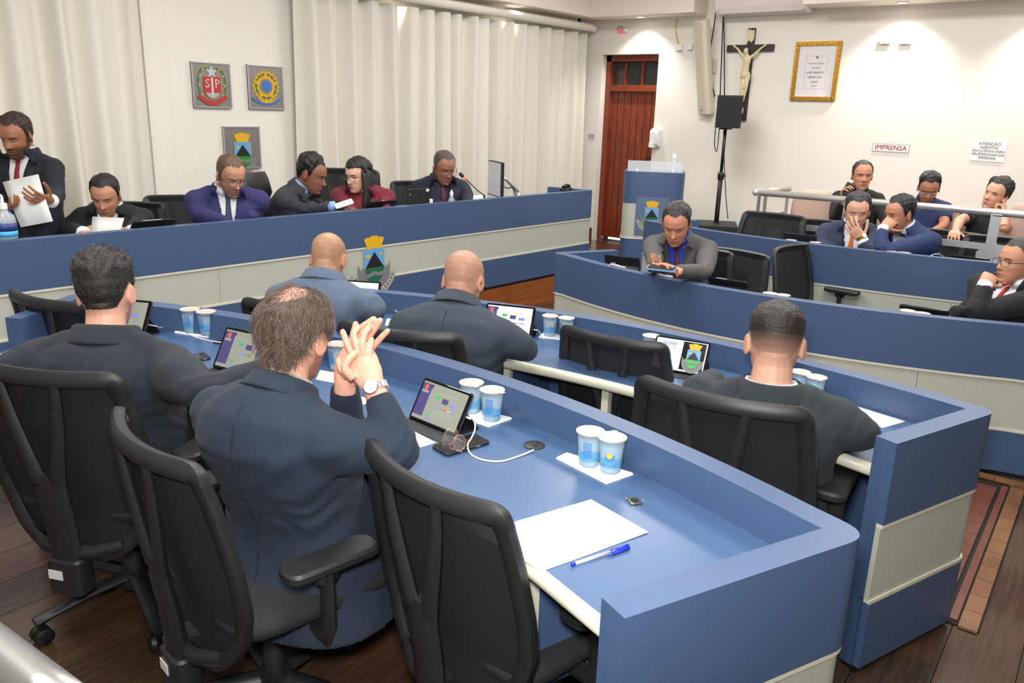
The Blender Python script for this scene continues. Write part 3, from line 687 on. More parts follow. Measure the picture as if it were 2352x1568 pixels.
    for k in arms:
        E, W, hk = arms[k]; pth = armpath(k)
        if bare: sleeve(mb, pth, [.05, .054, .046, .041, .041, .037, .027])
        else: sleeve(mb, [spine(.78)]+pth[1:-1]+[W if (hk is not None or extra) else E+(W-E)*.7], [.03, .03, .03, .028, .028, .026, .024], 8)
        if hk is not None: hk = dict(hk); hk.setdefault('s', hs); hand(mb, W, hk.pop('d', nrm(W-E)), hk.pop('n', -up), k, **hk)
    if extra: extra(mb)
    v, q = remesh(mb, voxb, 4, .5)
    l = (v-hc) @ np.stack([hrr, hf_, huu], 1)/hs
    ishead = (np.linalg.norm(l/np.array([.1, .125, .135]), axis=1) < 1.06)
    x, y, z = l[:, 0], l[:, 1], l[:, 2]; ax = np.abs(x); fr = smst(y, .02, .06)*ishead
    g = lambda a, s: np.exp(-(a/s)**2)
    zz = np.clip((.012-z)/.046, 0, 1); nose = .025*zz**1.25*g(x, .0085+.006*zz)*np.where(z < -.034, np.clip((z+.05)/.016, 0, 1), 1)*(z < .014)
    dy = nose-.0085*g(ax-.032, .015)*g(z-.001, .011)+.0045*g(ax-.032, .009)*g(z+.001, .007)+.004*g(ax-.028, .02)*g(z-.021, .007)+.0035*g(ax-.045, .016)*g(z+.028, .014)
    dy += .0052*g(x, .019)*g(z+.061, .005)+.0052*g(x, .017)*g(z+.0735, .005)-.004*g(x, .022)*g(z+.0672, .0026)-.003*g(x, .03)*g(z+.085, .006)+.005*g(x, .018)*g(z+.1, .01)
    v = v+hf_*(dy*fr*hs)[:, None]
    # ear bowl
    er = ishead*g(y+.012, .014)*g(z+.006, .02)*(ax > .079); v = v-np.sign(x)[:, None]*hrr*(er*.004)[:, None]
    col = np.tile(sk, (len(v), 1))
    rosy = (ishead*(g(ax-.08, .012)*g(y+.012, .03)*g(z, .04)*.5+fr*g(x, .02)*g(z+.03, .018)*.35+fr*g(ax-.045, .02)*g(z+.03, .02)*.25))[:, None]
    col = col*(1-rosy*np.array([.0, .18, .2])*1.2)
    lip = (fr*g(x, .021)*(g(z+.0625, .005)+g(z+.073, .005))).clip(0, 1)[:, None]*.75; col = col*(1-lip)+np.array(srgb(*mouth)[:3])*lip
    slit = (fr*g(x, .02)*g(z+.0675, .0025)*.6)[:, None]; col = col*(1-slit)
    hm = hair_mask(l, recede, hairlow, hmin); hm0 = hair_mask(l, recede, hairlow)
    if hair and scalp is None: scalp = (hairc, .8)
    if bald: bx, by, br = bald; crown = 1-smst(np.hypot(l[:, 0]-bx, l[:, 1]-by)+np.maximum(0, .075-l[:, 2])*1.2, br*.55, br)
    else: crown = np.zeros(len(v))
    if scalp is not None:
        w_ = (ishead*np.maximum(smst(hm0, -.012, .03)*scalp[1]*(smst(z, -.07, max(hmin, -.03)+.01) if hmin > -1 else 1), smst(hm, -.006, .012)*.95*(1 if hair else 0))*(1-crown*.85))[:, None]; col = col*(1-w_)+np.array(srgb(*scalp[0])[:3])*w_
    if beard:
        ang = np.degrees(np.arctan2(y+.012, ax+1e-6)); bm = ishead*smst(-z, .03, .05)*smst(y, -.005, .02)*(1-.85*g(x, .02)*g(z+.068, .009)); bm = np.maximum(bm, ishead*smst(ang, 5, 12)*(1-smst(ang, 26, 36))*smst(.01-z, 0, .02)*smst(z+.12, 0, .02)); bm *= 1-.0*z
        bm = np.maximum(bm, fr*g(x, .028)*g(z+.052, .007)); w_ = (bm.clip(0, 1)*beard*(.8+.2*np.sin(x*900)*np.sin(z*1100)))[:, None]; col = col*(1-w_)+np.array(srgb(*beardc)[:3])*w_
    body_o = qmesh('body', loc(v), q, M_SKIN, root, col)
    # ---- hair
    if hair:
        vn = vnormals(v, q); ok = ishead & (hm > 0) & (crown < .75)
        fq = q[ok[q].all(1)]
        idx = np.unique(fq); mp_ = -np.ones(len(v), int); mp_[idx] = np.arange(len(idx)); hv = v[idx]; hn = vn[idx]; hl = l[idx]
        th_ = (hside+(hthick-hside)*smst(hl[:, 2], .045, .095))*smst(hm[idx], 0, .045)*(1-crown[idx]*.97)+.0006
        ns = np.array([noise.noise(Vector(p)*55) for p in hl]); th_ = th_*(1+.35*ns)
        hv = hv+hn*(th_*hs)[:, None]; fq2 = mp_[fq]
        hv = smoothv(hv, fq2, 2, .4)
        ho = qmesh('hair', loc(hv), fq2, hair_mat('hair_%d_%d_%d' % hairc, hairc), root)
        if strands:
            rr = np.random.default_rng(11); fi = rr.integers(0, len(fq2), strands); w4 = rr.dirichlet((1, 1, 1, 1), strands)
            ro_ = (hv[fq2[fi]]*w4[:, :, None]).sum(1); nn = hn[fq2[fi, 0]]; tk = th_[fq2[fi, 0]]; ll = hl[fq2[fi, 0]]
            if bald:
                cq = q[(crown[q].min(1) > .25)]; nk = 700; fi = rr.integers(0, len(cq), nk); ro_ = np.concatenate([ro_, v[cq[fi, 0]]+vn[cq[fi, 0]]*.002]); nn = np.concatenate([nn, vn[cq[fi, 0]]]); tk = np.concatenate([tk, np.full(nk, hthick)]); ll = np.concatenate([ll, l[cq[fi, 0]]])
            S_ = MB(); vs = []; fs = []
            for i in range(len(ro_)):
                cr = nrm(-hf_*.5-huu*.9+hrr*(.5*np.sign(ll[i, 0]))+rr.normal(0, .35, 3)) if comb is None else comb(ll[i], hrr, hf_, huu, rr)
                ln_ = strand_len*(.5+.8*rr.random())*min(1, .4+tk[i]/max(hthick, 1e-4)); cr = nrm(cr-nn[i]*(cr@nn[i])*.9); d0 = nrm(nn[i]*lift+cr); d1 = nrm(nn[i]*(lift-.35)+cr); sd = nrm(np.cross(d0, rr.normal(0, 1, 3)))*.00055
                a = ro_[i]-nn[i]*.002; b = a+d0*ln_*.45; c = b+d1*ln_*.55; o_ = len(vs)
                vs += [a-sd, a+sd, b-sd*.8, b+sd*.8, c]; fs += [(o_, o_+1, o_+3, o_+2), (o_+2, o_+3, o_+4, o_+4)]
            me = bpy.data.meshes.new('hair_strands'); me.from_pydata([tuple(p) for p in loc(np.array(vs))], [], [tuple(dict.fromkeys(f)) for f in fs]); me.materials.append(mat('strand_%d_%d_%d' % hairc, tuple(int(c*1.35) for c in hairc), .45)); so = link('hair_strands', me, ho); so['kind'] = 'stuff'
    # ---- face details
    bv = BVHTree.FromPolygons([tuple(p) for p in v[::1]], q.tolist()) if (front and (brow or eyes)) else None
    def facept(fx, fz, off=.0):
        o = hc+(hrr*fx+huu*fz+hf_*.2)*hs; h = bv.ray_cast(Vector(o), Vector(-hf_))
        return (np.array(h[0]) if h[0] is not None else hc+(hrr*fx+huu*fz+hf_*.085)*hs)+hf_*off*hs
    if bv is not None:
        if brow:
            for sd in (-1, 1):
                m_ = MB(); m_.tube([facept(sd*bx_, bz_, .0012) for bx_, bz_ in ((.015, .0165), (.024, .0205), (.035, .022), (.046, .017))], [(.0016, .0022), (.0022, .0038), (.002, .0035), (.0008, .0016)], n=6, up=tuple(hf_)); lobj('eyebrow', m_, hair_mat('hair_%d_%d_%d' % hairc, hairc))
        if eyes and eyes < .45:
            for sd in (-1, 1):
                m_ = MB(); m_.tube([facept(sd*(.0315+dx), -.0045+.0028*(dx/.0135)**2, .0007) for dx in (-.0135, -.007, 0, .007, .0135)], [.0008, .0014, .0016, .0014, .0008], n=5); lobj('lash_line', m_, M_IRIS)
        elif eyes:
            for sd in (-1, 1):
                c = facept(sd*.0315, -.001, -.0035); m_ = MB()
                Mx = Matrix(np.stack([hrr, hf_, huu], 1).tolist()); m_.ball(tuple(c), (.0135*hs, .0055*hs, .0062*eyes*hs), 12, 8, Mx); eo = lobj('eye', m_, M_EYEW)
                m_ = MB(); m_.ball(tuple(c+hf_*.0022*hs-huu*.001), (.0058*hs, .0042*hs, .0055*eyes*hs), 10, 6, Mx); lobj('iris', m_, M_IRIS, eo)
                m_ = MB(); m_.tube([facept(sd*(.0315+dx), -.001+.0068*eyes*(1-(dx/.0135)**2)+.001, .0008) for dx in (-.0135, -.007, 0, .007, .0135)], .0013, n=5); lobj('lash_line', m_, M_IRIS, eo)
    if glasses:
        m_ = MB(); y0 = .101; gm = mat('glasses_%d_%d_%d' % glasses, glasses, .3)
        for sd in (-1, 1):
            lp = [hc+(hrr*(sd*.033+.025*math.copysign(abs(cos(a))**.7, cos(a)))+huu*(-.004+.0175*math.copysign(abs(sin(a))**.7, sin(a)))+hf_*(y0-.006*(abs(cos(a)) if sd*cos(a) > 0 else 0)))*hs for a in [2*pi*i/20 for i in range(21)]]
            m_.tube(lp, .0013*hs, n=6, caps=False)
            m_.tube([hc+(hrr*sd*.058+hf_*(y0-.006)+huu*.004)*hs, hc+(hrr*sd*.079+hf_*.06+huu*.005)*hs, hc+(hrr*sd*.08-hf_*.005+huu*.006)*hs, hc+(hrr*sd*.08-hf_*.03-huu*.012)*hs], .0018*hs, n=6)
        m_.tube([hc+(hrr*-.009+hf_*y0)*hs, hc+(hf_*(y0+.003)+huu*.003)*hs, hc+(hrr*.009+hf_*y0)*hs], .0016*hs, n=6)
        go = lobj('glasses', m_, gm)
        for sd in (-1, 1):
            m_ = MB(); m_.add([hc+(hrr*(sd*.033+.024*math.copysign(abs(cos(a))**.7, cos(a)))+huu*(-.004+.0165*math.copysign(abs(sin(a))**.7, sin(a)))+hf_*(y0-.002))*hs for a in [2*pi*i/16 for i in range(16)]], [tuple(range(16))]); lobj('lens', m_, M_LENS, go)
    # ---- clothes
    cm = cloth_mat('suit_%d_%d_%d' % jacket, jacket)
    mb = MB(); torso(mb)
    slv = 1.0
    for k in arms:
        pth = armpath(k)
        if kind == 'jacket':
            sleeve(mb, pth, [.06*wd, .069*wd, .061*wd, .053, .051, .046, .038]); mb.ball(tuple(SJ[k]), .070*wd, 14, 10)
            mb.tube([spine(.94), (spine(.9)+SJ[k])/2+tu*.018, SJ[k]], [.045, .062*wd, .062*wd], n=14)
        elif kind == 'shirt': sleeve(mb, pth, [.055*wd, .064*wd, .056*wd, .05, .048, .043, .035]); mb.tube([spine(.94), (spine(.9)+SJ[k])/2+tu*.014, SJ[k]], [.04, .056*wd, .058*wd], n=14); mb.ball(tuple(SJ[k]), .066*wd, 14, 10)
        else:
            E = pth[3]; s = SJ[k]; mb.tube([pth[0], s, s+(E-s)*.4, s+(E-s)*.72], [.06*wd, .066*wd, .062*wd, .062*wd], n=16); mb.tube([spine(.94), (spine(.9)+s)/2+tu*.012, s], [.04, .054*wd, .058*wd], n=14); mb.ball(tuple(SJ[k]), .064*wd, 14, 10)
    jv, jq = remesh(mb, voxj, 3, .6); jv = smoothv(jv, jq, 9, .55)
    # folds at elbows, armpits and waist
    jn = vnormals(jv, jq); dsp = np.zeros(len(jv)); nz = np.array([noise.noise(Vector(p)*7) for p in jv]); nz2 = np.array([noise.noise(Vector(p)*16+Vector((3, 1, 7))) for p in jv])
    for k in arms:
        E, W = arms[k][0], arms[k][1]; s = SJ[k]; a1 = nrm(E-s); a2 = nrm(W-E)
        dE = np.linalg.norm(jv-E, axis=1); dsp += .0032*fold*np.exp(-(dE/.09)**2)*np.sin(((jv-E) @ nrm(a1-a2))*120+nz*9)
        ap = s-tu*.10-(sr if k == 'R' else -sr)*.03; dA = np.linalg.norm(jv-ap, axis=1); dsp += .0055*fold*np.exp(-(dA/.12)**2)*np.sin(((jv-ap) @ nrm(-a1*.5+tu))*95+nz*8)
    tz = (jv-P) @ tu/L; dsp += .0022*fold*np.exp(-((tz-.3)/.2)**2)*np.sin(tz*38+nz*14)+.003*nz2+.004*nz
    jv = jv+jn*dsp[:, None]; jv = smoothv(jv, jq, 2, .4)
    jbv = BVHTree.FromPolygons([tuple(p) for p in jv], jq.tolist()); tb_ = MB(); torso(tb_); tbv = BVHTree.FromPolygons([tuple(p) for p in tb_.v], tb_.f)
    cu = nrm(N-chest); cf = nrm(np.cross(up if abs(cu[2]) > .2 else cu, sr)); cf = nrm(np.cross(cu, sr)); cf = -cf if cf @ f0 < 0 else cf
    c2 = lambda p: ((p-N) @ sr, (p-N) @ cf, (p-N) @ cu)
    def fmax(cen):                    # keep the neck opening off sleeves that pass before the chest
        out = np.full(len(cen), .30); cz_ = cen @ cu; cx_ = cen @ sr
        for i in np.nonzero((cz_ > -.6) & (np.abs(cx_) < .13) & (cen @ cf > -.02))[0]:
            h = tbv.ray_cast(Vector(N+sr*cx_[i]+cu*cz_[i]+cf*.6), Vector(-cf)); out[i] = ((np.array(h[0])-N) @ cf+.022) if h[0] is not None else .2
        return out
    def surf(bvh, cx, cz, off):
        o = N+sr*cx+cu*cz+cf*.6; h = bvh.ray_cast(Vector(o), Vector(-cf))
        return (np.array(h[0]) if h[0] is not None else N+sr*cx+cu*cz+cf*.1)+cf*off
    me = bpy.data.meshes.new('garment'); me.from_pydata([tuple(p) for p in jv], [], jq.tolist())
    shirt_m = cloth_mat('shirt_%d_%d_%d' % shirt, shirt, .03, .75, False)
    nm = {'jacket': 'jacket', 'polo': 'polo_shirt', 'tshirt': 'tee_shirt', 'shirt': 'shirt'}[kind]
    if kind == 'jacket' and front:
        bm = bmesh.new(); bm.from_mesh(me); B = V3(0, 0, -open_v)
        for sd in (-1, 1):
            a = N+sr*sd*.072+cu*.05; b = N-cu*open_v; pl = nrm(np.cross(nrm(a-b), cf))
            cen = np.array([f.calc_center_median() for f in bm.faces])-N; msk = (cen @ cf > -.02) & (cen @ cf < fmax(cen)) & (cen @ cu > -open_v-.02) & (np.abs(cen @ sr) < .12)
            bm.faces.ensure_lookup_table(); fc = [bm.faces[i] for i in np.nonzero(msk)[0]]
            ed = list({e for f in fc for e in f.edges}); vv = list({x for f in fc for x in f.verts})
            bmesh.ops.bisect_plane(bm, geom=fc+ed+vv, plane_co=Vector(b), plane_no=Vector(pl), dist=1e-5)
        bm.faces.ensure_lookup_table(); cen = np.array([f.calc_center_median() for f in bm.faces])-N; cz = cen @ cu
        kill = [bm.faces[i] for i in np.nonzero((cen @ cf > -.02) & (cen @ cf < fmax(cen)) & (cz > -open_v) & (np.abs(cen @ sr) < .072*(cz+open_v)/(open_v+.05)))[0]]
        bmesh.ops.delete(bm, geom=kill, context='FACES'); bm.to_mesh(me); bm.free()
    arr = np.empty(len(me.vertices)*3); me.vertices.foreach_get('co', arr); me.vertices.foreach_set('co', loc(arr.reshape(-1, 3)).astype(np.float32).ravel())
    me.polygons.foreach_set('use_smooth', [True]*len(me.polygons)); me.materials.append(cm); me.name = nm; me.update(); jo = link(nm, me, root)
    if kind == 'jacket':
        mb = MB(); torso(mb, .93, 1.0, -.01); sv, sq = remesh(mb, .014, 4, .5); sbv = BVHTree.FromPolygons([tuple(p) for p in sv], sq.tolist()); qmesh('shirt', loc(sv), sq, shirt_m, root)
    else: sbv = jbv
    nd = nrm(nb-N)
    def ringpts(rad, h, a0, a1, k, dip=0, fx=.0):
        out = []
        for i in range(k+1):
            a = radians(a0+(a1-a0)*i/k); fcs = sin(a)                     # a measured from person's right, 90 = front
            out.append(N+sr*cos(a)*rad[0]*wd+cf*(sin(a)*rad[1]*wd+fx)+cu*(h-dip*max(0, fcs)**2))
        return out
    if kind in ('jacket', 'shirt', 'polo'):
        # shirt collar: stand plus turned-down leaf
        k = 26; m_ = MB()
        lo = ringpts((.068, .066), -.004, 108, 432, k, .02); hi = ringpts((.062, .062), .042 if front else .03, 108, 432, k, .022, .004); fo = ringpts((.075, .074), .006, 104, 436, k, .03)
        m_.grid([lo, hi, fo]); o = lobj('collar', m_, shirt_m if kind == 'jacket' else cm, root if kind != 'jacket' else root); sm = o.modifiers.new('s', 'SOLIDIFY'); sm.thickness = .003
    if kind == 'jacket':
        k = 24; m_ = MB()
        lo = ringpts((.08, .074), -.02, 140, 400, k, 0); md = ringpts((.073, .071), .02+collar_up, 140, 400, k, 0); tp = ringpts((.07, .069), .029+collar_up, 140, 400, k, 0); fo = ringpts((.0765, .0755), .024+collar_up, 140, 400, k, 0); f2 = ringpts((.094, .088), -.016, 140, 400, k, 0); f3 = ringpts((.098, .091), -.024, 140, 400, k, 0)
        m_.grid([lo, md, tp, fo, f2, f3]); o = lobj('jacket_collar', m_, cm, jo); sm = o.modifiers.new('s', 'SOLIDIFY'); sm.thickness = .003
        if not front:
            pts = []
            for i in range(16):
                o_ = N+cu*(-.075-.03*i)-cf*.6; hq = jbv.ray_cast(Vector(o_), Vector(cf))
                if hq[0] is not None: pts.append(np.array(hq[0])-cf*.0002)
            if len(pts) > 3: m_ = MB(); m_.tube(pts, .0017, n=5); lobj('back_seam', m_, mat('seam_thread_dark', (20, 24, 30), .9), jo)
        if front:
            for sd in (-1, 1):
                rows = []
                for i in range(15):
                    t = i/14; cz = .045-(open_v+.045)*t; ex = .072*(1-t)+.002; wl = .03+.04*smst(np.array(t), .0, .35)*1.0-.068*smst(np.array(t), .38, 1.0); wl = max(.002, float(wl))
                    if .28 < t < .34: wl *= .72
                    rows.append([surf(tbv, sd*(ex+wl*j/5), cz-(.012*j/5), .0065+.004*sin(pi*j/5)) for j in range(6)])
                m_ = MB(); m_.grid(rows); o = lobj('lapel', m_, cm, jo); sm = o.modifiers.new('s', 'SOLIDIFY'); sm.thickness = .003
            if tie:
                rows = []; tl = open_v-.01
                for i in range(14):
                    t = i/13; cz = .008-tl*t; hw_ = .019-.006*smst(np.array(t), .06, .12)+.024*smst(np.array(t), .12, 1.0); rows.append([surf(sbv, float(hw_)*(2*j/4-1), cz, .006+.004*(1-abs(2*j/4-1))+(.006 if t < .1 else 0)) for j in range(5)])
                m_ = MB(); m_.grid(rows); tm = tie if not isinstance(tie, tuple) else cloth_mat('tie_%d_%d_%d' % tie, tie, .1, .6, False); o = lobj('tie', m_, tm); sm = o.modifiers.new('s', 'SOLIDIFY'); sm.thickness = .003
        if cuff:
            for k in arms:
                E, W, hk = arms[k]
                if hk is None: continue
                a = nrm(W-E); m_ = MB(); m_.tube([W-a*.035, W+a*.012], [.037, .0365], n=16); lobj('shirt_cuff', m_, shirt_m)
    # ---- legs
    mb = MB(); feet = []
    for s_ in (-1, 1):
        hp_ = P+r0*s_*.09*wd
        if pose == 'seated':
            kn = hp_+f0*thigh+r0*s_*.05-up*.03 if knee is None else knee[s_]; an = V3(kn[0], kn[1], z0+.09)+f0*.0
            kn[2] = min(kn[2], z0+.58)
        else: kn = hp_+(V3(hp_[0], hp_[1], z0)-hp_)*.5+f0*.02; an = V3(hp_[0], hp_[1], z0+.08)
        mb.tube([hp_-f0*.03, hp_, hp_+(kn-hp_)*.5, kn, kn+(an-kn)*.5, an], [.09, .1*wd, .088, .07, .062, .055], n=14); feet.append(an)
    mb.tube([P-up*.07, P, P+up*.08], [(.16*wd, .12), (.18*wd, .13), (.17*wd, .12)], n=16, up=tuple(f0))
    tv, tq = remesh(mb, trouser_voxel, 5, .5); qmesh('trousers', loc(tv), tq, cloth_mat('trousers_%d_%d_%d' % trousers, trousers, .08, .85, False), root)
    for an in feet:
        m_ = MB(); b = V3(an[0], an[1], z0)
        m_.tube([b-f0*.07+up*.045, b-f0*.02+up*.05, b+f0*.06+up*.042, b+f0*.13+up*.032, b+f0*.185+up*.026], [(.032, .04), (.036, .048), (.042, .04), (.044, .03), (.024, .018)], n=12, up=(0, 0, 1)); m_.tube([b-f0*.09+up*.006, b+f0*.05+up*.006, b+f0*.19+up*.006], [(.032, .006), (.044, .006), (.028, .006)], n=8, up=(0, 0, 1)); lobj('shoe', m_, M_SHOE)
    return root
# ------------------------------------------------------------------ who is in the room
A = at
def below(h, deg, back, z): return V3(h[0]-cos(radians(deg))*back, h[1]-sin(radians(deg))*back, z)
SIDE = dict(d=V3(.3, -.1, .1), n=V3(0, -.3, -1), curls=((30, 35, 20),), thumb=(15, 20))
REST = dict(curls=((30, 35, 20),), thumb=(15, 20))
# --- near desk: the balding man with clasped hands
h = A(680, 770, 2.1)
def clasp(mb):
    # interlaced fingers held up before the face: each finger drawn from knuckle to tip
    d0 = 2.06
    F = lambda pts, r0, r1, n=8: (mb.tube([A(x, y, d0+dd) for x, y, dd in pts], [1.1*(r0+(r1-r0)*i/(len(pts)-1)) for i in range(len(pts))], n=10), mb.ball(tuple(A(pts[-1][0], pts[-1][1], d0+pts[-1][2])), r1*1.1, 8, 6))
    # right hand (near): palm and back
    mb.tube([A(868, 912, d0-.04), A(858, 890, d0-.035), A(846, 862, d0-.03), A(832, 832, d0-.02), A(824, 812, d0-.012)], [(.029, .026), (.029, .026), (.039, .021), (.042, .019), (.038, .015)], n=14, up=tuple(-_F))
    # left hand (far): palm
    mb.tube([A(792, 902, d0+.07), A(792, 880, d0+.06), A(800, 850, d0+.045), A(812, 825, d0+.035), A(820, 806, d0+.03)], [(.029, .024), (.029, .023), (.04, .02), (.042, .018), (.038, .015)], n=14, up=tuple(-_F))
    # right-hand fingers fold over to the left hand's back
    F([(812, 818, -.02), (798, 790, -.012), (787, 762, .0)], .0092, .0075)
    F([(824, 814, -.026), (817, 788, -.03), (812, 766, -.03), (822, 752, -.012)], .0095, .008)
    F([(837, 815, -.028), (832, 788, -.034), (838, 764, -.03), (848, 752, -.01)], .0095, .008)
    F([(850, 826, -.026), (849, 800, -.028), (853, 780, -.018)], .009, .0075)
    # left-hand fingers stick out between them
    F([(812, 802, .03), (822, 772, .022), (835, 748, .012), (858, 733, .0)], .0092, .008)
    F([(826, 800, .03), (846, 775, .018), (862, 752, .006), (873, 736, -.004)], .0092, .0078)
    F([(842, 812, .028), (862, 790, .016), (878, 772, .004), (890, 760, -.002)], .0088, .007)
    F([(806, 792, .03), (812, 765, .03), (817, 744, .028)], .009, .0075)
    # thumbs
    F([(812, 868, -.04), (794, 850, -.05), (792, 838, -.052), (803, 822, -.052), (815, 812, -.05)], .012, .009)
    F([(800, 862, -.02), (783, 845, -.028), (778, 828, -.03)], .012, .009)
P8 = person('balding dark-haired man in a navy suit, back turned, hands clasped before his face', (214, 160, 136), h, 22, 10, (1.25, 1.65, .57), (25, 38, 54),
   {'R': (A(925, 1050, 1.99), A(868, 908, 2.025), None), 'L': (A(800, 985, 2.25), A(790, 890, 2.14), None)}, hp=14, hr=4, hs=1.06, wd=1.1, voxb=.0029, voxj=.0085, fold=1.5, front=False, brow=False, eyes=0, hair=True, hairc=(74, 62, 54), hthick=.008, hside=.014,
   bald=(-.01, -.045, .066), extra=clasp, strands=6500, strand_len=.045, lift=.3, hunch=.05, hem=.24, hemw=1.28, belly=.03, trousers=(26, 33, 46), beard=.7, beardc=(120, 70, 40), collar_up=-.005, hairlow=.02, scalp=((90, 72, 62), .6), cuff=False)
# --- near desk: dark-haired man at left
h = A(244, 672, 2.5)
P7 = person('man with dark cropped hair and faded nape in a dark suit at the near desk', (206, 156, 132), h, 46, 36, (1.19, 2.46, .56), (23, 31, 41),
   {'R': (A(465, 905, 2.26), A(610, 850, 2.42), None), 'L': (A(15, 850, 2.42), A(130, 800, 2.85), None)}, hp=8, hr=-2, hs=1.02, wd=1.2, hmin=-.045, voxb=.0034, voxj=.009, front=False, brow=False, eyes=0, hair=True, hairc=(36, 29, 27), hthick=.022, hside=.006, beard=.5, beardc=(60, 42, 35),
   scalp=((52, 40, 34), .9), strands=3800, strand_len=.024, comb=lambda l, r, f, u, g: nrm(f*.3+u*.6+r*.2*np.sign(l[0])+g.normal(0, .3, 3)), cuff=False, hunch=.02, collar_up=.004)
# --- second desk
h = A(754, 596, 3.55)
person('bald man in a light blue-grey jacket, back to the camera, at the second desk', (186, 138, 104), h, 34, 26, below(h, 26, .10, .52), (82, 97, 117),
   {'R': (A(868, 705, 3.35), A(800, 745, 3.75), None), 'L': (A(668, 700, 3.6), A(720, 720, 3.9), None)}, hp=26, hs=.98, wd=1.1, nup=.03, voxb=.004, front=False, brow=False, eyes=0, scalp=((120, 98, 80), .35), cuff=False, hunch=.03)
h = A(1064, 646, 3.28)
person('bald man in glasses and dark blue-grey jacket, back turned, elbow on the second desk', (190, 138, 112), h, 22, 24, below(h, 24, .12, .50), (46, 57, 68),
   {'R': (A(1218, 802, 3.16), A(1120, 792, 3.42), None), 'L': (A(945, 765, 3.25), A(1010, 775, 3.55), None)}, hp=26, hs=1.05, wd=1.16, nup=.022, voxb=.0038, front=False, brow=False, eyes=0, scalp=((125, 100, 86), .3), glasses=(20, 20, 22), cuff=False, hunch=.05, collar_up=.006)
h = A(1780, 790, 2.5)
person('man with shaved nape and dark top hair in a dark green-grey suit, back turned', (200, 152, 128), h, 20, 22, below(h, 22, .04, .50), (34, 43, 49),
   {'R': (A(1990, 998, 2.4), A(1900, 970, 2.7), None), 'L': (A(1598, 900, 2.5), A(1640, 870, 2.8), None)}, hp=14, hs=1.09, wd=1.2, voxb=.0034, voxj=.009, front=False, brow=False, eyes=0, hair=True, hairc=(38, 30, 26), hthick=.009, hside=.003, hmin=.03, scalp=((44, 35, 30), .95), strands=2200, strand_len=.014,
   comb=lambda l, r, f, u, g: nrm(u*.6+f*.4+g.normal(0, .3, 3)), cuff=False, hunch=.0)
# --- third desk
h = A(1554, 515, 4.95)
person('man in a grey suit and blue shirt looking down at his phone', (196, 132, 102), h, 196, 198, (4.78, 2.19, .50), (84, 82, 80),
   {'R': (A(1505, 605, 4.85), A(1500, 613, 4.52), dict(d=V3(-.1, -.9, .25), n=V3(-.3, -.2, -1), curls=((25, 45, 25), (20, 30, 15)), thumb=(20, 20))), 'L': (A(1620, 625, 4.75), A(1556, 622, 4.5), dict(d=V3(-.2, .95, .1), n=V3(-.1, 0, 1), curls=((25, 35, 20),), thumb=(10, 25)))}, hp=24, hs=1.05, wd=1.06, thigh=.3, cuff=False, shirt=(36, 62, 168), tie=(84, 36, 48), hair=True, hairc=(52, 48, 47), hthick=.018, hside=.008, eyes=.25, hunch=.02)
h = A(2336, 602, 4.35)
RS = mat('red_striped_tie', (170, 30, 42), .6)
_n = RS.node_tree; _w = _n.nodes.new('ShaderNodeTexWave'); _w.inputs['Scale'].default_value = 14; _w.bands_direction = 'DIAGONAL'; _t = _n.nodes.new('ShaderNodeTexCoord'); _n.links.new(_t.outputs['Object'], _w.inputs[0])
_r = _n.nodes.new('ShaderNodeValToRGB'); _r.color_ramp.elements[0].position = .78; _r.color_ramp.elements[0].color = srgb(168, 28, 42); _r.color_ramp.elements[1].position = .84; _r.color_ramp.elements[1].color = srgb(225, 190, 190); _n.links.new(_w.outputs[0], _r.inputs[0]); _n.links.new(_r.outputs[0], _n.nodes['Principled BSDF'].inputs['Base Color'])
person('man in glasses, black suit and red striped tie, chin resting on his fist', (196, 140, 110), h, 136, 158, (5.12, .52, .52), (24, 25, 28),
   {'L': (A(2235, 722, 4.15), A(2262, 655, 4.2), dict(d=nrm(A(2288, 612, 4.28)-A(2262, 655, 4.2)), n=V3(.1, .4, -1), curls=((75, 85, 50),), thumb=(35, 35))), 'R': (A(2300, 730, 4.55), A(2190, 715, 4.3), None)}, hp=-2, hs=1.03, wd=1.08, thigh=.3, shirt=(226, 230, 236), tie=RS, hair=True, hairc=(48, 44, 42), hthick=.014, hside=.007, glasses=(24, 34, 52), eyes=.7, open_v=.38)
# --- rear desk
h = A(1968, 486, 5.8)
person('man in a slate suit and orange tie covering his mouth with one hand', (210, 158, 132), h, 200, 192, (6.3, 1.62, .50), (48, 57, 80),
   {'L': (A(2000, 582, 5.55), A(1982, 553, 5.56), dict(d=nrm(A(1960, 524, 5.58)-A(1982, 553, 5.56)), n=V3(.9, .1, .3), curls=((14, 20, 12), (12, 16, 10), (10, 18, 10)), thumb=(5, 10), spread=7)), 'R': (A(1886, 562, 5.95), A(1918, 578, 5.85), None)}, hp=10, hs=1.06, wd=1.1, nup=.03, thigh=.12, shirt=(238, 238, 238), tie=(226, 118, 48), hair=True, hairc=(50, 48, 48), hthick=.022, hside=.009, eyes=.4, open_v=.4, sbear=196)
h = A(2066, 492, 5.72)
person('man in a royal-navy suit leaning left, chin propped on his hand, beside the orange tie', (190, 134, 106), h, 140, 150, (6.42, 1.16, .50), (36, 50, 92),
   {'L': (A(2022, 582, 5.5), A(2028, 525, 5.6), dict(d=nrm(A(2052, 503, 5.62)-A(2028, 525, 5.6)), n=V3(.2, .5, -.8), curls=((40, 60, 40),), thumb=(10, 10))), 'R': (A(2040, 580, 6.1), A(2022, 588, 5.95), None)}, hp=8, hs=1.07, wd=1.14, nup=.034, thigh=.15, shirt=(214, 222, 232), hair=True, hairc=(34, 30, 30), hthick=.018, hside=.01, eyes=.7, hunch=.02)
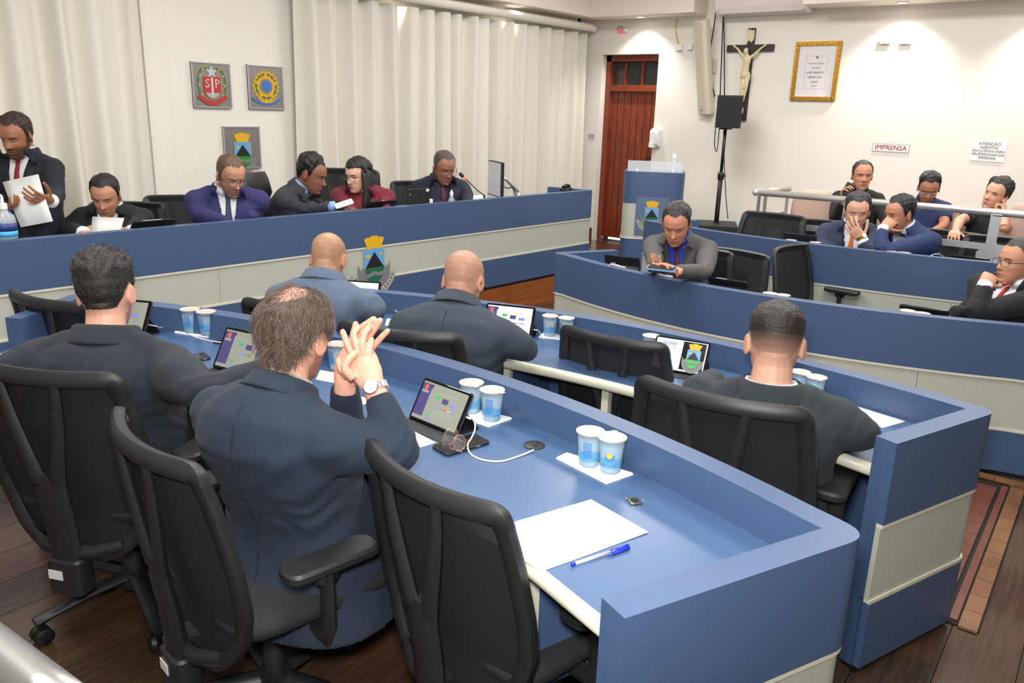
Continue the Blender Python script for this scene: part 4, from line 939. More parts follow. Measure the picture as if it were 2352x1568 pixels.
# --- press seats
h = A(1980, 404, 7.0)
person('older man in a black shirt in the press seats holding up a small phone', (188, 130, 102), h, 208, 192, below(h, 192, .02, .62), (22, 22, 23),
   {'R': (A(1915, 505, 7.0), A(1936, 462, 6.85), dict(d=nrm(V3(-.05, .1, 1)), n=V3(-.2, -1, 0), curls=((50, 50, 30),), thumb=(20, 20))), 'L': (A(2040, 520, 6.9), A(2000, 545, 6.7), REST)}, hs=1.05, wd=1.0, z0=.05, kind='shirt', hair=True, hairc=(40, 36, 34), hthick=.012, hside=.006, eyes=.5, recede=.01, trousers=(30, 32, 38))
h = A(2133, 432, 6.85)
person('young man in a navy polo and thin glasses looking down in the press seats', (172, 116, 88), h, 196, 188, below(h, 188, .06, .60), (34, 46, 86),
   {'R': (A(2080, 522, 6.85), A(2105, 545, 6.6), REST), 'L': (A(2168, 520, 6.75), A(2118, 548, 6.55), REST)}, hp=26, hs=1.05, wd=.98, z0=.05, kind='polo', hair=True, hairc=(26, 22, 21), hthick=.022, hside=.006, glasses=(170, 175, 180), eyes=.25, trousers=(40, 46, 60))
h = A(2288, 448, 6.55)
person('young man in a black tee shirt, cheek on his hand, in the press seats', (208, 154, 128), h, 158, 186, below(h, 180, .03, .58), (20, 20, 21),
   {'R': (A(2205, 505, 6.5), A(2195, 530, 6.25), REST), 'L': (A(2305, 525, 6.35), A(2310, 496, 6.42), dict(d=nrm(A(2302, 458, 6.46)-A(2310, 496, 6.42)), n=V3(.3, .9, 0), curls=((5, 10, 5), (60, 70, 40), (65, 75, 45), (65, 75, 45)), thumb=(20, 20)))}, hp=-6, hr=-10, hs=1.08, wd=.98, z0=.05, kind='tshirt', hair=True, hairc=(24, 21, 21), hthick=.03, hside=.012, eyes=.6, trousers=(28, 30, 36))
# --- top table
h = A(38, 314, 4.72)
person('bearded man standing at the left in a dark suit and red tie, reading a sheet', (158, 104, 74), h, 214, 212, below(h, 212, .05, .86), (24, 26, 36),
   {'L': (A(128, 448, 4.72), A(118, 462, 4.5), dict(d=nrm(A(92, 458, 4.42)-A(118, 462, 4.5)), n=V3(.2, .4, .2), curls=((20, 30, 15),), thumb=(10, 15))), 'R': (A(-45, 455, 4.7), A(-2, 483, 4.45), dict(d=nrm(A(28, 478, 4.42)-A(-2, 483, 4.45)), n=V3(0, 0, 1), curls=((25, 35, 20),), thumb=(20, 20)))}, hp=16, hs=1.02, wd=.98, z0=DAIS, pose='standing', tie=(140, 24, 40), hair=True, hairc=(48, 33, 24), hthick=.02, hside=.008, beard=.92, beardc=(32, 22, 17), eyes=.3, hem=.22, open_v=.40)
h = A(243, 450, 4.8)
person('man in a black suit and tie reading a sheet at the top table', (186, 132, 104), h, 226, 222, below(h, 222, .1, .66), (26, 25, 26),
   {'R': (A(158, 524, 4.85), A(192, 534, 4.66), dict(d=V3(.85, .3, .2), n=V3(.2, .3, -1), curls=((30, 35, 20),), thumb=(15, 20))), 'L': (A(318, 512, 4.85), A(300, 532, 4.66), dict(d=V3(-.8, .3, .2), n=V3(.2, .3, -1), curls=((30, 35, 20),), thumb=(15, 20)))}, hp=20, hs=1.0, wd=1.08, nup=.03, thigh=.2, z0=DAIS, tie=(24, 24, 28), hair=True, hairc=(26, 22, 21), hthick=.014, hside=.006, beard=.25, eyes=.25)
h = A(530, 404, 5.1)
person('greying man in glasses and a violet-navy suit in profile at the top table', (186, 134, 108), h, 262, 252, below(h, 248, .14, .66), (44, 42, 92),
   {'R': (A(452, 492, 5.1), A(530, 512, 5.0), None), 'L': (A(560, 470, 5.25), A(578, 506, 5.2), None)}, hp=22, hs=1.06, wd=1.16, nup=.03, thigh=.2, z0=DAIS, tie=(52, 66, 92), hair=True, hairc=(92, 66, 50), hthick=.009, hside=.004, glasses=(30, 28, 30), beard=.55, beardc=(70, 58, 52), eyes=.3, sbear=238, scalp=((110, 80, 62), .5))
h = A(716, 400, 5.6)
person('dark-haired man in charcoal leaning right in profile at the top table', (140, 92, 68), h, 300, 296, below(h, 290, .22, .66), (46, 47, 54),
   {'R': (A(690, 478, 5.6), A(766, 474, 5.62), dict(d=V3(.75, -.6, 0), n=V3(0, 0, -1), curls=((25, 30, 20),), thumb=(15, 20))), 'L': (A(738, 478, 5.8), A(762, 496, 5.66), None)}, hp=20, hs=1.07, wd=1.05, thigh=.1, z0=DAIS, shirt=(130, 164, 214), hair=True, hairc=(20, 17, 17), hthick=.024, hside=.012, eyes=.5, hunch=.03)
h = A(822, 402, 5.95)
W5 = person('woman with long black hair and glasses in a burgundy blazer at the top table', (220, 172, 148), h, 186, 214, below(h, 214, .08, .66), (112, 28, 46),
   {'R': (A(786, 466, 5.92), A(820, 494, 5.8), None), 'L': (A(882, 466, 6.0), A(888, 492, 5.85), None)}, hp=10, hs=1.04, wd=1.12, nup=.03, thigh=.08, z0=DAIS, shirt=(120, 26, 40), hair=True, hairc=(22, 18, 19), hthick=.014, hside=.02, glasses=(30, 26, 26), eyes=.5, open_v=.28, mouth=(170, 70, 76), hairlow=.03, recede=-.022)
h = A(1020, 384, 6.5)
person('cropped-haired man in glasses and a dark navy suit by the lit microphone', (152, 102, 78), h, 248, 236, below(h, 236, .1, .66), (26, 30, 46),
   {'R': (A(968, 455, 6.55), A(1025, 480, 6.45), None), 'L': (A(1074, 446, 6.6), A(1074, 472, 6.45), None)}, hp=20, hs=1.1, wd=1.1, nup=.03, thigh=.08, z0=DAIS, shirt=(28, 30, 44), tie=(84, 28, 50), hair=True, hairc=(70, 56, 48), hthick=.004, hside=.002, glasses=(30, 30, 34), eyes=.3, scalp=((70, 50, 42), .6))
# ================================================================== WALL THINGS, FURNITURE, TABLE THINGS
def zat(px, py, xy):
    d = CR.T @ np.array([px-1176, py-784, FPX]); t = (d[0]*xy[0]+d[1]*xy[1])/(d[0]**2+d[1]**2); return CO[2]+t*d[2]
def fmat(o, r, n):                       # x = right, y = up, z = out of the surface
    r = nrm(r); n = nrm(n); u = np.cross(n, r); return Matrix(((r[0], u[0], n[0], o[0]), (r[1], u[1], n[1], o[1]), (r[2], u[2], n[2], o[2]), (0, 0, 0, 1)))
def flat(name, poly, z, t, mtl, parent, M):
    m_ = MB(); m_.prism(poly, z, z+t); m_.v = [tuple(M @ Vector(p)) for p in m_.v]; return m_.build(name, mtl, parent)
def circ(cx, cy, r, a0=0, a1=360, n=24, ry=None): return [(cx+r*cos(radians(a0+(a1-a0)*i/n)), cy+(ry or r)*sin(radians(a0+(a1-a0)*i/n))) for i in range(n+(0 if a1-a0 == 360 else 1))]
def star(cx, cy, r, k=5, q=.42, rot=90): return [(cx+(r if i % 2 == 0 else r*q)*cos(radians(rot+180*i/k)), cy+(r if i % 2 == 0 else r*q)*sin(radians(rot+180*i/k))) for i in range(2*k)]
_gl = {}
def glyph(ch, size):
    if (ch, size) not in _gl:
        c = bpy.data.curves.new('g', 'FONT'); c.body = ch; c.size = size; c.align_x = 'CENTER'; c.extrude = .0003; c.resolution_u = 1
        t = bpy.data.objects.new('g', c); COL.objects.link(t); me = bpy.data.meshes.new_from_object(t.evaluated_get(bpy.context.evaluated_depsgraph_get()))
        _gl[(ch, size)] = ([tuple(v.co) for v in me.vertices], [tuple(p.vertices) for p in me.polygons]); bpy.data.objects.remove(t); bpy.data.curves.remove(c); bpy.data.meshes.remove(me)
    return _gl[(ch, size)]
MP = lambda n, c, **k: mat(n, c, k.pop('rough', .5), **k)
C_GOLD = MP('crest_yellow', (216, 168, 28)); C_SKY = MP('crest_sky_blue', (92, 158, 214)); C_BLK = MP('crest_black', (24, 24, 26)); C_GRN = MP('crest_green', (28, 100, 72)); C_GRN2 = MP('crest_bright_green', (28, 128, 40)); C_GRY = MP('crest_grey', (120, 120, 118)); C_GRY2 = MP('crest_light_grey', (166, 166, 160)); C_RED = MP('crest_red', (190, 44, 36)); C_LEAF = MP('crest_leaf_green', (62, 116, 56)); C_BLU = MP('crest_blue', (52, 112, 186)); C_SIL = MP('crest_silver', (196, 196, 198))
def town_crest(parent, M, s, banner=True, green=None, leaves=True, t0=.0, dim=False):
    P = lambda pts: [(x*s, y*s) for x, y in pts]; g = green or C_GRN; k = .0012
    if leaves:
        flat('crest_foliage', P([(-.85, -.58), (-.68, -.84), (-.6, -.7), (-.52, -.86), (0, -.9), (.52, -.86), (.6, -.7), (.68, -.84), (.85, -.58)]+circ(0, -.98, .82, 0, -180, 24)), t0, k, C_GRY, parent, M)
    if banner:
        flat('crest_banner', P([(1.18, -.95), (.86, -1.0)]+circ(0, -.80, .90, -16, -164, 24)+[(-.86, -1.0), (-1.18, -.95)]+circ(0, -.80, 1.17, -168, -12, 24)), t0+.0005, k, C_GRY2, parent, M)
        m_ = MB(); tx = 'PODER LEGISLATIVO'; sz = round(.2*s, 4)
        for i, ch in enumerate(tx):
            if ch == ' ': continue
            a = radians(-159+138*i/(len(tx)-1)); vs, fs = glyph(ch, sz); ro = a+pi/2
            m_.add([(cos(a)*1.09*s+x*cos(ro)-y*sin(ro), -.80*s+sin(a)*1.09*s+x*sin(ro)+y*cos(ro), z+t0+.0025) for x, y, z in vs], fs)
        m_.v = [tuple(M @ Vector(p)) for p in m_.v]; m_.build('crest_lettering', C_BLK, parent)['kind'] = 'stuff'
    sh = [(-.5, 0), (.5, 0), (.5, -.78)]+circ(0, -.80, .5, 0, -180, 20, ry=.62)+[(-.5, -.78)]
    flat('crest_shield_edge', P([(x*1.05, y*1.03+.02) for x, y in sh]), t0+k, k, C_GRY2, parent, M)
    flat('crest_sky', P([(-.5, 0), (.5, 0), (.5, -.78), (-.5, -.78)]), t0+2*k, k, C_SKY, parent, M)
    flat('crest_mountain', P([(0, -.12), (.47, -.76), (-.47, -.76)]), t0+3*k, k, C_BLK, parent, M)
    flat('crest_field', P([(-.5, -.76), (.5, -.76)]+circ(0, -.80, .5, 0, -180, 20, ry=.62)), t0+3*k, k, g, parent, M)
    flat('crest_river', P([(-.49, -.98), (-.3, -1.02), (-.12, -.94), (.05, -.92), (.22, -.98), (.49, -.92), (.46, -1.08), (.25, -1.14), (.05, -1.08), (-.12, -1.1), (-.3, -1.18), (-.46, -1.12)]), t0+4*k, k, C_GRY, parent, M)
    flat('crest_sun', P(circ(-.32, -.28, .11, ry=.075, n=14)), t0+3*k, k, C_GOLD, parent, M); flat('crest_star', P(star(.34, -.24, .1)), t0+3*k, k, C_GOLD, parent, M)
    cr = [(-.34, -.03), (-.17, .02), (0, .035), (.17, .02), (.34, -.03), (.52, .42), (.44, .46), (.42, .42), (.36, .47), (.28, .5), (.25, .42), (.2, .5), (.1, .54), (.06, .5), (0, .55), (-.06, .5), (-.1, .54), (-.2, .5), (-.25, .42), (-.28, .5), (-.36, .47), (-.42, .42), (-.44, .46), (-.52, .42)]
    flat('crest_crown', P(cr), t0+2*k, k, C_GOLD, parent, M)
def wall_c_point(px, py, v=.0):            # sight line met with the curtain wall, v out of it
    d = CR.T @ np.array([px-1176, py-784, FPX]); o = WC+WN*v; t = ((o-CO) @ WN)/(d @ WN); return CO+t*d
R_C = -WD
# crest plates
M_PLATE = mat('brushed_metal_plate', (150, 146, 140), .42, metal=.75, noise_amt=.06, nscale=80, stretch=(1, 1, 14))
def plate(c_px, wpx, hpx, label):
    c = wall_c_point(*c_px, .02); M = fmat(c, R_C, WN); t = thing('crest_plate', label, 'plaque', tuple(c)); t.location = (0, 0, 0)
    a = wall_c_point(c_px[0]-wpx/2, c_px[1]); b = wall_c_point(c_px[0]+wpx/2, c_px[1]); w_ = np.linalg.norm((b-a)[:2]); z = wall_c_point(c_px[0], c_px[1]-hpx/2)[2]-wall_c_point(c_px[0], c_px[1]+hpx/2)[2]
    flat('plate', [(-w_/2, -z/2), (w_/2, -z/2), (w_/2, z/2), (-w_/2, z/2)], -.015, .014, M_PLATE, t, M)
    e = .008
    for q in (((-w_/2, -z/2), (w_/2, -z/2+e)), ((-w_/2, z/2-e), (w_/2, z/2)), ((-w_/2, -z/2), (-w_/2+e, z/2)), ((w_/2-e, -z/2), (w_/2, z/2))):
        (x0, y0), (x1, y1) = q; flat('edge_trim', [(x0, y0), (x1, y0), (x1, y1), (x0, y1)], -.018, .024, M_STEEL, t, M)
    return t, M, w_, z
t, M, w_, z_ = plate((487, 196), 88, 103, 'square metal plate with the red shield and white star, leftmost of the crests')
s_ = w_*.46
for sd in (-1, 1):
    for i in range(9):
        a = radians(-62+i*19); x, y = sd*(.36+.42*cos(a))*s_*1.05 if False else sd*s_*(.30+.46*cos(a*.9)), s_*(.05+.78*sin(a)); ra = a+pi/2
        flat('laurel_leaf', [(x+sd*(.15*cos(ra+b)*s_*(1 if k % 2 == 0 else .42)), y+.15*sin(ra+b)*s_*(1 if k % 2 == 0 else .42)) for k, b in enumerate((0, pi/2, pi, 3*pi/2))], .0, .002, C_LEAF, t, M)
        if i % 2: flat('laurel_berry', circ(x-sd*.05*s_, y, .06*s_, n=8), .002, .0015, C_GOLD, t, M)
flat('shield', [(-.48*s_, .42*s_), (.48*s_, .42*s_), (.48*s_, -.2*s_)]+circ(0, -.2*s_, .48*s_, 0, -180, 18)+[(-.48*s_, -.2*s_)], .002, .002, C_RED, t, M)
flat('sword', [(-.06*s_, .36*s_), (0, .42*s_), (.06*s_, .36*s_), (.06*s_, -.5*s_), (-.06*s_, -.5*s_)], .004, .0015, C_SIL, t, M)
flat('lower_field', circ(0, -.24*s_, .42*s_, -18, -162, 14), .0042, .001, C_GRY2, t, M)
flat('star', star(0, .66*s_, .34*s_, 5, .4), .001, .002, C_SIL, t, M)
flat('ribbon', [(-.86*s_, -.62*s_), (-.72*s_, -.46*s_), (-.45*s_, -.62*s_)]+[(x*s_, y*s_) for x, y in ((-.2, -.76), (.2, -.76), (.45, -.62), (.72, -.46), (.86, -.62), (.6, -.8), (.3, -.98), (0, -1.02), (-.3, -.98), (-.6, -.8))], .005, .002, mat('crest_ribbon_red', (176, 56, 46), .5), t, M)
for ch, x in (('S', -.27), ('P', .29)):
    vs, fs = glyph(ch, .095); m_ = MB(); m_.add([tuple(M @ Vector((p[0]+x*s_, p[1]-.13*s_, p[2]+.0062))) for p in vs], fs); m_.build('letter', C_SIL, t)
t, M, w_, z_ = plate((611, 201), 80, 99, 'square metal plate with the green-gold star emblem, right of the red shield')
s_ = w_*.47
flat('sunburst', star(0, .06*s_, .82*s_, 20, .86), 0, .0015, mat('crest_orange_gold', (222, 160, 30), .5), t, M)
for i in range(14):
    a = radians(90+i*360/14+12); x, y = .6*s_*cos(a), .06*s_+.6*s_*sin(a); flat('leaf', [(x+.17*s_*cos(a+pi/2), y+.17*s_*sin(a+pi/2)), (x+.08*s_*cos(a), y+.08*s_*sin(a)), (x-.17*s_*cos(a+pi/2), y-.17*s_*sin(a+pi/2)), (x-.08*s_*cos(a), y-.08*s_*sin(a))], .0015, .0015, C_LEAF, t, M)
flat('five_point_star', star(0, .06*s_, .8*s_, 5, .42), .003, .0015, C_GOLD, t, M)
flat('medallion_rim', circ(0, .06*s_, .38*s_), .0045, .0015, mat('crest_slate', (110, 122, 138), .5), t, M); flat('medallion', circ(0, .06*s_, .26*s_), .006, .0015, C_BLU, t, M)
flat('ribbon', [(x*s_, y*s_) for x, y in ((-.88, -.52), (-.8, -.7), (-.4, -.86), (0, -.9), (.4, -.86), (.8, -.7), (.88, -.52), (.62, -.66), (.3, -.74), (0, -.77), (-.3, -.74), (-.62, -.66))], .003, .0015, C_BLU, t, M)
flat('gold_band', [(x*s_, y*s_) for x, y in ((-.6, -.5), (-.3, -.66), (0, -.7), (.3, -.66), (.6, -.5), (.5, -.62), (.3, -.76), (0, -.8), (-.3, -.76), (-.5, -.62))], .0045, .0015, C_GOLD, t, M)
t, M, w_, z_ = plate((557, 339), 83, 96, 'square metal plate with crown, black mountain and green field, lowest of the crests')
M2 = M @ Matrix.Translation((0, w_*.13, 0)); town_crest(t, M2, w_*.44, False, C_GRN2, True, .0005)
# crest painted on the top table's front
px0 = on(858, 571, PY(3.9), 1); xs = px0[0]; cz = zat(857, 571, (xs, PY(xs)))
nP = nrm((-.0645, -1, 0)); town_crest(deskP, fmat((xs, PY(xs)-.0015, cz), (1, -.0647, 0), nP), .175, True, None, True, .0005)

# cross ------------------------------------------------------------
R_W = (0, -1, 0); N_W = (-1, 0, 0)
def wp(px, py, out=0): return on(px, py, WX-out, 0)
t = thing('crucifix', 'dark wooden wall cross with a pale carved figure and scroll', 'crucifix', (WX, 3.36, 1.65)); t.location = (0, 0, 0)
M = fmat((WX-.001, 3.363, 2.36), R_W, N_W)
flat('upright', [(-.032, -.715), (.032, -.715), (.036, .19), (-.036, .19)], 0, .03, M_CROSS, t, M)
flat('crossbar', [(-.245, -.035), (.245, -.035), (.245, .032), (-.245, .032)], .001, .03, M_CROSS, t, M)
flat('scroll', [(-.032, .05), (-.01, .075), (.01, .05), (.03, .07), (.038, .1), (.034, .17), (.01, .165), (-.02, .178), (-.036, .15), (-.032, .1)], .031, .008, M_IVORY, t, M)
m_ = MB(); T_ = lambda *p: tuple(M @ Vector(p)); zf = .055
m_.tube([T_(-.0, -.075, zf), T_(-.002, -.12, zf+.01), T_(-.006, -.17, zf+.006), T_(-.012, -.235, zf), T_(-.012, -.28, zf+.004)], [(.03, .02), (.042, .027), (.034, .022), (.038, .025), (.036, .024)], n=12, up=N_W)
for sd in (-1, 1): m_.tube([T_(sd*.03, -.095, zf), T_(sd*.075, -.055, zf-.004), T_(sd*.12, -.01, zf-.012), T_(sd*.155, .014, .045)], [.018, .014, .012, .009], n=8); m_.ball(T_(sd*.165, .022, .04), .014)
m_.tube([T_(-.022, -.27, zf), T_(-.02, -.33, zf+.014), T_(-.024, -.40, zf+.022), T_(-.02, -.47, zf+.006), T_(-.022, -.53, zf-.008), T_(-.024, -.58, zf)], [.026, .024, .018, .017, .012, .013], n=10)
m_.tube([T_(.012, -.27, zf), T_(.02, -.33, zf+.014), T_(.022, -.385, zf+.02), T_(.004, -.46, zf-.002), T_(-.012, -.53, zf-.014)], [.026, .023, .018, .015, .011], n=10)
m_.tube([T_(-.004, -.08, zf), T_(-.014, -.045, zf+.012)], .017, n=8); m_.ball(T_(-.02, -.03, zf+.016), (.022, .026, .03), 12, 10)
v, q = remesh(m_, .0045, 3); qmesh('carved_figure', v, q, M_IVORY, t)
m_ = MB(); m_.tube([T_(-.012, -.225, zf), T_(-.012, -.255, zf+.003), T_(-.008, -.3, zf+.006)], [(.041, .029), (.043, .031), (.045, .028)], n=12, up=N_W); m_.tube([T_(.03, -.24, zf+.01), T_(.042, -.28, zf+.01), T_(.04, -.32, zf+.006)], [.012, .011, .006], n=8); m_.build('loincloth', M_IVORY, t, True)
flat('foot_block', [(-.045, -.64), (.0, -.64), (.004, -.585), (-.04, -.585)], .03, .02, M_IVORY, t, M)
# framed certificate
c = wp(1874, 164); M = fmat((WX-.004, c[1], c[2]), R_W, N_W); t = thing('framed_certificate', 'certificate in an ornate gilt frame beside the cross', 'picture frame', (0, 0, 0))
W2, H2 = .218, .275; b = .038
for poly in ([(-W2, -H2), (W2, -H2), (W2-b, -H2+b), (-W2+b, -H2+b)], [(W2, -H2), (W2, H2), (W2-b, H2-b), (W2-b, -H2+b)], [(W2, H2), (-W2, H2), (-W2+b, H2-b), (W2-b, H2-b)], [(-W2, H2), (-W2, -H2), (-W2+b, -H2+b), (-W2+b, H2-b)]): flat('frame_rail', poly, 0, .022, M_GOLD, t, M)
for i in range(11):
    for (x, y) in ((-W2+b*.5, -H2+.025+i*.05), (W2-b*.5, -H2+.025+i*.05)): flat('carved_scroll', circ(x, y, .013, n=9, ry=.02), .022, .006, M_GOLD, t, M)
for i in range(8):
    for y in (-H2+b*.5, H2-b*.5): flat('carved_scroll', circ(-W2+.045+i*.05, y, .02, n=9, ry=.013), .022, .006, M_GOLD, t, M)
flat('mat_board', [(-W2+b, -H2+b), (W2-b, -H2+b), (W2-b, H2-b), (-W2+b, H2-b)], .002, .004, mat('mat_board', (226, 222, 222), .5), t, M)
pk = mat('pale_pink_border', (206, 178, 190), .6); x0, y0, x1, y1, e = -.105, -.165, .105, .145, .005
for q in ((x0, y0, x1, y0+e), (x0, y1-e, x1, y1), (x0, y0, x0+e, y1), (x1-e, y0, x1, y1)): flat('printed_border', [(q[0], q[1]), (q[2], q[1]), (q[2], q[3]), (q[0], q[3])], .006, .0006, pk, t, M)
ink = mat('grey_ink', (92, 90, 94), .7)
for tx, sz, y, b_ in (('Sala das Sessões', .023, .075, 0), ('Vereador', .023, .033, 0), ('JOSÉ ERNESTO', .026, -.012, .0006), ('RIBEIRO DA', .026, -.055, .0006), ('CRUZ', .026, -.1, .0004), ('(Bolinha)', .016, -.135, 0)): text(tx, sz, t, ink, M @ Matrix.Translation((0, y, .0072)), bold=b_)
flat('seal', circ(0, .13, .012, n=12), .0062, .001, C_BLK, t, M)
flat('glass', [(-W2+b, -H2+b), (W2-b, -H2+b), (W2-b, H2-b), (-W2+b, H2-b)], .010, .001, mat('picture_glass', (245, 245, 245), .03, alpha=.08), t, M)
# signs
def sign(px, w_, h_, label, lines, ink, bold, name='wall_sign', border=None, rot=0):
    c = wp(*px); M = fmat((WX-.003, c[1], c[2]), R_W, N_W) @ Matrix.Rotation(radians(rot), 4, 'Z'); t = thing(name, label, 'sign', (0, 0, 0))
    flat('sheet', [(-w_/2, -h_/2), (w_/2, -h_/2), (w_/2, h_/2), (-w_/2, h_/2)], 0, .003, M_PAPER, t, M)
    if border:
        e = .004
        for q in ((-w_/2, -h_/2, w_/2, -h_/2+e), (-w_/2, h_/2-e, w_/2, h_/2), (-w_/2, -h_/2, -w_/2+e, h_/2), (w_/2-e, -h_/2, w_/2, h_/2)): flat('border_line', [(q[0], q[1]), (q[2], q[1]), (q[2], q[3]), (q[0], q[3])], .003, .0006, border, t, M)
    for tx, sz, y in lines: text(tx, sz, t, ink, M @ Matrix.Translation((0, y, .0042)), bold=bold)
    return t
sign((2046, 339.5), .325, .075, 'white sign reading IMPRENSA in red letters', [('IMPRENSA', .062, 0)], mat('red_ink', (186, 32, 40), .6), .0009, border=mat('sign_border_red', (190, 130, 130), .6), rot=-.6)
sign((2271, 346), .262, .185, 'white paper notice about press seats taped to the wall', [('ATENÇÃO', .036, .058), ('ASSENTOS', .03, .026), ('EXCLUSIVOS PARA', .03, -.004), ('PROFISSIONAIS DA', .03, -.034), ('IMPRENSA.', .03, -.064)], mat('grey_print', (110, 108, 106), .7), .0004, 'paper_notice', rot=-1)
c = wp(1359, 313); t = thing('wall_sign', 'small lilac sign on the wall left of the door', 'sign', (0, 0, 0)); M = fmat((WX-.002, c[1], c[2]), R_W, N_W)
flat('sheet', [(-.042, -.032), (.042, -.032), (.042, .032), (-.042, .032)], 0, .003, mat('lilac_paper', (196, 188, 206), .6), t, M)
for y in (-.015, .0, .015): flat('print_line', [(-.034, y-.004), (.034, y-.004), (.034, y+.004), (-.034, y+.004)], .003, .0006, mat('lilac_ink', (160, 148, 180), .6), t, M)
# small wall boxes, dispenser, emergency lamp, cables
def wallbox(px, w_, h_, d, label, name='junction_box', mtl=None, cat='box'):
    c = wp(*px); t = thing(name, label, cat, (0, 0, 0)); m_ = MB(); m_.rbox((0, 0, 0), (w_, h_, d), .012); M = fmat((WX-d/2-.001, c[1], c[2]), R_W, N_W); m_.v = [tuple(M @ Vector(p)) for p in m_.v]; m_.build('cover', mtl or M_WHITE, t, auto=40)
    m_ = MB(); 
    for x in (-w_*.3, w_*.3): m_.lathe([(.004, 0), (.004, .002)], n=8, c=(x, 0, d/2))
    m_.v = [tuple(M @ Vector(p)) for p in m_.v]; m_.build('screw', M_STEEL, t); return t
wallbox((2035, 93), .095, .065, .04, 'white wall box left of its twin under the right spotlight'); wallbox((2078, 96), .1, .045, .035, 'white wall box right of its twin under the right spotlight')
wallbox((1562, 110), .075, .06, .04, 'white junction box at the end of the yellow cable'); wallbox((1588, 108), .055, .06, .04, 'white socket box half behind the pale column speaker'); wallbox((1640, 152), .07, .14, .03, 'pale grey cable box behind the column speaker', mtl=mat('pale_grey_plastic', (206, 200, 192), .5))
m_ = MB(); m_.tube([tuple(wp(x, y, .02)) for x, y in ((1555, 44), (1552, 62), (1553, 80), (1559, 101))], .006, n=8); tag(m_.build('cable', mat('yellow_cable', (206, 172, 70), .5), None, True), 'yellow cable dropping from the soffit to the white junction box', 'cable')
c = wp(1509, 315); t = thing('soap_dispenser', 'white wall dispenser right of the wooden door', 'dispenser', (0, 0, 0)); M = fmat((WX-.001, c[1], c[2]), R_W, N_W)
m_ = MB(); vs = []
for z, hw_, y0, y1 in ((0, .055, -.1, .1), (.05, .055, -.1, .1), (.085, .048, -.07, .085), (.1, .03, -.04, .06)): vs.append([(-hw_, y0, z), (hw_, y0, z), (hw_, y1-.02, z), (hw_*.6, y1, z), (-hw_*.6, y1, z), (-hw_, y1-.02, z)])
for a, b in zip(vs[:-1], vs[1:]): m_.grid([a+[a[0]], b+[b[0]]])
m_.add(vs[-1], [tuple(range(6))]); m_.v = [tuple(M @ Vector(p)) for p in m_.v]; m_.build('cover', M_WHITE, t, auto=50); flat('push_lever', [(-.04, -.11), (.02, -.11), (.02, -.06), (-.04, -.06)], .06, .05, M_WHITE, t, M)
c = wp(1432, 68); t = thing('emergency_light', 'small red-lit emergency lamp above the door', 'lamp', (0, 0, 0)); M = fmat((WX-.001, c[1], c[2]), R_W, N_W)
m_ = MB(); m_.rbox((0, 0, .03), (.07, .03, .04), .01); m_.v = [tuple(M @ Vector(p)) for p in m_.v]; m_.build('housing', M_STEEL, t); m_ = MB(); m_.rbox((-.012, -.02, .03), (.07, .018, .03), .006); m_.v = [tuple(M @ Vector(p)) for p in m_.v]; m_.build('red_lamp', mat('red_lamp', (220, 60, 60), .4, emit=(230, 50, 50), estr=1.2), t)
m_ = MB(); m_.lathe([(.02, 0), (.02, .03), (.016, .034)], n=14, c=(.05, -.01, .01)); m_.v = [tuple(M @ Vector(p)) for p in m_.v]; m_.build('lens', M_WHITE, t); m_ = MB(); m_.tube([tuple(M @ Vector(p)) for p in ((.02, .015, .03), (-.03, .035, .03), (-.07, .02, .02), (-.068, -.01, .01))], .003, n=6); m_.build('wire', M_BLACK, t)
# air conditioner
t = thing('air_conditioner', 'white split air conditioner high on the wall above the cross', 'air conditioner', (0, 0, 0)); y0, y1 = 2.76, 3.70; zb = 2.665
m_ = MB(); prof = [(0, .30), (.19, .30), (.215, .26), (.215, .08), (.19, .035), (.14, .0), (0, .0)]
m_.add([(WX-.001-x, y, zb+z) for y in (y0, y1) for x, z in prof], [tuple(range(6, -1, -1)), tuple(range(7, 14))]+[(i, (i+1) % 7, 7+(i+1) % 7, 7+i) for i in range(7)]); m_.build('casing', mat('ac_white', (232, 222, 216), .35), t, auto=30)
m_ = MB(); m_.box((WX-.185, (y0+y1)/2, zb+.028), (.06, y1-y0-.1, .006), M=Matrix.Rotation(radians(-38), 4, 'Y').to_3x3()); m_.build('louvre', mat('ac_louvre', (214, 208, 206), .4), t); m_ = MB(); m_.box((WX-.217, y0+.14, zb+.14), (.004, .06, .03)); m_.build('display_window', M_BLACK, t)
# pale column speaker leaning from the wall
t = thing('column_speaker', 'tall pale grey column loudspeaker tilted down beside the cross', 'speaker', (0, 0, 0)); a = wp(1612, 46, .22); b = wp(1622, 262, .05)
ax = nrm(a-b); nr = nrm(np.cross(np.cross(ax, (-1, .25, 0)), ax)); rt = np.cross(ax, nr); Lc = np.linalg.norm(a-b); Mc = Matrix(((rt[0], nr[0], ax[0], b[0]), (rt[1], nr[1], ax[1], b[1]), (rt[2], nr[2], ax[2], b[2]), (0, 0, 0, 1)))
m_ = MB(); m_.rbox((0, 0, Lc/2), (.15, .1, Lc), .02); m_.v = [tuple(Mc @ Vector(p)) for p in m_.v]; m_.build('cabinet', mat('speaker_cream', (216, 206, 186), .5), t, auto=40)
m_ = MB(); m_.rbox((-.015, .051, Lc/2), (.1, .008, Lc-.02), .01); m_.v = [tuple(Mc @ Vector(p)) for p in m_.v]; m_.build('grille', mat('speaker_grille_cream', (200, 190, 170), .7, noise_amt=.1, nscale=600), t); m_ = MB(); m_.box((-.015, .056, .05), (.018, .002, .022)); m_.v = [tuple(Mc @ Vector(p)) for p in m_.v]; m_.build('badge', C_BLU, t)
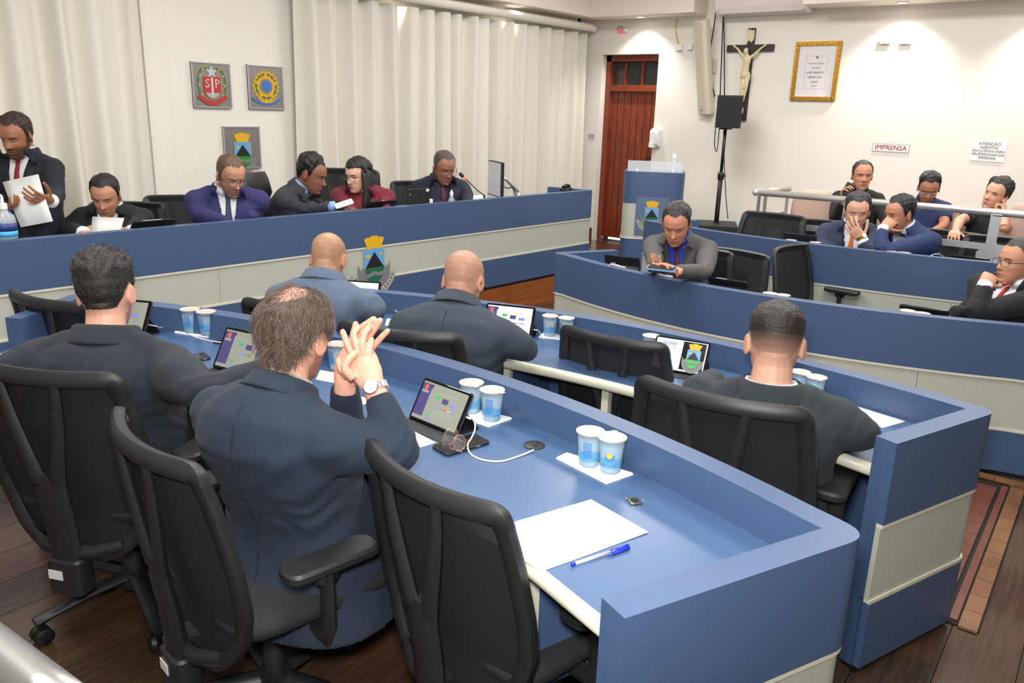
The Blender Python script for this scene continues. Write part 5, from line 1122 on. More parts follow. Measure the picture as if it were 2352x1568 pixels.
# black speaker on a pole above a black cabinet
base = on(1648, 536, .0); bx, by = 7.6, 3.14
q0 = on(1648, 560, .2); xy = on(1645, 508, .62)[:2]; 
t = thing('subwoofer', 'black loudspeaker cabinet on the floor carrying a speaker pole', 'speaker', (0, 0, 0)); zt = .62
xy = on(1645, 512, zt)[:2]; rz = radians(25)
m_ = MB(); m_.rbox((xy[0], xy[1], (.02+zt)/2), (.46, .42, zt-.02), .02, rz=rz); m_.build('cabinet', mat('black_vinyl', (26, 26, 27), .55, bump=.2, bscale=300), t, auto=40)
f_ = np.array([-cos(rz), -sin(rz)]); m_ = MB(); m_.rbox((xy[0]+f_[0]*.232, xy[1]+f_[1]*.232, .32), (.01, .36, .5), .004, rz=rz); m_.build('grille', M_MESH, t); m_ = MB(); m_.lathe([(.03, zt), (.03, zt+.012), (.02, zt+.014)], n=14, c=(xy[0], xy[1], 0)); m_.build('pole_cup', M_PLASTIC, t)
z1 = zat(1655, 298, xy); t = thing('speaker_pole', 'black telescopic pole between the floor cabinet and the black speaker', 'pole', (0, 0, 0))
zm = zat(1648, 400, xy); m_ = MB(); m_.lathe([(.024, zt+.015), (.024, zm)], n=14, c=(xy[0], xy[1], 0)); m_.build('lower_tube', M_PLASTIC, t, True); m_ = MB(); m_.lathe([(.016, zm), (.016, z1+.02)], n=14, c=(xy[0], xy[1], 0)); m_.build('upper_tube', M_BLACK, t, True); m_ = MB(); m_.lathe([(.032, zm-.05), (.034, zm), (.03, zm+.02)], n=14, c=(xy[0], xy[1], 0)); m_.tube([(xy[0], xy[1], zm-.01), (xy[0]-.03, xy[1]-.06, zm-.01)], .01, n=8); m_.build('clamp', M_PLASTIC, t, True)
t = thing('loudspeaker', 'black loudspeaker on the tall pole left of the cross', 'speaker', (0, 0, 0)); z2 = zat(1668, 219, xy); rs = radians(14)
m_ = MB(); w1, w2, dp = .125, .085, .22
def sq(x, y): return (xy[0]+.02+cos(rs)*x-sin(rs)*y, xy[1]-.03+sin(rs)*x+cos(rs)*y)
m_.prism([sq(-dp/2, -w1), sq(-dp/2, w1), sq(dp/2, w2), sq(dp/2, -w2)], z1+.02, z2); m_.build('cabinet', M_PLASTIC, t, auto=40); m_ = MB(); m_.prism([sq(-dp/2-.008, -w1+.012), sq(-dp/2-.008, w1-.012), sq(-dp/2, w1-.012), sq(-dp/2, -w1+.012)], z1+.035, z2-.015); m_.build('grille', M_MESH, t); m_ = MB(); m_.box((xy[0], xy[1], z1+.012), (.1, .1, .014)); m_.build('pole_mount', M_BLACK, t)
CB = mat('black_cable', (24, 22, 24), .5)
for i, pts in enumerate((((1648, 0), (1640, 60), (1632, 120), (1636, 190), (1642, 222)), ((1664, 0), (1660, 60), (1657, 140), (1654, 222)), ((1660, 0), (1663, 70), (1664, 150), (1664, 222)), ((1645, 280), (1641, 330), (1647, 346), (1653, 280)), ((1662, 300), (1664, 380), (1668, 460), (1672, 502)), ((1658, 385), (1652, 450), (1646, 500)))):
    o_ = .3 if i < 3 else None; m_ = MB(); pp = [wp(x, y, .06 if k < len(pts)-1 else .1) for k, (x, y) in enumerate(pts)] if i < 3 else [at(x, y, (xy[0]*_F[0]+xy[1]*_F[1]+(1.2-CAM_H)*_F[2])) for x, y in pts]
    m_.tube(crom(pp, 4), .006 if i < 3 else .005, n=6); tag(m_.build('cable', CB, None, True), ['black cable hanging left of the cross, nearest the column speaker', 'black cable hanging left of the cross, middle strand', 'black cable hanging left of the cross, right strand', 'black cable loop under the pole-mounted loudspeaker', 'black cable running down to the floor cabinet, right strand', 'black cable running down to the floor cabinet, beside the pole'][i], 'cable')
# lectern ------------------------------------------------------------------
lc = on(1487, 612, DAIS)[:2]; lb = 208; t = thing('lectern', 'blue and grey lectern with a crest, in front of the wooden door', 'lectern', (lc[0], lc[1], DAIS), face_rz(lb)); zt = zat(1490, 392, lc)-DAIS
def lpoly(w_, d, rr, off=0): return [(x, y+off) for x, y in ([(w_/2-.0, -d/2)]+circ(w_/2-rr, d/2-rr, rr, 0, 90, 6)+circ(-w_/2+rr, d/2-rr, rr, 90, 180, 6)+[(-w_/2, -d/2)])]
for nm, a, b, m2, g in (('upper_panel', zt-.30, zt, M_BLUE, 0), ('band_panel', zt-.64, zt-.30, M_BAND, .004), ('lower_panel', .02, zt-.64, M_BLUE, 0)): m_ = MB(); m_.prism(lpoly(.58-g, .42-g, .09), a, b); m_.build(nm, m2, t, auto=40)
m_ = MB(); m_.prism(lpoly(.55, .39, .08), 0, .02); m_.build('plinth', M_BLACK, t)
m_ = MB(); m_.prism(lpoly(.59, .43, .09), zt-.645, zt-.635); m_.build('band_lip', M_EDGE, t)
Ml = fmat((0, .211, zt-.335), (-1, 0, 0), (0, 1, 0))
flat('crest_panel', [(-.155, -.27), (.155, -.27), (.155, .1), (-.155, .1)], .0, .005, mat('crest_panel_blue', (86, 104, 136), .4), t, Ml)
town_crest(t, Ml, .125, True, None, True, .0055)
M_ACR = mat('clear_acrylic', (225, 232, 236), .08, alpha=.45)
for nm, q in (('acrylic_front', ((0, .12), (.52, .005))), ('acrylic_side', ((.26, .02), (.005, .2))), ('acrylic_side', ((-.26, .02), (.005, .2)))): m_ = MB(); m_.box((q[0][0], q[0][1], zt+.05), (q[1][0], q[1][1], .1)); m_.build(nm, M_ACR, t)
for x in (-.17, .17): m_ = MB(); m_.box((x, .125, zt+.01), (.02, .014, .02)); m_.build('acrylic_clip', M_WHITE, t)
m_ = MB(); m_.rbox((-.18, -.05, zt+.07), (.05, .05, .14), .015); o = m_.build('bottle', mat('frosted_bottle', (226, 230, 230), .3, alpha=.7), None, auto=40); o.location = t.location; o.rotation_euler = t.rotation_euler; tag(o, 'small pale bottle standing on the lectern top', 'bottle'); m_ = MB(); m_.lathe([(.018, .14), (.018, .165), (.01, .17)], c=(-.18, -.05, zt), n=10); m_.build('cap', M_WHITE, o)
# railing before the press seats -----------------------------------------------
RX = 6.6; t = thing('steel_railing', 'polished steel handrail fencing off the press seats', 'railing', (0, 0, 0)); zr = 1.085
m_ = MB(); m_.tube([(RX, -1.6, zr), (RX, 2.46, zr)], .026, n=16); m_.ball((RX, 2.47, zr), .03); m_.build('handrail', M_CHROME, t, True)
m_ = MB(); m_.tube([(RX, 2.46, zr), (7.25, 2.42, zr)], .026, n=16); m_.build('end_handrail', M_CHROME, t, True)
for y in (-1.2, .75, 1.75, 2.44):
    m_ = MB(); m_.box((RX, y, zr/2), (.05, .012, zr-.02)); m_.build('post', M_STEEL, t)
for x, y in ((6.78, 2.45), (7.24, 2.42)): m_ = MB(); m_.box((x, y, zr/2), (.05, .012, zr-.02)); m_.build('post', M_STEEL, t)
for z in (.84, .5): m_ = MB(); m_.box((RX, .42, z), (.014, 4.05, .045)); m_.build('mid_bar', M_STEEL, t); m_ = MB(); m_.box((6.93, 2.44, z+.02), (.65, .014, .04)); m_.build('mid_bar', M_STEEL, t)
m_ = MB(); yy = on(2280, 545, RX-.03, 0)[1]; ys = [(.028, 1.06), (.028, .88), (.085, .80), (.09, .3), (.02, .1)]; m_.v = []; pl = [(yy-w_, z) for w_, z in ys]+[(yy+w_, z) for w_, z in ys[::-1]]
m_.add([(RX-.032, y, z) for y, z in pl]+[(RX-.02, y, z) for y, z in pl], [tuple(range(10)), tuple(range(19, 9, -1))]+[(i, (i+1) % 10, 10+(i+1) % 10, 10+i) for i in range(10)]); m_.build('flared_plate', M_STEEL, t)
# press chairs
M_BEIGE = mat('beige_upholstery', (206, 176, 160), .8, bump=.15, bscale=300)
def press_chair(top_px, x, label, bearing=190):
    y = on(*top_px, x, 0)[1]; zt = on(*top_px, x, 0)[2]; t = thing('press_chair', label, 'chair', (x, y, 0), face_rz(bearing), 'beige upholstered press chairs')
    def pad(hw_, z0, z1, y0, th, n=9):
        rows = []
        for i in range(n+1):
            a = i/n; z = z0+(z1-z0)*a; w_ = hw_*(1-.35*abs(2*a-1)**3.2)
            rows.append([(w_*(2*j/10-1), y0-.09*a-th*(1-abs(2*j/10-1)**4)*(1-abs(2*a-1)**4), z) for j in range(11)])
        return rows
    m_ = MB(); m_.grid([[(p[0], -p[1]-.34, p[2]) for p in r] for r in pad(.2, zt-.46, zt, 0, .035)]); o = m_.build('backrest', M_BEIGE, t, True); sm = o.modifiers.new('s', 'SOLIDIFY'); sm.thickness = .03; sm.offset = -1
    m_ = MB(); m_.rbox((0, 0, .47), (.44, .44, .07), .06); m_.build('seat', M_BEIGE, t, auto=40)
    for z in (zt-.34, zt-.22, zt-.12): m_ = MB(); m_.tube([(-.15, -.215-.07*(z-zt+.46)/.46, z), (0, -.2-.07*(z-zt+.46)/.46, z), (.15, -.215-.07*(z-zt+.46)/.46, z)], .004, n=6); m_.build('stitch_line', mat('dark_beige_stitch', (176, 146, 130), .8), t)  # stitch lines across the backrest, in a darker beige thread colour
    m_ = MB(); m_.box((0, -.2, .46), (.08, .12, .03)); m_.box((0, -.27, .56), (.08, .02, .2)); m_.build('back_bracket', M_BLACK, t); m_ = MB(); m_.lathe([(.2, .0), (.2, .02), (.03, .05), (.03, .43)], n=18); m_.build('pedestal', M_BLACK, t, auto=40)
    return t
press_chair((1868, 441), 7.55, 'empty beige press chair behind the end of the steel railing'); press_chair((1985, 448), 7.75, 'beige press chair under the man in the black shirt'); press_chair((2125, 470), 7.8, 'beige press chair under the young man in the navy polo'); press_chair((2238, 478), 7.6, 'beige press chair under the young man in the black tee'); press_chair((2385, 474), 7.3, 'beige press chair cut off by the right edge of the photo')

# more office chairs ---------------------------------------------------------------
def ctop(px, py, z): return on(px, py, z)[:2]
chair(ctop(1700, 562, .89), 172, 'empty black mesh-back chair reclined beside the man in grey', .95)
chair(ctop(1803, 560, .87), 262, 'empty black mesh-back chair turned sideways behind the third desk', .95)
chair(ctop(1608, 560, .88), 186, 'black mesh-back chair of the man in the grey suit', .95)
chair(ctop(1785, 478, .98), 178, 'empty black mesh-back chair left of the orange tie at the rear desk', 1.04)
chair(ctop(1905, 495, .94), 188, 'black mesh-back chair behind the man with the orange tie', 1.0)
chair(ctop(2185, 522, .9), 176, 'empty black mesh-back chair right of the royal-navy suit at the rear desk', .97)
chair(ctop(2310, 535, .93), 180, 'empty black mesh-back chair at the right end of the rear desk', 1.0)
chair((5.35, .30), 160, 'black mesh-back chair of the man with the red striped tie', .95)
def chair_y(px, py, y, deg, label):
    q = on(px, py, y, 1); return chair(q[:2], deg, label, (q[2]-DAIS)/.9, DAIS)
chair_y(296, 464, 5.12, 222, 'black mesh-back chair of the man reading at the left of the top table')
chair_y(420, 449, 5.05, 232, 'black mesh-back chair left of the violet-navy suit at the top table')
chair_y(796, 388, 5.05, 214, 'black mesh-back chair behind the woman in burgundy')
chair_y(958, 416, 4.95, 236, 'black mesh-back chair behind the man at the lit microphone')
# executive leather chair at the top table
ex = on(612, 396, 4.93, 1); ek = (ex[2]-DAIS)/1.08; t = thing('executive_chair', 'empty black padded leather chair at the middle of the top table', 'chair', (ex[0], ex[1]-.25, DAIS), face_rz(292)); t.scale = (1, 1, ek)
rows = []
for i in range(13):
    a = i/12; z = .45+.63*a; hw_ = .23*(1-.25*a**2)*(1-.15*(1-a)**3); y = -.24-.10*a+(.035 if a > .72 else 0)
    rows.append([(hw_*cos(th)*(1), y+(.055 if sin(th) > 0 else .035)*(abs(sin(th))**.5)*math.copysign(1, sin(th))*(1 if a < .97 else .6), z) for th in [2*pi*j/20 for j in range(21)]])
m_ = MB(); m_.grid(rows); m_.add(rows[-1][:-1], [tuple(range(20))]); m_.build('backrest', M_LEATHER, t, True)
m_ = MB(); m_.rbox((0, .02, .46), (.5, .48, .12), .08, 5); m_.build('seat', M_LEATHER, t, auto=50)
for z in (.62, .78, .9): m_ = MB(); m_.tube([(-.19, -.2-.1*(z-.45)/.63, z), (0, -.19-.1*(z-.45)/.63, z), (.19, -.2-.1*(z-.45)/.63, z)], .006, n=6); m_.build('padding_seam', M_BLACK, t)
for sd in (-1, 1): m_ = MB(); m_.tube([(sd*.25, -.15, .44), (sd*.29, -.15, .6), (sd*.29, .12, .65), (sd*.26, .16, .44)], .022, n=10); m_.build('armrest', M_LEATHER, t, True)
m_ = MB(); m_.lathe([(.03, .08), (.03, .4)], n=14); m_.build('gas_column', M_PLASTIC, t)
for k_ in range(5): a = radians(72*k_); m_ = MB(); m_.tube([(0, 0, .1), (.3*cos(a), .3*sin(a), .05)], [.03, .02], n=8); m_.build('base_leg', M_PLASTIC, t)
# ------------------------------------------------------------------ things on the desks
ZF, ZM, ZR, ZU, ZP = .745, .683, .665, .75, .90
def flat_rect(name, label, cat, corners, z, t=.0008, mtl=None, group=None, curl=0):
    """sheet with its corners at photo pixels on height z"""
    P = [on(x, y, z) for x, y in corners]; m_ = MB(); n = 6; rows = []
    for i in range(n+1):
        a = P[0]+(P[3]-P[0])*i/n; b = P[1]+(P[2]-P[1])*i/n; rows.append([tuple(a+(b-a)*j/n+np.array([0, 0, .0006+curl*sin(2.2*i/n+1.7*j/n)**2])) for j in range(n+1)])
    m_.grid(rows); o = m_.build(name, mtl or M_PAPER, None, True); sm = o.modifiers.new('s', 'SOLIDIFY'); sm.thickness = t
    return tag(o, label, cat, group)
flat_rect('paper_sheet', 'blank white sheet beside the blue pen on the near desk', 'paper', [(1358, 1147), (1490, 1224), (1245, 1313), (1096, 1226)], ZF, curl=.0015)
flat_rect('paper_sheet', 'blank white sheet near the right end of the second desk', 'paper', [(1962, 931), (2081, 968), (2028, 983), (1905, 946)], ZM)
flat_rect('paper_sheet', 'white sheet beside the arm of the light blue-grey jacket', 'paper', [(888, 732), (922, 731), (926, 748), (884, 748)], ZM)
flat_rect('paper_sheet', 'cream printed sheet under the elbow of the balding man', 'paper', [(940, 985), (1002, 1017), (966, 1028), (910, 1000)], ZF, mtl=mat('cream_paper', (236, 224, 204), .8))
flat_rect('paper_sheet', 'white sheets behind the raised clasped hands', 'paper', [(800, 905), (840, 914), (842, 928), (795, 938)], ZF)
flat_rect('paper_sheet', 'cream sheet under the water cup behind the clasped hands', 'paper', [(735, 850), (790, 858), (780, 882), (725, 872)], ZF, mtl=mat('cream_paper', (236, 224, 204), .8))
# pen
a = on(1313, 1296, ZF+.004); b = on(1443, 1254, ZF+.004); ax = nrm(b-a); Lp = np.linalg.norm(b-a)
t = thing('ballpoint_pen', 'capped blue ballpoint pen with a clear barrel beside the blank sheet', 'pen', (0, 0, 0)); M_PENB = mat('pen_blue_plastic', (26, 52, 200), .3)
def rod(p0, p1, r, nm, mtl, n=10): m_ = MB(); m_.tube([tuple(a+ax*p0*Lp), tuple(a+ax*p1*Lp)], r, n=n); return m_.build(nm, mtl, t, True)
rod(.03, .74, .004, 'barrel', mat('clear_pen_barrel', (225, 228, 232), .1, alpha=.45)); rod(.32, .72, .0016, 'ink_tube', mat('dark_ink', (20, 20, 60), .4)); rod(0, .05, .0043, 'end_plug', M_PENB); rod(.68, 1.0, .0055, 'cap', M_PENB)
m_ = MB(); sd = nrm(np.cross(ax, (0, 0, 1))); m_.tube([tuple(a+ax*.99*Lp+sd*.006), tuple(a+ax*.7*Lp+sd*.0095), tuple(a+ax*.58*Lp+sd*.0085)], [.0032, .0028, .0014], n=6); m_.build('clip', M_PENB, t, True)
# socket plate and grommets on the near desk
c = on(1457, 1153, ZF); t = thing('socket_plate', 'small bare metal socket plate screwed to the near desk', 'socket', (c[0], c[1], ZF), radians(50))
m_ = MB(); m_.rbox((0, 0, .0025), (.035, .03, .005), .003); m_.build('plate', mat('nickel', (170, 158, 138), .3, metal=1), t); m_ = MB(); m_.lathe([(.010, .005), (.010, .0062), (.007, .0058)], n=16); m_.build('socket_hole', M_BLACK, t)
for x, y in ((-.024, .012), (.024, .012), (.006, -.026)): m_ = MB(); m_.lathe([(.0028, 0), (.0028, .0006)], n=8, c=(x, y, 0)); m_.build('glue_mark', mat('glue_mark', (170, 130, 70), .6), t)
def grommet(px, z, label, s=1):
    c = on(*px, z); t = thing('cable_grommet', label, 'cable grommet', (c[0], c[1], z), radians(20)); m_ = MB(); m_.lathe([(.031*s, 0), (.031*s, .003), (.028*s, .0042), (.002, .0044)], n=26); m_.build('disc', M_PLASTIC, t, auto=40)
    m_ = MB(); m_.lathe([(.009*s, .0044), (.009*s, .0050)], n=12, c=(-.012*s, -.006*s, 0)); m_.build('cable_slot', M_BLACK, t); return c
g1 = grommet((1227, 1023), ZF, 'black round cable grommet nearest the front tablet on the near desk'); g2 = grommet((508, 786), ZF, 'black round cable grommet between the two left tablets of the near desk'); g3 = grommet((917, 719), ZM, 'black round cable grommet on the second desk beside the light jacket')
# tablets ---------------------------------------------------------------------------
E_WHITE = mat('screen_page', (120, 122, 112), .12, emit=(190, 192, 176), estr=.2); E_BRIGHT = mat('screen_page_bright', (190, 200, 192), .12, emit=(206, 218, 208), estr=.45); E_COOL = mat('screen_page_cool', (206, 222, 232), .12, emit=(210, 226, 236), estr=.5); E_PUR = mat('screen_purple', (72, 66, 112), .15, emit=(72, 66, 112), estr=.15); E_GRN = mat('screen_green', (70, 150, 90), .15, emit=(70, 150, 90), estr=.3); E_BLU = mat('screen_blue', (110, 120, 200), .15, emit=(110, 120, 200), estr=.3); E_RED = mat('screen_red', (190, 80, 70), .15, emit=(190, 80, 70), estr=.3); E_GRY = mat('screen_grey', (150, 150, 144), .2, emit=(150, 150, 144), estr=.3)
def tablet(label, br, nb, z, tilt=32, s=1.0, page='list', flap=True, bright=False):
    """br: bottom right corner as the reader sees it; nb: bearing the screen faces"""
    t = thing('tablet', label, 'tablet', (br[0], br[1], z), radians(nb+90)); t.scale = (s, s, s)     # local x: reader's right, y: away from the reader
    W_, H_ = .245, .155; Mt = Matrix.Translation((0, 0, .006)) @ Matrix.Rotation(radians(-tilt), 4, 'X') @ Matrix(((1, 0, 0, 0), (0, 0, -1, 0), (0, 1, 0, 0), (0, 0, 0, 1)))  # plane: x right, y up, z to the reader
    m_ = MB(); m_.rbox((-W_/2, H_/2, -.0035), (W_, H_, .007), .008); m_.v = [tuple(Mt @ Vector(p)) for p in m_.v]; bd = m_.build('body', M_SCREEN, t, auto=40)
    r = lambda n, x0, y0, x1, y1, m2, k=0: flat(n, [(-W_+x0*W_, y0*H_), (-W_+x1*W_, y0*H_), (-W_+x1*W_, y1*H_), (-W_+x0*W_, y1*H_)], .0002+k*.0003, .0003, m2, bd, Mt)
    if page == 'list':
        r('screen', .04, .06, .96, .94, E_BRIGHT if bright else E_WHITE); r('sidebar', .04, .14, .24, .90, E_PUR, 1); r('sidebar_tab', .22, .82, .26, .90, E_PUR, 1); r('name_tag', .06, .68, .19, .74, E_WHITE, 2)
        flat('portrait', [(-W_+.13*W_+.009*cos(a), .81*H_+.011*sin(a)) for a in [2*pi*i/12 for i in range(12)]], .0009, .0003, E_RED, bd, Mt)
        for x0, y0, x1, y1, m2 in ((.36, .62, .46, .70, E_GRN), (.52, .56, .64, .68, E_PUR), (.70, .54, .82, .62, E_BLU), (.42, .42, .52, .455, E_BLU), (.53, .42, .58, .455, E_GRN), (.59, .42, .66, .455, E_RED), (.67, .42, .74, .455, E_GRY), (.75, .42, .82, .455, E_BLU), (.32, .20, .37, .26, E_GRN), (.32, .12, .40, .16, E_BLU)): r('screen_block', x0, y0, x1, y1, m2, 1)
        for y0 in (.76, .36, .30, .24): r('text_line', .44, y0, .80, y0+.012, E_GRY, 1)
    elif page == 'crest':
        r('screen', .03, .05, .97, .95, E_COOL); r('dark_panel', .53, .10, .95, .93, mat('screen_black', (22, 16, 24), .15), 1)
        Mc = Mt @ Matrix.Translation((-W_+.755*W_, .70*H_, .0008)); town_crest(bd, Mc, .058, False, mat('screen_crest_green', (48, 160, 70), .3, emit=(48, 160, 70), estr=.3), True, 0)
        ic = mat('screen_ink', (70, 76, 150), .4); text('SGMP', .026, bd, ic, Mt @ Matrix.Translation((-W_+.28*W_, .8*H_, .0008)))
        for y0 in (.70, .665): r('text_line', .12, y0, .46, y0+.014, E_GRY, 1)
    if page:
        m_ = MB(); m_.lathe([(.0015, 0), (.0015, .0004)], n=8, c=(-W_/2, H_*.975, 0)); m_.v = [tuple(Mt @ Vector(p)) for p in m_.v]; m_.build('front_camera', M_BLACK, bd)
    # folding case: back board and foot
    h1 = Mt @ Vector((0, H_*.55, -.008)); m_ = MB(); y1 = h1.y+.06
    m_.add([(-W_, h1.y, h1.z), (0, h1.y, h1.z), (0, y1, .002), (-W_, y1, .002), (-W_, h1.y+.004, h1.z), (0, h1.y+.004, h1.z), (0, y1+.004, .002), (-W_, y1+.004, .002)], [(0, 1, 2, 3), (7, 6, 5, 4), (0, 4, 5, 1), (1, 5, 6, 2), (2, 6, 7, 3), (3, 7, 4, 0)]); m_.build('case_stand', M_CASE, t)
    m_ = MB(); m_.box((-W_/2, y1/2, .0012), (W_, y1, .0024)); m_.build('case_base', M_CASE, t); m_ = MB(); m_.rbox((-W_/2, H_/2, -.0095), (W_+.004, H_+.004, .005), .01); m_.v = [tuple(Mt @ Vector(p)) for p in m_.v]; m_.build('case_back', M_CASE, t, auto=40)
    if flap: m_ = MB(); m_.box((-W_/2, -.03, .0012), (W_, .07, .0024)); m_.build('case_flap', M_CASE, t)
    return t
a = on(938, 957, ZF+.006); b = on(1046, 1001, ZF+.006); nb = math.degrees(atan2(b[1]-a[1], b[0]-a[0]))-90; kk = np.linalg.norm(b-a)/.245
TN = tablet('tablet showing a list page in front of the balding man, cable plugged in', b, nb, ZF, 30, kk)
a = on(487, 842, ZF+.006); b = on(604, 871, ZF+.006); nb = math.degrees(atan2(b[1]-a[1], b[0]-a[0]))-90
tablet('tablet showing a list page, half hidden by the balding head', a+nrm(b-a)*.245, nb, ZF, 30)
b = on(327, 779, ZF); tablet('tablet at the left of the near desk, behind the cropped dark head', b, 205, ZF, 30)
b = on(866, 712, ZM); tablet('tablet on the second desk beside the light blue-grey jacket', b, 208, ZM, 28, .92, 'list', True, True)
b = on(1218, 781, ZM); tablet('tablet on the second desk in front of the bald man with glasses', b, 200, ZM, 28, .95, 'list', True, True)
b = on(1615, 868, ZM); tablet('tablet showing a dark crest page at the right of the second desk', b, 190, ZM, 30, .9, 'crest')
def tablet_back(px, z, nb, label, tilt=28, s=.95):
    c = on(*px, z+(.09 if tilt < 45 else .05)); r = V3(-sin(radians(nb)), cos(radians(nb)), 0); return tablet(label, c[:2].tolist()+[0] if False else (c[0]+r[0]*.12, c[1]+r[1]*.12), nb, z, tilt, s, None, False)
tablet_back((1437, 600), ZR, 10, 'tablet seen from behind at the left end of the third desk'); tablet_back((1683, 652), ZR, 5, 'tablet seen from behind in front of the empty chairs at the third desk', 50); tablet_back((2128, 712), ZR, 5, 'tablet seen from behind before the man with the striped tie', 55)
tablet_back((1844, 549), ZU, 2, 'tablet seen from behind left of the orange tie'); tablet_back((2240, 590), ZU, 355, 'tablet seen from behind before the empty chair of the rear desk', 64)
def tabP(px, label, tilt=45):
    c = on(*px, PY(on(*px, 1.0)[0])+.22, 1); r = V3(-sin(radians(86)), cos(radians(86)), 0); return tablet(label, (c[0]+r[0]*.12, c[1]), 86, ZP, tilt, 1.0, None, False)
tabP((333, 520), 'tablet seen from behind beside the seated man reading a sheet'); tabP((612, 500), 'tablet seen from behind before the empty leather chair', 62); tabP((858, 474), 'tablet seen from behind before the woman in burgundy', 42)
# cables from grommets to tablets
def cable(pts, label, r=.0024): m_ = MB(); m_.tube(crom(pts, 7), r, n=8); return tag(m_.build('charging_cable', M_CABLE, None, True), label, 'cable')
def onz(x, y, z): return on(x, y, z)
cable([onz(1073, 957, ZF+.05), onz(1088, 962, ZF+.045), onz(1091, 985, ZF+.03), onz(1083, 1005, ZF+.018), onz(1074, 1022, ZF+.012), onz(1082, 1043, ZF+.003), onz(1110, 1056, ZF+.003), onz(1150, 1059, ZF+.003), onz(1190, 1048, ZF+.003), onz(1226, 1033, ZF+.006)], 'white charging cable curling from the near grommet to the front tablet')
m_ = MB(); a = onz(1068, 955, ZF+.05); b = onz(1082, 961, ZF+.046); m_.tube([tuple(a), tuple(b)], [(.006, .004), (.006, .004)], n=8); tag(m_.build('cable_plug', M_CABLE, None, True), 'white plug of the charging cable in the front tablet', 'plug')
cable([onz(338, 745, ZF+.04), onz(355, 748, ZF+.035), onz(375, 752, ZF+.01), onz(400, 742, ZF+.02), onz(415, 750, ZF+.01), onz(440, 770, ZF+.003), onz(480, 782, ZF+.003), onz(510, 786, ZF+.006)], 'white charging cable running behind the left cups of the near desk')
cable([onz(872, 696, ZM+.04), onz(888, 697, ZM+.04), onz(902, 704, ZM+.03), onz(911, 716, ZM+.012), onz(920, 722, ZM+.006)], 'white charging cable arching to the grommet of the second desk')
cable([onz(1226, 757, ZM+.045), onz(1236, 759, ZM+.035), onz(1243, 768, ZM+.01), onz(1248, 778, ZM+.003)], 'short white cable at the tablet beside the upright cups')
cable([onz(2134, 592, ZU+.09), onz(2142, 585, ZU+.11), onz(2156, 583, ZU+.12), onz(2168, 590, ZU+.09)], 'white cable looping above the rear desk')
cable([onz(1398, 612, ZR+.1), onz(1404, 605, ZR+.12), onz(1413, 604, ZR+.11)], 'white cable by the tablet at the left end of the third desk')
# phones
M_PHONE = mat('black_phone_glass', (36, 32, 30), .12)
def phone(name, label, p, q, w_, z, mtl=M_CASE, th=.011):
    a, b = on(*p, z), on(*q, z); d = nrm(b-a); L_ = np.linalg.norm(b-a); t = thing(name, label, 'phone', ((a[0]+b[0])/2, (a[1]+b[1])/2, z), atan2(d[1], d[0])); m_ = MB(); m_.rbox((0, 0, th/2), (L_, w_, th), .012, 5); m_.build('case', mtl, t, auto=40); m_ = MB(); m_.rbox((0, 0, th+.0003), (L_-.008, w_-.008, .0008), .009, 5); m_.build('screen', M_PHONE, t)
    m_ = MB(); m_.box((L_*.2, -w_/2-.0005, th*.55), (.014, .001, .003)); m_.build('side_button', M_STEEL, t); return t
phone('smartphone', 'black phone with folded glasses lying on it beside the front tablet', (1008, 1040), (1108, 1010), .078, ZF)
phone('smartphone', 'dark phone lying by the right arm of the man with cropped dark hair', (428, 828), (478, 820), .075, ZF)
# folded glasses on the phone
t = thing('reading_glasses', 'folded rose-gold reading glasses resting on the black phone', 'glasses', (0, 0, 0)); RG = mat('rose_gold', (190, 130, 110), .25, metal=.6); gz = ZF+.012
for (cx, cy, wx, hy, lean) in ((1033, 1003, 17, 22, 0), (1055, 1017, 15, 19, 0)):
    d = np.linalg.norm(on(cx, cy, gz+.025)-CO) ; dep = (on(cx, cy, gz+.022)-CO) @ _F; lp = [at(cx+wx*cos(a_)*.95-8*sin(a_)*(1 if cx < 1040 else .2), cy+hy*sin(a_), dep+.006*cos(a_)) for a_ in [2*pi*i/18 for i in range(19)]]
    m_ = MB(); m_.tube(lp, .0011, n=6, caps=False); rim = m_.build('rim', RG, t, True); m_ = MB(); m_.add(lp[:-1], [tuple(range(18))]); m_.build('lens', M_LENS, rim)
dep = (on(1042, 1022, gz+.012)-CO) @ _F; m_ = MB(); m_.tube([at(1042, 1014, dep), at(1041, 1022, dep-.003), at(1046, 1026, dep)], .0012, n=6); m_.build('bridge', RG, t)
m_ = MB(); m_.tube([at(1068, 1018, dep+.01), at(1060, 1012, dep+.05), at(1040, 1004, dep+.06)], .0011, n=6); m_.tube([at(1022, 1000, dep), at(1036, 1030, dep-.005), at(1062, 1038, dep-.012)], .0011, n=6); m_.build('temple_arm', RG, t)
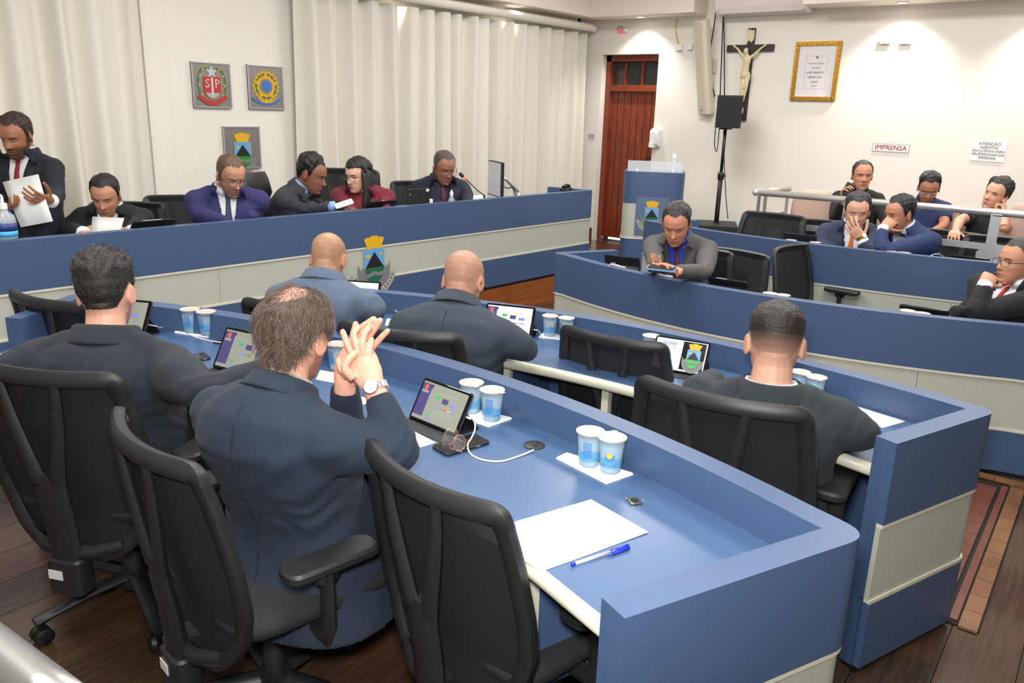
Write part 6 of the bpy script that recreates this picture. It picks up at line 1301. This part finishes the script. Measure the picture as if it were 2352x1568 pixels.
# water cups --------------------------------------------------------------------------
M_CUPB = mat('frosted_cup_plastic', (186, 212, 228), .25, alpha=.42); M_LID = mat('foil_lid', (202, 184, 178), .4, metal=.15, bump=.2, bscale=90); M_CY = mat('cup_cyan_print', (96, 178, 226), .4, alpha=.6); M_INKB = mat('cup_blue_ink', (60, 130, 196), .5)
def bend(vs, zc, ang0, s=1):
    out = []
    for x, y, z in vs: zz = zc+y; r = .0262+(.0355-.0262)*zz/.095+.0018+z; a = ang0+x/r; out.append((r*sin(a), -r*cos(a), zz))
    return out
def make_cup():
    t = thing('water_cup', 'proto', 'cup'); n = 28
    m_ = MB(); m_.lathe([(.024, .0), (.0262, .002), (.0275, .012), (.0355, .093), (.0362, .095), (.036, .096)], n=n); m_.build('cup_body', M_CUPB, t, auto=50)
    m_ = MB(); m_.lathe([(.0235, .002), (.0258, .004), (.033, .078), (.0325, .0785)], n=20); m_.build('water', mat('cup_water', (205, 228, 240), .1, alpha=.45), t, True)
    m_ = MB(); m_.lathe([(.0366, .0945), (.0392, .0955), (.0392, .0985), (.037, .0978), (.001, .0992)], n=n); ld = m_.build('foil_lid', M_LID, t, auto=60); m_ = MB(); m_.box((0, .041, .0975), (.016, .012, .0015)); m_.build('pull_tab', M_LID, ld)
    m_ = MB(); rows = []
    for i in range(5):
        z = .018+.030*i/4; r = .0262+(.0355-.0262)*z/.095+.0009; rows.append([(r*cos(a), r*sin(a), z+(.004*sin(3*a) if i == 4 else 0)) for a in [2*pi*j/n for j in range(n+1)]])
    m_.grid(rows); m_.build('printed_band', M_CY, t, True)
    m_ = MB(); x = -.02
    for ch in 'CRYSTAL': vs, fs = glyph(ch, .0105); m_.add(bend([(p[0]+x, p[1], 0) for p in vs], .0235, 0), fs); x += .0067
    w_ = m_.build('brand_lettering', mat('cup_lettering', (76, 120, 170), .5), t); w_['kind'] = 'stuff'
    m_ = MB(); m_.add(bend([(.008*cos(a), .008*sin(a), .0005) for a in [2*pi*i/16 for i in range(16)]], .056, 0), [tuple(range(16))]); m_.build('sun_mark', mat('cup_sun_yellow', (226, 190, 60), .5), t)
    m_ = MB(); pl = [((.011+.0035*sin(a/2))*cos(a), (.012)*sin(a)-.001, .0) for a in [radians(-200+220*i/14) for i in range(15)]]; q_ = [((.0145+.0035*sin(a/2))*cos(a), .0155*sin(a)-.001, .0) for a in [radians(-200+220*i/14) for i in range(15)]]; m_.add(bend(pl+q_, .056, 0), [(i, i+1, 15+i+1, 15+i) for i in range(14)]); m_.build('drop_mark', M_INKB, t)
    for i in range(11): m_ = MB(); m_.grid([bend([(-.012+.024*j/6, 0, 0) for j in range(7)], .03+i*.0045, radians(115)), bend([(-.012+.024*j/6, .002, 0) for j in range(7)], .03+i*.0045, radians(115))]); m_.build('small_print_line', M_INKB, t)
    m_ = MB(); x = -.0075
    for ch in '200mL': vs, fs = glyph(ch, .0062); m_.add(bend([(p[0]+x, p[1], 0) for p in vs], .022, radians(158)), fs); x += .0039
    w_ = m_.build('volume_lettering', M_INKB, t); w_['kind'] = 'stuff'
    return t
cup0 = make_cup(); cup_used = [False]
def cup(px, z, rot, label, s=1.0, lid=False):
    c = on(*px, z+(.098*s if lid else 0)); rz = atan2(c[1], c[0])+pi/2+radians(rot)-pi
    rz = atan2(-c[1], -c[0])+pi/2+radians(rot)
    if not cup_used[0]: cup_used[0] = True; r = cup0; r.location = (c[0], c[1], z); r.rotation_euler = (0, 0, rz); r['label'] = label; r['group'] = 'sealed water cups'
    else: r = dup(cup0, (c[0], c[1], z), rz, label, 'sealed water cups')
    r.scale = (s, s, s); return r
def napkin(corners, z, label):
    t = thing('paper_napkin', label, 'napkin', (0, 0, 0)); P = [on(x, y, z) for x, y in corners]; c = sum(P)/4
    for k, (sc, dz, rt) in enumerate(((1.0, .0, 0), (.985, .0022, .02), (.97, .0042, -.015))):
        Q = [c+(p-c)*sc for p in P]; m_ = MB(); vs = [(q[0], q[1], z+dz) for q in Q]+[(q[0], q[1], z+dz+.0018) for q in Q]; m_.add(vs, [(3, 2, 1, 0), (4, 5, 6, 7), (0, 1, 5, 4), (1, 2, 6, 5), (2, 3, 7, 6), (3, 0, 4, 7)]); m_.build('napkin_layer', M_NAPKIN, t)
napkin([(1300, 1042), (1420, 1072), (1456, 1090), (1392, 1112), (1276, 1053)][0:1]+[(1455, 1090), (1393, 1112), (1277, 1053)], ZF, 'folded white napkin under the nearest pair of water cups')
napkin([(1105, 945), (1176, 962), (1122, 981), (1052, 958)], ZF, 'folded white napkin under the cups behind the front tablet')
napkin([(420, 752), (512, 763), (476, 776), (400, 764)], ZF, 'folded white napkin under the left pair of cups on the near desk')
napkin([(1250, 762), (1320, 771), (1310, 783), (1237, 775)], ZM, 'folded white napkin under the upright cups on the second desk')
zn = .006
cup((1352, 1066), ZF+zn, 235, 'sealed water cup, rear one of the nearest pair on the napkin'); cup((1401, 1081), ZF+zn, -8, 'sealed water cup with its printed front showing, nearest to the camera')
cup((1129, 963), ZF+zn, 230, 'sealed water cup beside the front tablet, nearer of its pair'); cup((1082, 945), ZF+zn, 200, 'sealed water cup half hidden behind the front tablet')
cup((440, 762), ZF+zn, 220, 'sealed water cup, left one of the left pair on the near desk'); cup((477, 768), ZF+zn, 200, 'sealed water cup, right one of the left pair on the near desk'); cup((776, 848), ZF+.001, 200, 'sealed water cup behind the raised clasped hands')
cup((1262, 770), ZM+zn, 20, 'sealed water cup, left of the pair beside the second desk tablet', .95); cup((1299, 775), ZM+zn, 200, 'sealed water cup, right of the pair beside the second desk tablet', .95)
cup((1496, 770), ZM, 200, 'sealed water cup behind the empty chair of the second desk, left', .95, True); cup((1533, 780), ZM, 200, 'sealed water cup behind the crest tablet of the second desk', .95, True); cup((1839, 853), ZM, 200, 'sealed water cup right of the shaved nape, left of two', .95, True); cup((1876, 865), ZM, 200, 'sealed water cup right of the shaved nape, right of two', .95, True)
for px, z, lb in (((1409, 609), ZR, 'sealed water cup at the far left of the third desk, left of two'), ((1423, 613), ZR, 'sealed water cup at the far left of the third desk, right of two'), ((1509, 630), ZR, 'sealed water cup below the blue phone, left of two'), ((1531, 634), ZR, 'sealed water cup below the blue phone, right of two'), ((1769, 673), ZR, 'sealed water cup before the sideways chair, left of two'), ((1799, 677), ZR, 'sealed water cup before the sideways chair, right of two'), ((2085, 713), ZR, 'sealed water cup before the striped-tie man, left of two'), ((2118, 719), ZR, 'sealed water cup before the striped-tie man, right of two'),
    ((1817, 551), ZU, 'sealed water cup left of the tablet at the rear desk'), ((1873, 556), ZU, 'sealed water cup right of the tablet at the rear desk'), ((2050, 578), ZU, 'sealed water cup below the royal-navy suit, left of two'), ((2078, 580), ZU, 'sealed water cup below the royal-navy suit, right of two')): cup(px, z, 200, lb, 1.0, True)
# held things and watches
q = [A(6, 418, 4.5), A(88, 400, 4.5), A(122, 508, 4.38), A(48, 522, 4.38)]; m_ = MB(); m_.grid([[tuple(q[0]+(q[1]-q[0])*j/4+np.array([0, 0, 0])) for j in range(5)], [tuple((q[0]+q[3])/2+((q[1]+q[2])/2-(q[0]+q[3])/2)*j/4-_F*.006) for j in range(5)], [tuple(q[3]+(q[2]-q[3])*j/4) for j in range(5)]]); o = m_.build('paper_sheet', M_PAPERG, None, True); sm = o.modifiers.new('s', 'SOLIDIFY'); sm.thickness = .001; tag(o, 'grey sheet held by the standing bearded man', 'paper')
m_ = MB(); c0 = (q[0]+q[1])/2*.5+(q[3]+q[2])/2*.5-_F*.012
for i in range(3): a = q[0]+(q[3]-q[0])*(.3+.06*i); b = q[1]+(q[2]-q[1])*(.26+.06*i); m_.tube([tuple(a+(b-a)*.32-_F*.004), tuple(a+(b-a)*(.62)-_F*.004)], .0007, n=4)
m_.build('faint_print', mat('faint_print', (150, 152, 150), .8), o)['kind'] = 'stuff'
q = [A(212, 497, 4.6), A(287, 501, 4.6), A(275, 536, 4.5), A(209, 536, 4.5)]; m_ = MB(); m_.grid([[tuple(q[0]+(q[1]-q[0])*j/4+_F*.01*sin(j)) for j in range(5)], [tuple(q[3]+(q[2]-q[3])*j/4) for j in range(5)]]); o = m_.build('paper_sheet', M_PAPERG, None, True); sm = o.modifiers.new('s', 'SOLIDIFY'); sm.thickness = .001; tag(o, 'grey sheet held by the seated man in black', 'paper')
m_ = MB(); a, b = A(2, 468, 4.4), A(26, 488, 4.4); m_.tube([tuple(a), tuple(b)], .004, n=8); o = m_.build('ballpoint_pen', M_PENB, None, True); tag(o, 'blue pen in the right hand of the standing man', 'pen')
def slab(name, label, cat, c, d, up_, L_, w_, th, mtl, part=None):
    d = nrm(d); n = nrm(np.cross(d, np.cross(up_, d))); r = np.cross(d, n); Mx = Matrix(((d[0], r[0], n[0], c[0]), (d[1], r[1], n[1], c[1]), (d[2], r[2], n[2], c[2]), (0, 0, 0, 1))); t = thing(name, label, cat, (0, 0, 0)); m_ = MB(); m_.rbox((0, 0, 0), (L_, w_, th), .009, 4); m_.v = [tuple(Mx @ Vector(p)) for p in m_.v]; m_.build('case', mtl, t, auto=40); m_ = MB(); m_.rbox((0, 0, th/2+.0003), (L_-.008, w_-.007, .0008), .007, 4); m_.v = [tuple(Mx @ Vector(p)) for p in m_.v]; m_.build('screen', part or M_PHONE, t); return t
slab('smartphone', 'light blue phone held by the man in grey', 'phone', A(1520, 616, 4.42), V3(.2, -1, 0), V3(-.2, 0, 1), .155, .076, .011, mat('sky_blue_case', (96, 160, 206), .4))
slab('smartphone', 'small black phone held up by the man in the black shirt', 'phone', A(1945, 438, 6.8), V3(.3, -.3, .8), V3(1, .2, 0), .14, .07, .01, M_CASE)
slab('smartphone', 'white phone under the hand of the man in charcoal', 'phone', A(790, 468, 5.6), V3(.8, -.5, .3), V3(0, -.4, 1), .13, .068, .01, M_WHITE, M_WHITE)
def band(P_, E, W, r, mtl, face, nm, label, dia=None):
    t = thing(nm, label, 'watch', (0, 0, 0)); ax = nrm(W-E); a = nrm(np.cross(ax, (0, 0, 1))); b = np.cross(ax, a); c = W+ax*P_
    n_ = 18
    for i in range(n_):
        th = 2*pi*i/n_; p = c+(a*cos(th)+b*sin(th))*r; tg = -a*sin(th)+b*cos(th); nn = a*cos(th)+b*sin(th); Mx = Matrix(np.stack([tg, ax, nn], 1).tolist()); m_ = MB(); m_.box(tuple(p), (2*pi*r/n_*.9, .017, .003), M=Mx); m_.build('link', mtl, t)
    th = dia if dia is not None else 0; nn = a*cos(th)+b*sin(th); m_ = MB(); Mx = Matrix(np.stack([-a*sin(th)+b*cos(th), ax, nn], 1).tolist()).to_4x4(); m_.lathe([(.019, .0), (.0195, .006), (.017, .009)], n=22, c=tuple(c+nn*r), M=Mx); m_.build('watch_case', mtl, t, True); m_ = MB(); m_.lathe([(.016, .009), (.016, .0095)], n=20, c=tuple(c+nn*r), M=Mx); m_.build('dial', face, t); return t
W8 = A(868, 908, 2.025); E8 = A(925, 1050, 1.99)
band(.02, E8, W8, .0325, M_STEEL, mat('silver_dial', (186, 184, 178), .3), 'wrist_watch', 'steel bracelet watch on the balding man\'s right wrist', 3.9)
band(.012, A(2000, 582, 5.55), A(1980, 548, 5.56), .031, mat('gold_watch', (196, 160, 80), .3, metal=.9), M_WHITE, 'wrist_watch', 'gold watch on the wrist of the orange-tie man', 4.0)
# long hair of the woman at the top table
hc = A(822, 402, 5.95); hb = radians(186); hf = V3(cos(hb), sin(hb), 0); hr2 = V3(hf[1], -hf[0], 0)
for sd in (-1, 1):
    m_ = MB(); m_.tube([hc+hr2*sd*.06-hf*.01+V3(0, 0, .07), hc+hr2*sd*.082-hf*.01+V3(0, 0, -.01), hc+hr2*sd*.088-hf*.012+V3(0, 0, -.10), hc+hr2*sd*.09+hf*.01+V3(0, 0, -.19), hc+hr2*sd*.085+hf*.05+V3(0, 0, -.29)], [(.02, .05), (.022, .06), (.026, .05), (.024, .04), (.008, .015)], n=12, up=tuple(hf))
    Lm = np.array([[sin(radians(214)), -cos(radians(214)), 0], [cos(radians(214)), sin(radians(214)), 0], [0, 0, 1]]); m_.v = [tuple((np.array(p)-np.array(W5.location)) @ Lm.T) for p in m_.v]; m_.build('long_hair_lock', hair_mat('hair_22_18_19', (22, 18, 19)), W5, True)
m_ = MB(); m_.tube([hc-hf*.08+V3(0, 0, .06), hc-hf*.1+V3(0, 0, -.04), hc-hf*.1+V3(0, 0, -.16), hc-hf*.11+V3(0, 0, -.27)], [(.05, .03), (.08, .035), (.085, .03), (.05, .015)], n=14, up=tuple(hf)); m_.v = [tuple((np.array(p)-np.array(W5.location)) @ Lm.T) for p in m_.v]; m_.build('long_hair_back', hair_mat('hair_22_18_19', (22, 18, 19)), W5, True)
# top-table equipment
def pt(px, py, back): x = on(px, py, 1.0)[0]; return on(px, py, PY(x)+back, 1)
c = pt(22, 545, .10); t = thing('sanitizer_bottle', 'clear pump bottle of hand gel with a blue label at the far left', 'bottle', (c[0], c[1], .98))
c = on(22, 549, .98); c = c+nrm(V3(.06, 1, 0))*.03; t.location = (c[0], c[1], .98)
m_ = MB(); m_.lathe([(.046, 0), (.05, .01), (.05, .085), (.044, .115), (.02, .135), (.018, .15)], n=22); m_.build('bottle_body', mat('clear_bottle', (226, 232, 236), .08, alpha=.4), t, auto=50); m_ = MB(); m_.lathe([(.0505, .012), (.0505, .04)], n=22); m_.build('label_lower', mat('label_cyan', (70, 170, 220), .5), t, True); m_ = MB(); m_.lathe([(.0507, .04), (.0507, .08)], n=22); m_.build('label_upper', mat('label_navy', (40, 62, 120), .5), t, True)
m_ = MB(); m_.lathe([(.02, .148), (.02, .175), (.008, .178), (.007, .205)], n=14); m_.tube([(0, 0, .205), (0, 0, .212), (-.04, -.0, .207)], .008, n=8); m_.build('pump_head', M_WHITE, t, auto=50)
def mic(p0, p1, p2, tip, label, lit):
    t = thing('gooseneck_microphone', label, 'microphone', (0, 0, 0)); m_ = MB(); m_.tube(crom([p0, p1, p2], 6), .0045, n=8); m_.build('gooseneck', M_BLACK, t, True); d = nrm(tip-p2); m_ = MB(); m_.tube([tuple(p2), tuple(p2+d*.025)], .012, n=12); m_.build('light_ring', mat('mic_red_ring', (255, 70, 40), .4, emit=(255, 60, 30), estr=4) if lit else mat('mic_ring_off', (120, 40, 36), .4), t, True); m_ = MB(); m_.tube([tuple(p2+d*.025), tuple(p2+d*.035), tuple(p2+d*.065), tuple(p2+d*.075)], [.012, .016, .016, .008], n=12); m_.build('capsule', M_BLACK, t, True); m_ = MB(); b = np.array(p0); m_.rbox((b[0], b[1], ZP+.015), (.1, .1, .03), .02); m_.tube([(b[0], b[1], ZP+.03), tuple(p0)], .008, n=8); m_.build('base', M_PLASTIC, t, auto=40)
dM = 5.95
x0 = pt(1112, 462, .22); mic(V3(x0[0], x0[1], .98), A(1098, 438, (x0-CO) @ _F+.02), A(1070, 411, (x0-CO) @ _F), A(1058, 400, (x0-CO) @ _F), 'gooseneck microphone with a glowing red ring at the right of the top table', True)
x0 = pt(766, 486, .2); mic(V3(x0[0], x0[1], .97), A(757, 440, (x0-CO) @ _F), A(746, 396, (x0-CO) @ _F), A(741, 384, (x0-CO) @ _F), 'unlit gooseneck microphone before the man in charcoal', False)
# laptop from behind
c = pt(945, 470, .2); t = thing('laptop', 'black laptop seen from behind right of the woman in burgundy', 'laptop', (c[0], c[1], ZP), radians(-3.7)); zt_ = zat(945, 434, c[:2])-ZP
m_ = MB(); m_.rbox((0, .0, .008), (.24, .2, .016), .01); m_.build('base', M_CASE, t); m_ = MB(); m_.rbox((0, -.08, zt_/2+.01), (.225, .012, zt_), .006); m_.build('lid', mat('laptop_black', (24, 24, 26), .55), t); m_ = MB(); m_.box((.088, -.0868, zt_-.006), (.03, .001, .02)); m_.build('asset_sticker', M_PAPERG, t); m_ = MB(); m_.box((-.09, -.0868, zt_-.03), (.022, .001, .006), M=Matrix.Rotation(radians(35), 3, 'Y')); m_.build('maker_badge', M_STEEL, t)
# monitor on an arm, seen from its side
c = pt(1138, 450, .3); cz = zat(1136, 410, c[:2]); zt1 = zat(1138, 370, c[:2]); zb1 = zat(1136, 450, c[:2]); t = thing('monitor', 'flat monitor on a metal arm turned edge-on at the right of the top table', 'monitor', (c[0], c[1], 0), radians(237)); hh = zt1-zb1
m_ = MB(); m_.rbox((0, 0, (zt1+zb1)/2), (.36, .03, hh), .008); m_.build('bezel', M_PLASTIC, t, auto=40); m_ = MB(); m_.box((0, -.0155, (zt1+zb1)/2), (.34, .001, hh-.02)); m_.build('screen', mat('monitor_screen', (150, 150, 152), .2, emit=(150, 152, 156), estr=.4), t); m_ = MB(); m_.box((0, .03, (zt1+zb1)/2), (.1, .03, .1)); m_.build('back_mount', M_BLACK, t)
m_ = MB(); m_.tube([(0, .05, (zt1+zb1)/2), (.0, .09, (zt1+zb1)/2), (-.02, .22, ZP+.08)], .014, n=8); m_.tube([(-.02, .22, ZP+.08), (-.02, .22, ZP)], .02, n=10); m_.build('support_arm', M_STEEL, t, True); m_ = MB(); m_.tube(crom([(0, .045, cz-.05), (.02, .1, cz-.08), (.0, .16, ZP+.12), (-.01, .2, ZP+.02)], 5), .005, n=6); m_.build('monitor_cable', M_BLACK, t, True)
# little bottles and papers
c = pt(1037, 462, .16); t = thing('spray_bottle', 'small clear spray bottle with white cap before the man in dark navy', 'bottle', (c[0], c[1], ZP)); m_ = MB(); k_ = (zat(1037, 436, c[:2])-ZP)/.16; m_.lathe([(.028, 0), (.03, .01), (.03, .07), (.014, .1), (.014, .11)], n=16); m_.build('bottle_body', mat('clear_bottle', (226, 232, 236), .08, alpha=.4), t, auto=50); m_ = MB(); m_.lathe([(.014, .11), (.015, .14), (.008, .145), (.008, .16)], n=12); m_.build('cap', M_WHITE, t, auto=50); t.scale = (1, 1, k_)
c = pt(988, 466, .14); t = thing('small_jar', 'tiny white jar beside the laptop', 'jar', (c[0], c[1], ZP)); k_ = (zat(988, 457, c[:2])-ZP)/.08; m_ = MB(); m_.lathe([(.02, 0), (.021, .03), (.021, .055)], n=16); m_.build('jar_body', mat('jar_pale_blue', (176, 212, 228), .3), t, auto=50); m_ = MB(); m_.lathe([(.021, .055), (.021, .078), (.018, .08)], n=16); m_.build('cap', M_WHITE, t, auto=50); t.scale = (1, 1, k_)
c = pt(1066, 460, .2); t = thing('camera', 'small black camera beside the spray bottle on the top table', 'camera', (c[0], c[1], ZP), radians(-10)); k_ = max(.6, (zat(1066, 449, c[:2])-ZP)/.1); m_ = MB(); m_.rbox((0, 0, .05), (.09, .05, .1), .012); m_.build('camera_body', M_PLASTIC, t); m_ = MB(); m_.lathe([(.02, 0), (.02, .012)], n=14, c=(0, -.025, .055), M=Matrix.Rotation(radians(90), 4, 'X')); m_.build('lens_ring', M_BLACK, t)
c = pt(1095, 458, .24); t = thing('document_stack', 'white papers propped at the foot of the lit microphone', 'papers', (c[0], c[1], ZP), radians(-8)); k_ = max(.5, (zat(1095, 449, c[:2])-ZP)/.09)
for i in range(3): m_ = MB(); m_.add([(-.1+.01*i, -.06, .005*i), (.1+.01*i, -.06, .005*i), (.1+.01*i, .05, (.085-.01*i)*k_), (-.1+.01*i, .05, (.085-.02*i)*k_)], [(0, 1, 2, 3)]); o = m_.build('sheet', M_PAPER, t); sm = o.modifiers.new('s', 'SOLIDIFY'); sm.thickness = .001
c = pt(1300, 441, .2); t = thing('desk_phone', 'black handset lying at the right end of the top table', 'phone', (c[0], c[1], ZP), radians(20)); m_ = MB(); m_.rbox((0, 0, .045), (.17, .09, .09), .02); m_.build('phone_base', M_PLASTIC, t); m_ = MB(); m_.tube([(-.08, 0, .1), (0, 0, .115), (.08, 0, .1)], [(.025, .018), (.015, .012), (.025, .018)], n=10); m_.build('handset', M_BLACK, t, True)
# steel handrail beside the camera
m_ = MB(); a, b = A(-70, 1462, .7), A(100, 1605, .58); m_.tube([tuple(a+(a-b)*.6), tuple(a), tuple(b), tuple(b+(b-a)*.4)], .022, n=24); o = m_.build('handrail', mat('satin_steel_rail', (206, 206, 204), .3, metal=.9), None, True); tag(o, 'pale satin steel handrail cutting across the lower left corner', 'railing')
bpy.data.objects.remove(proto_chair) if not used_proto[0] else None
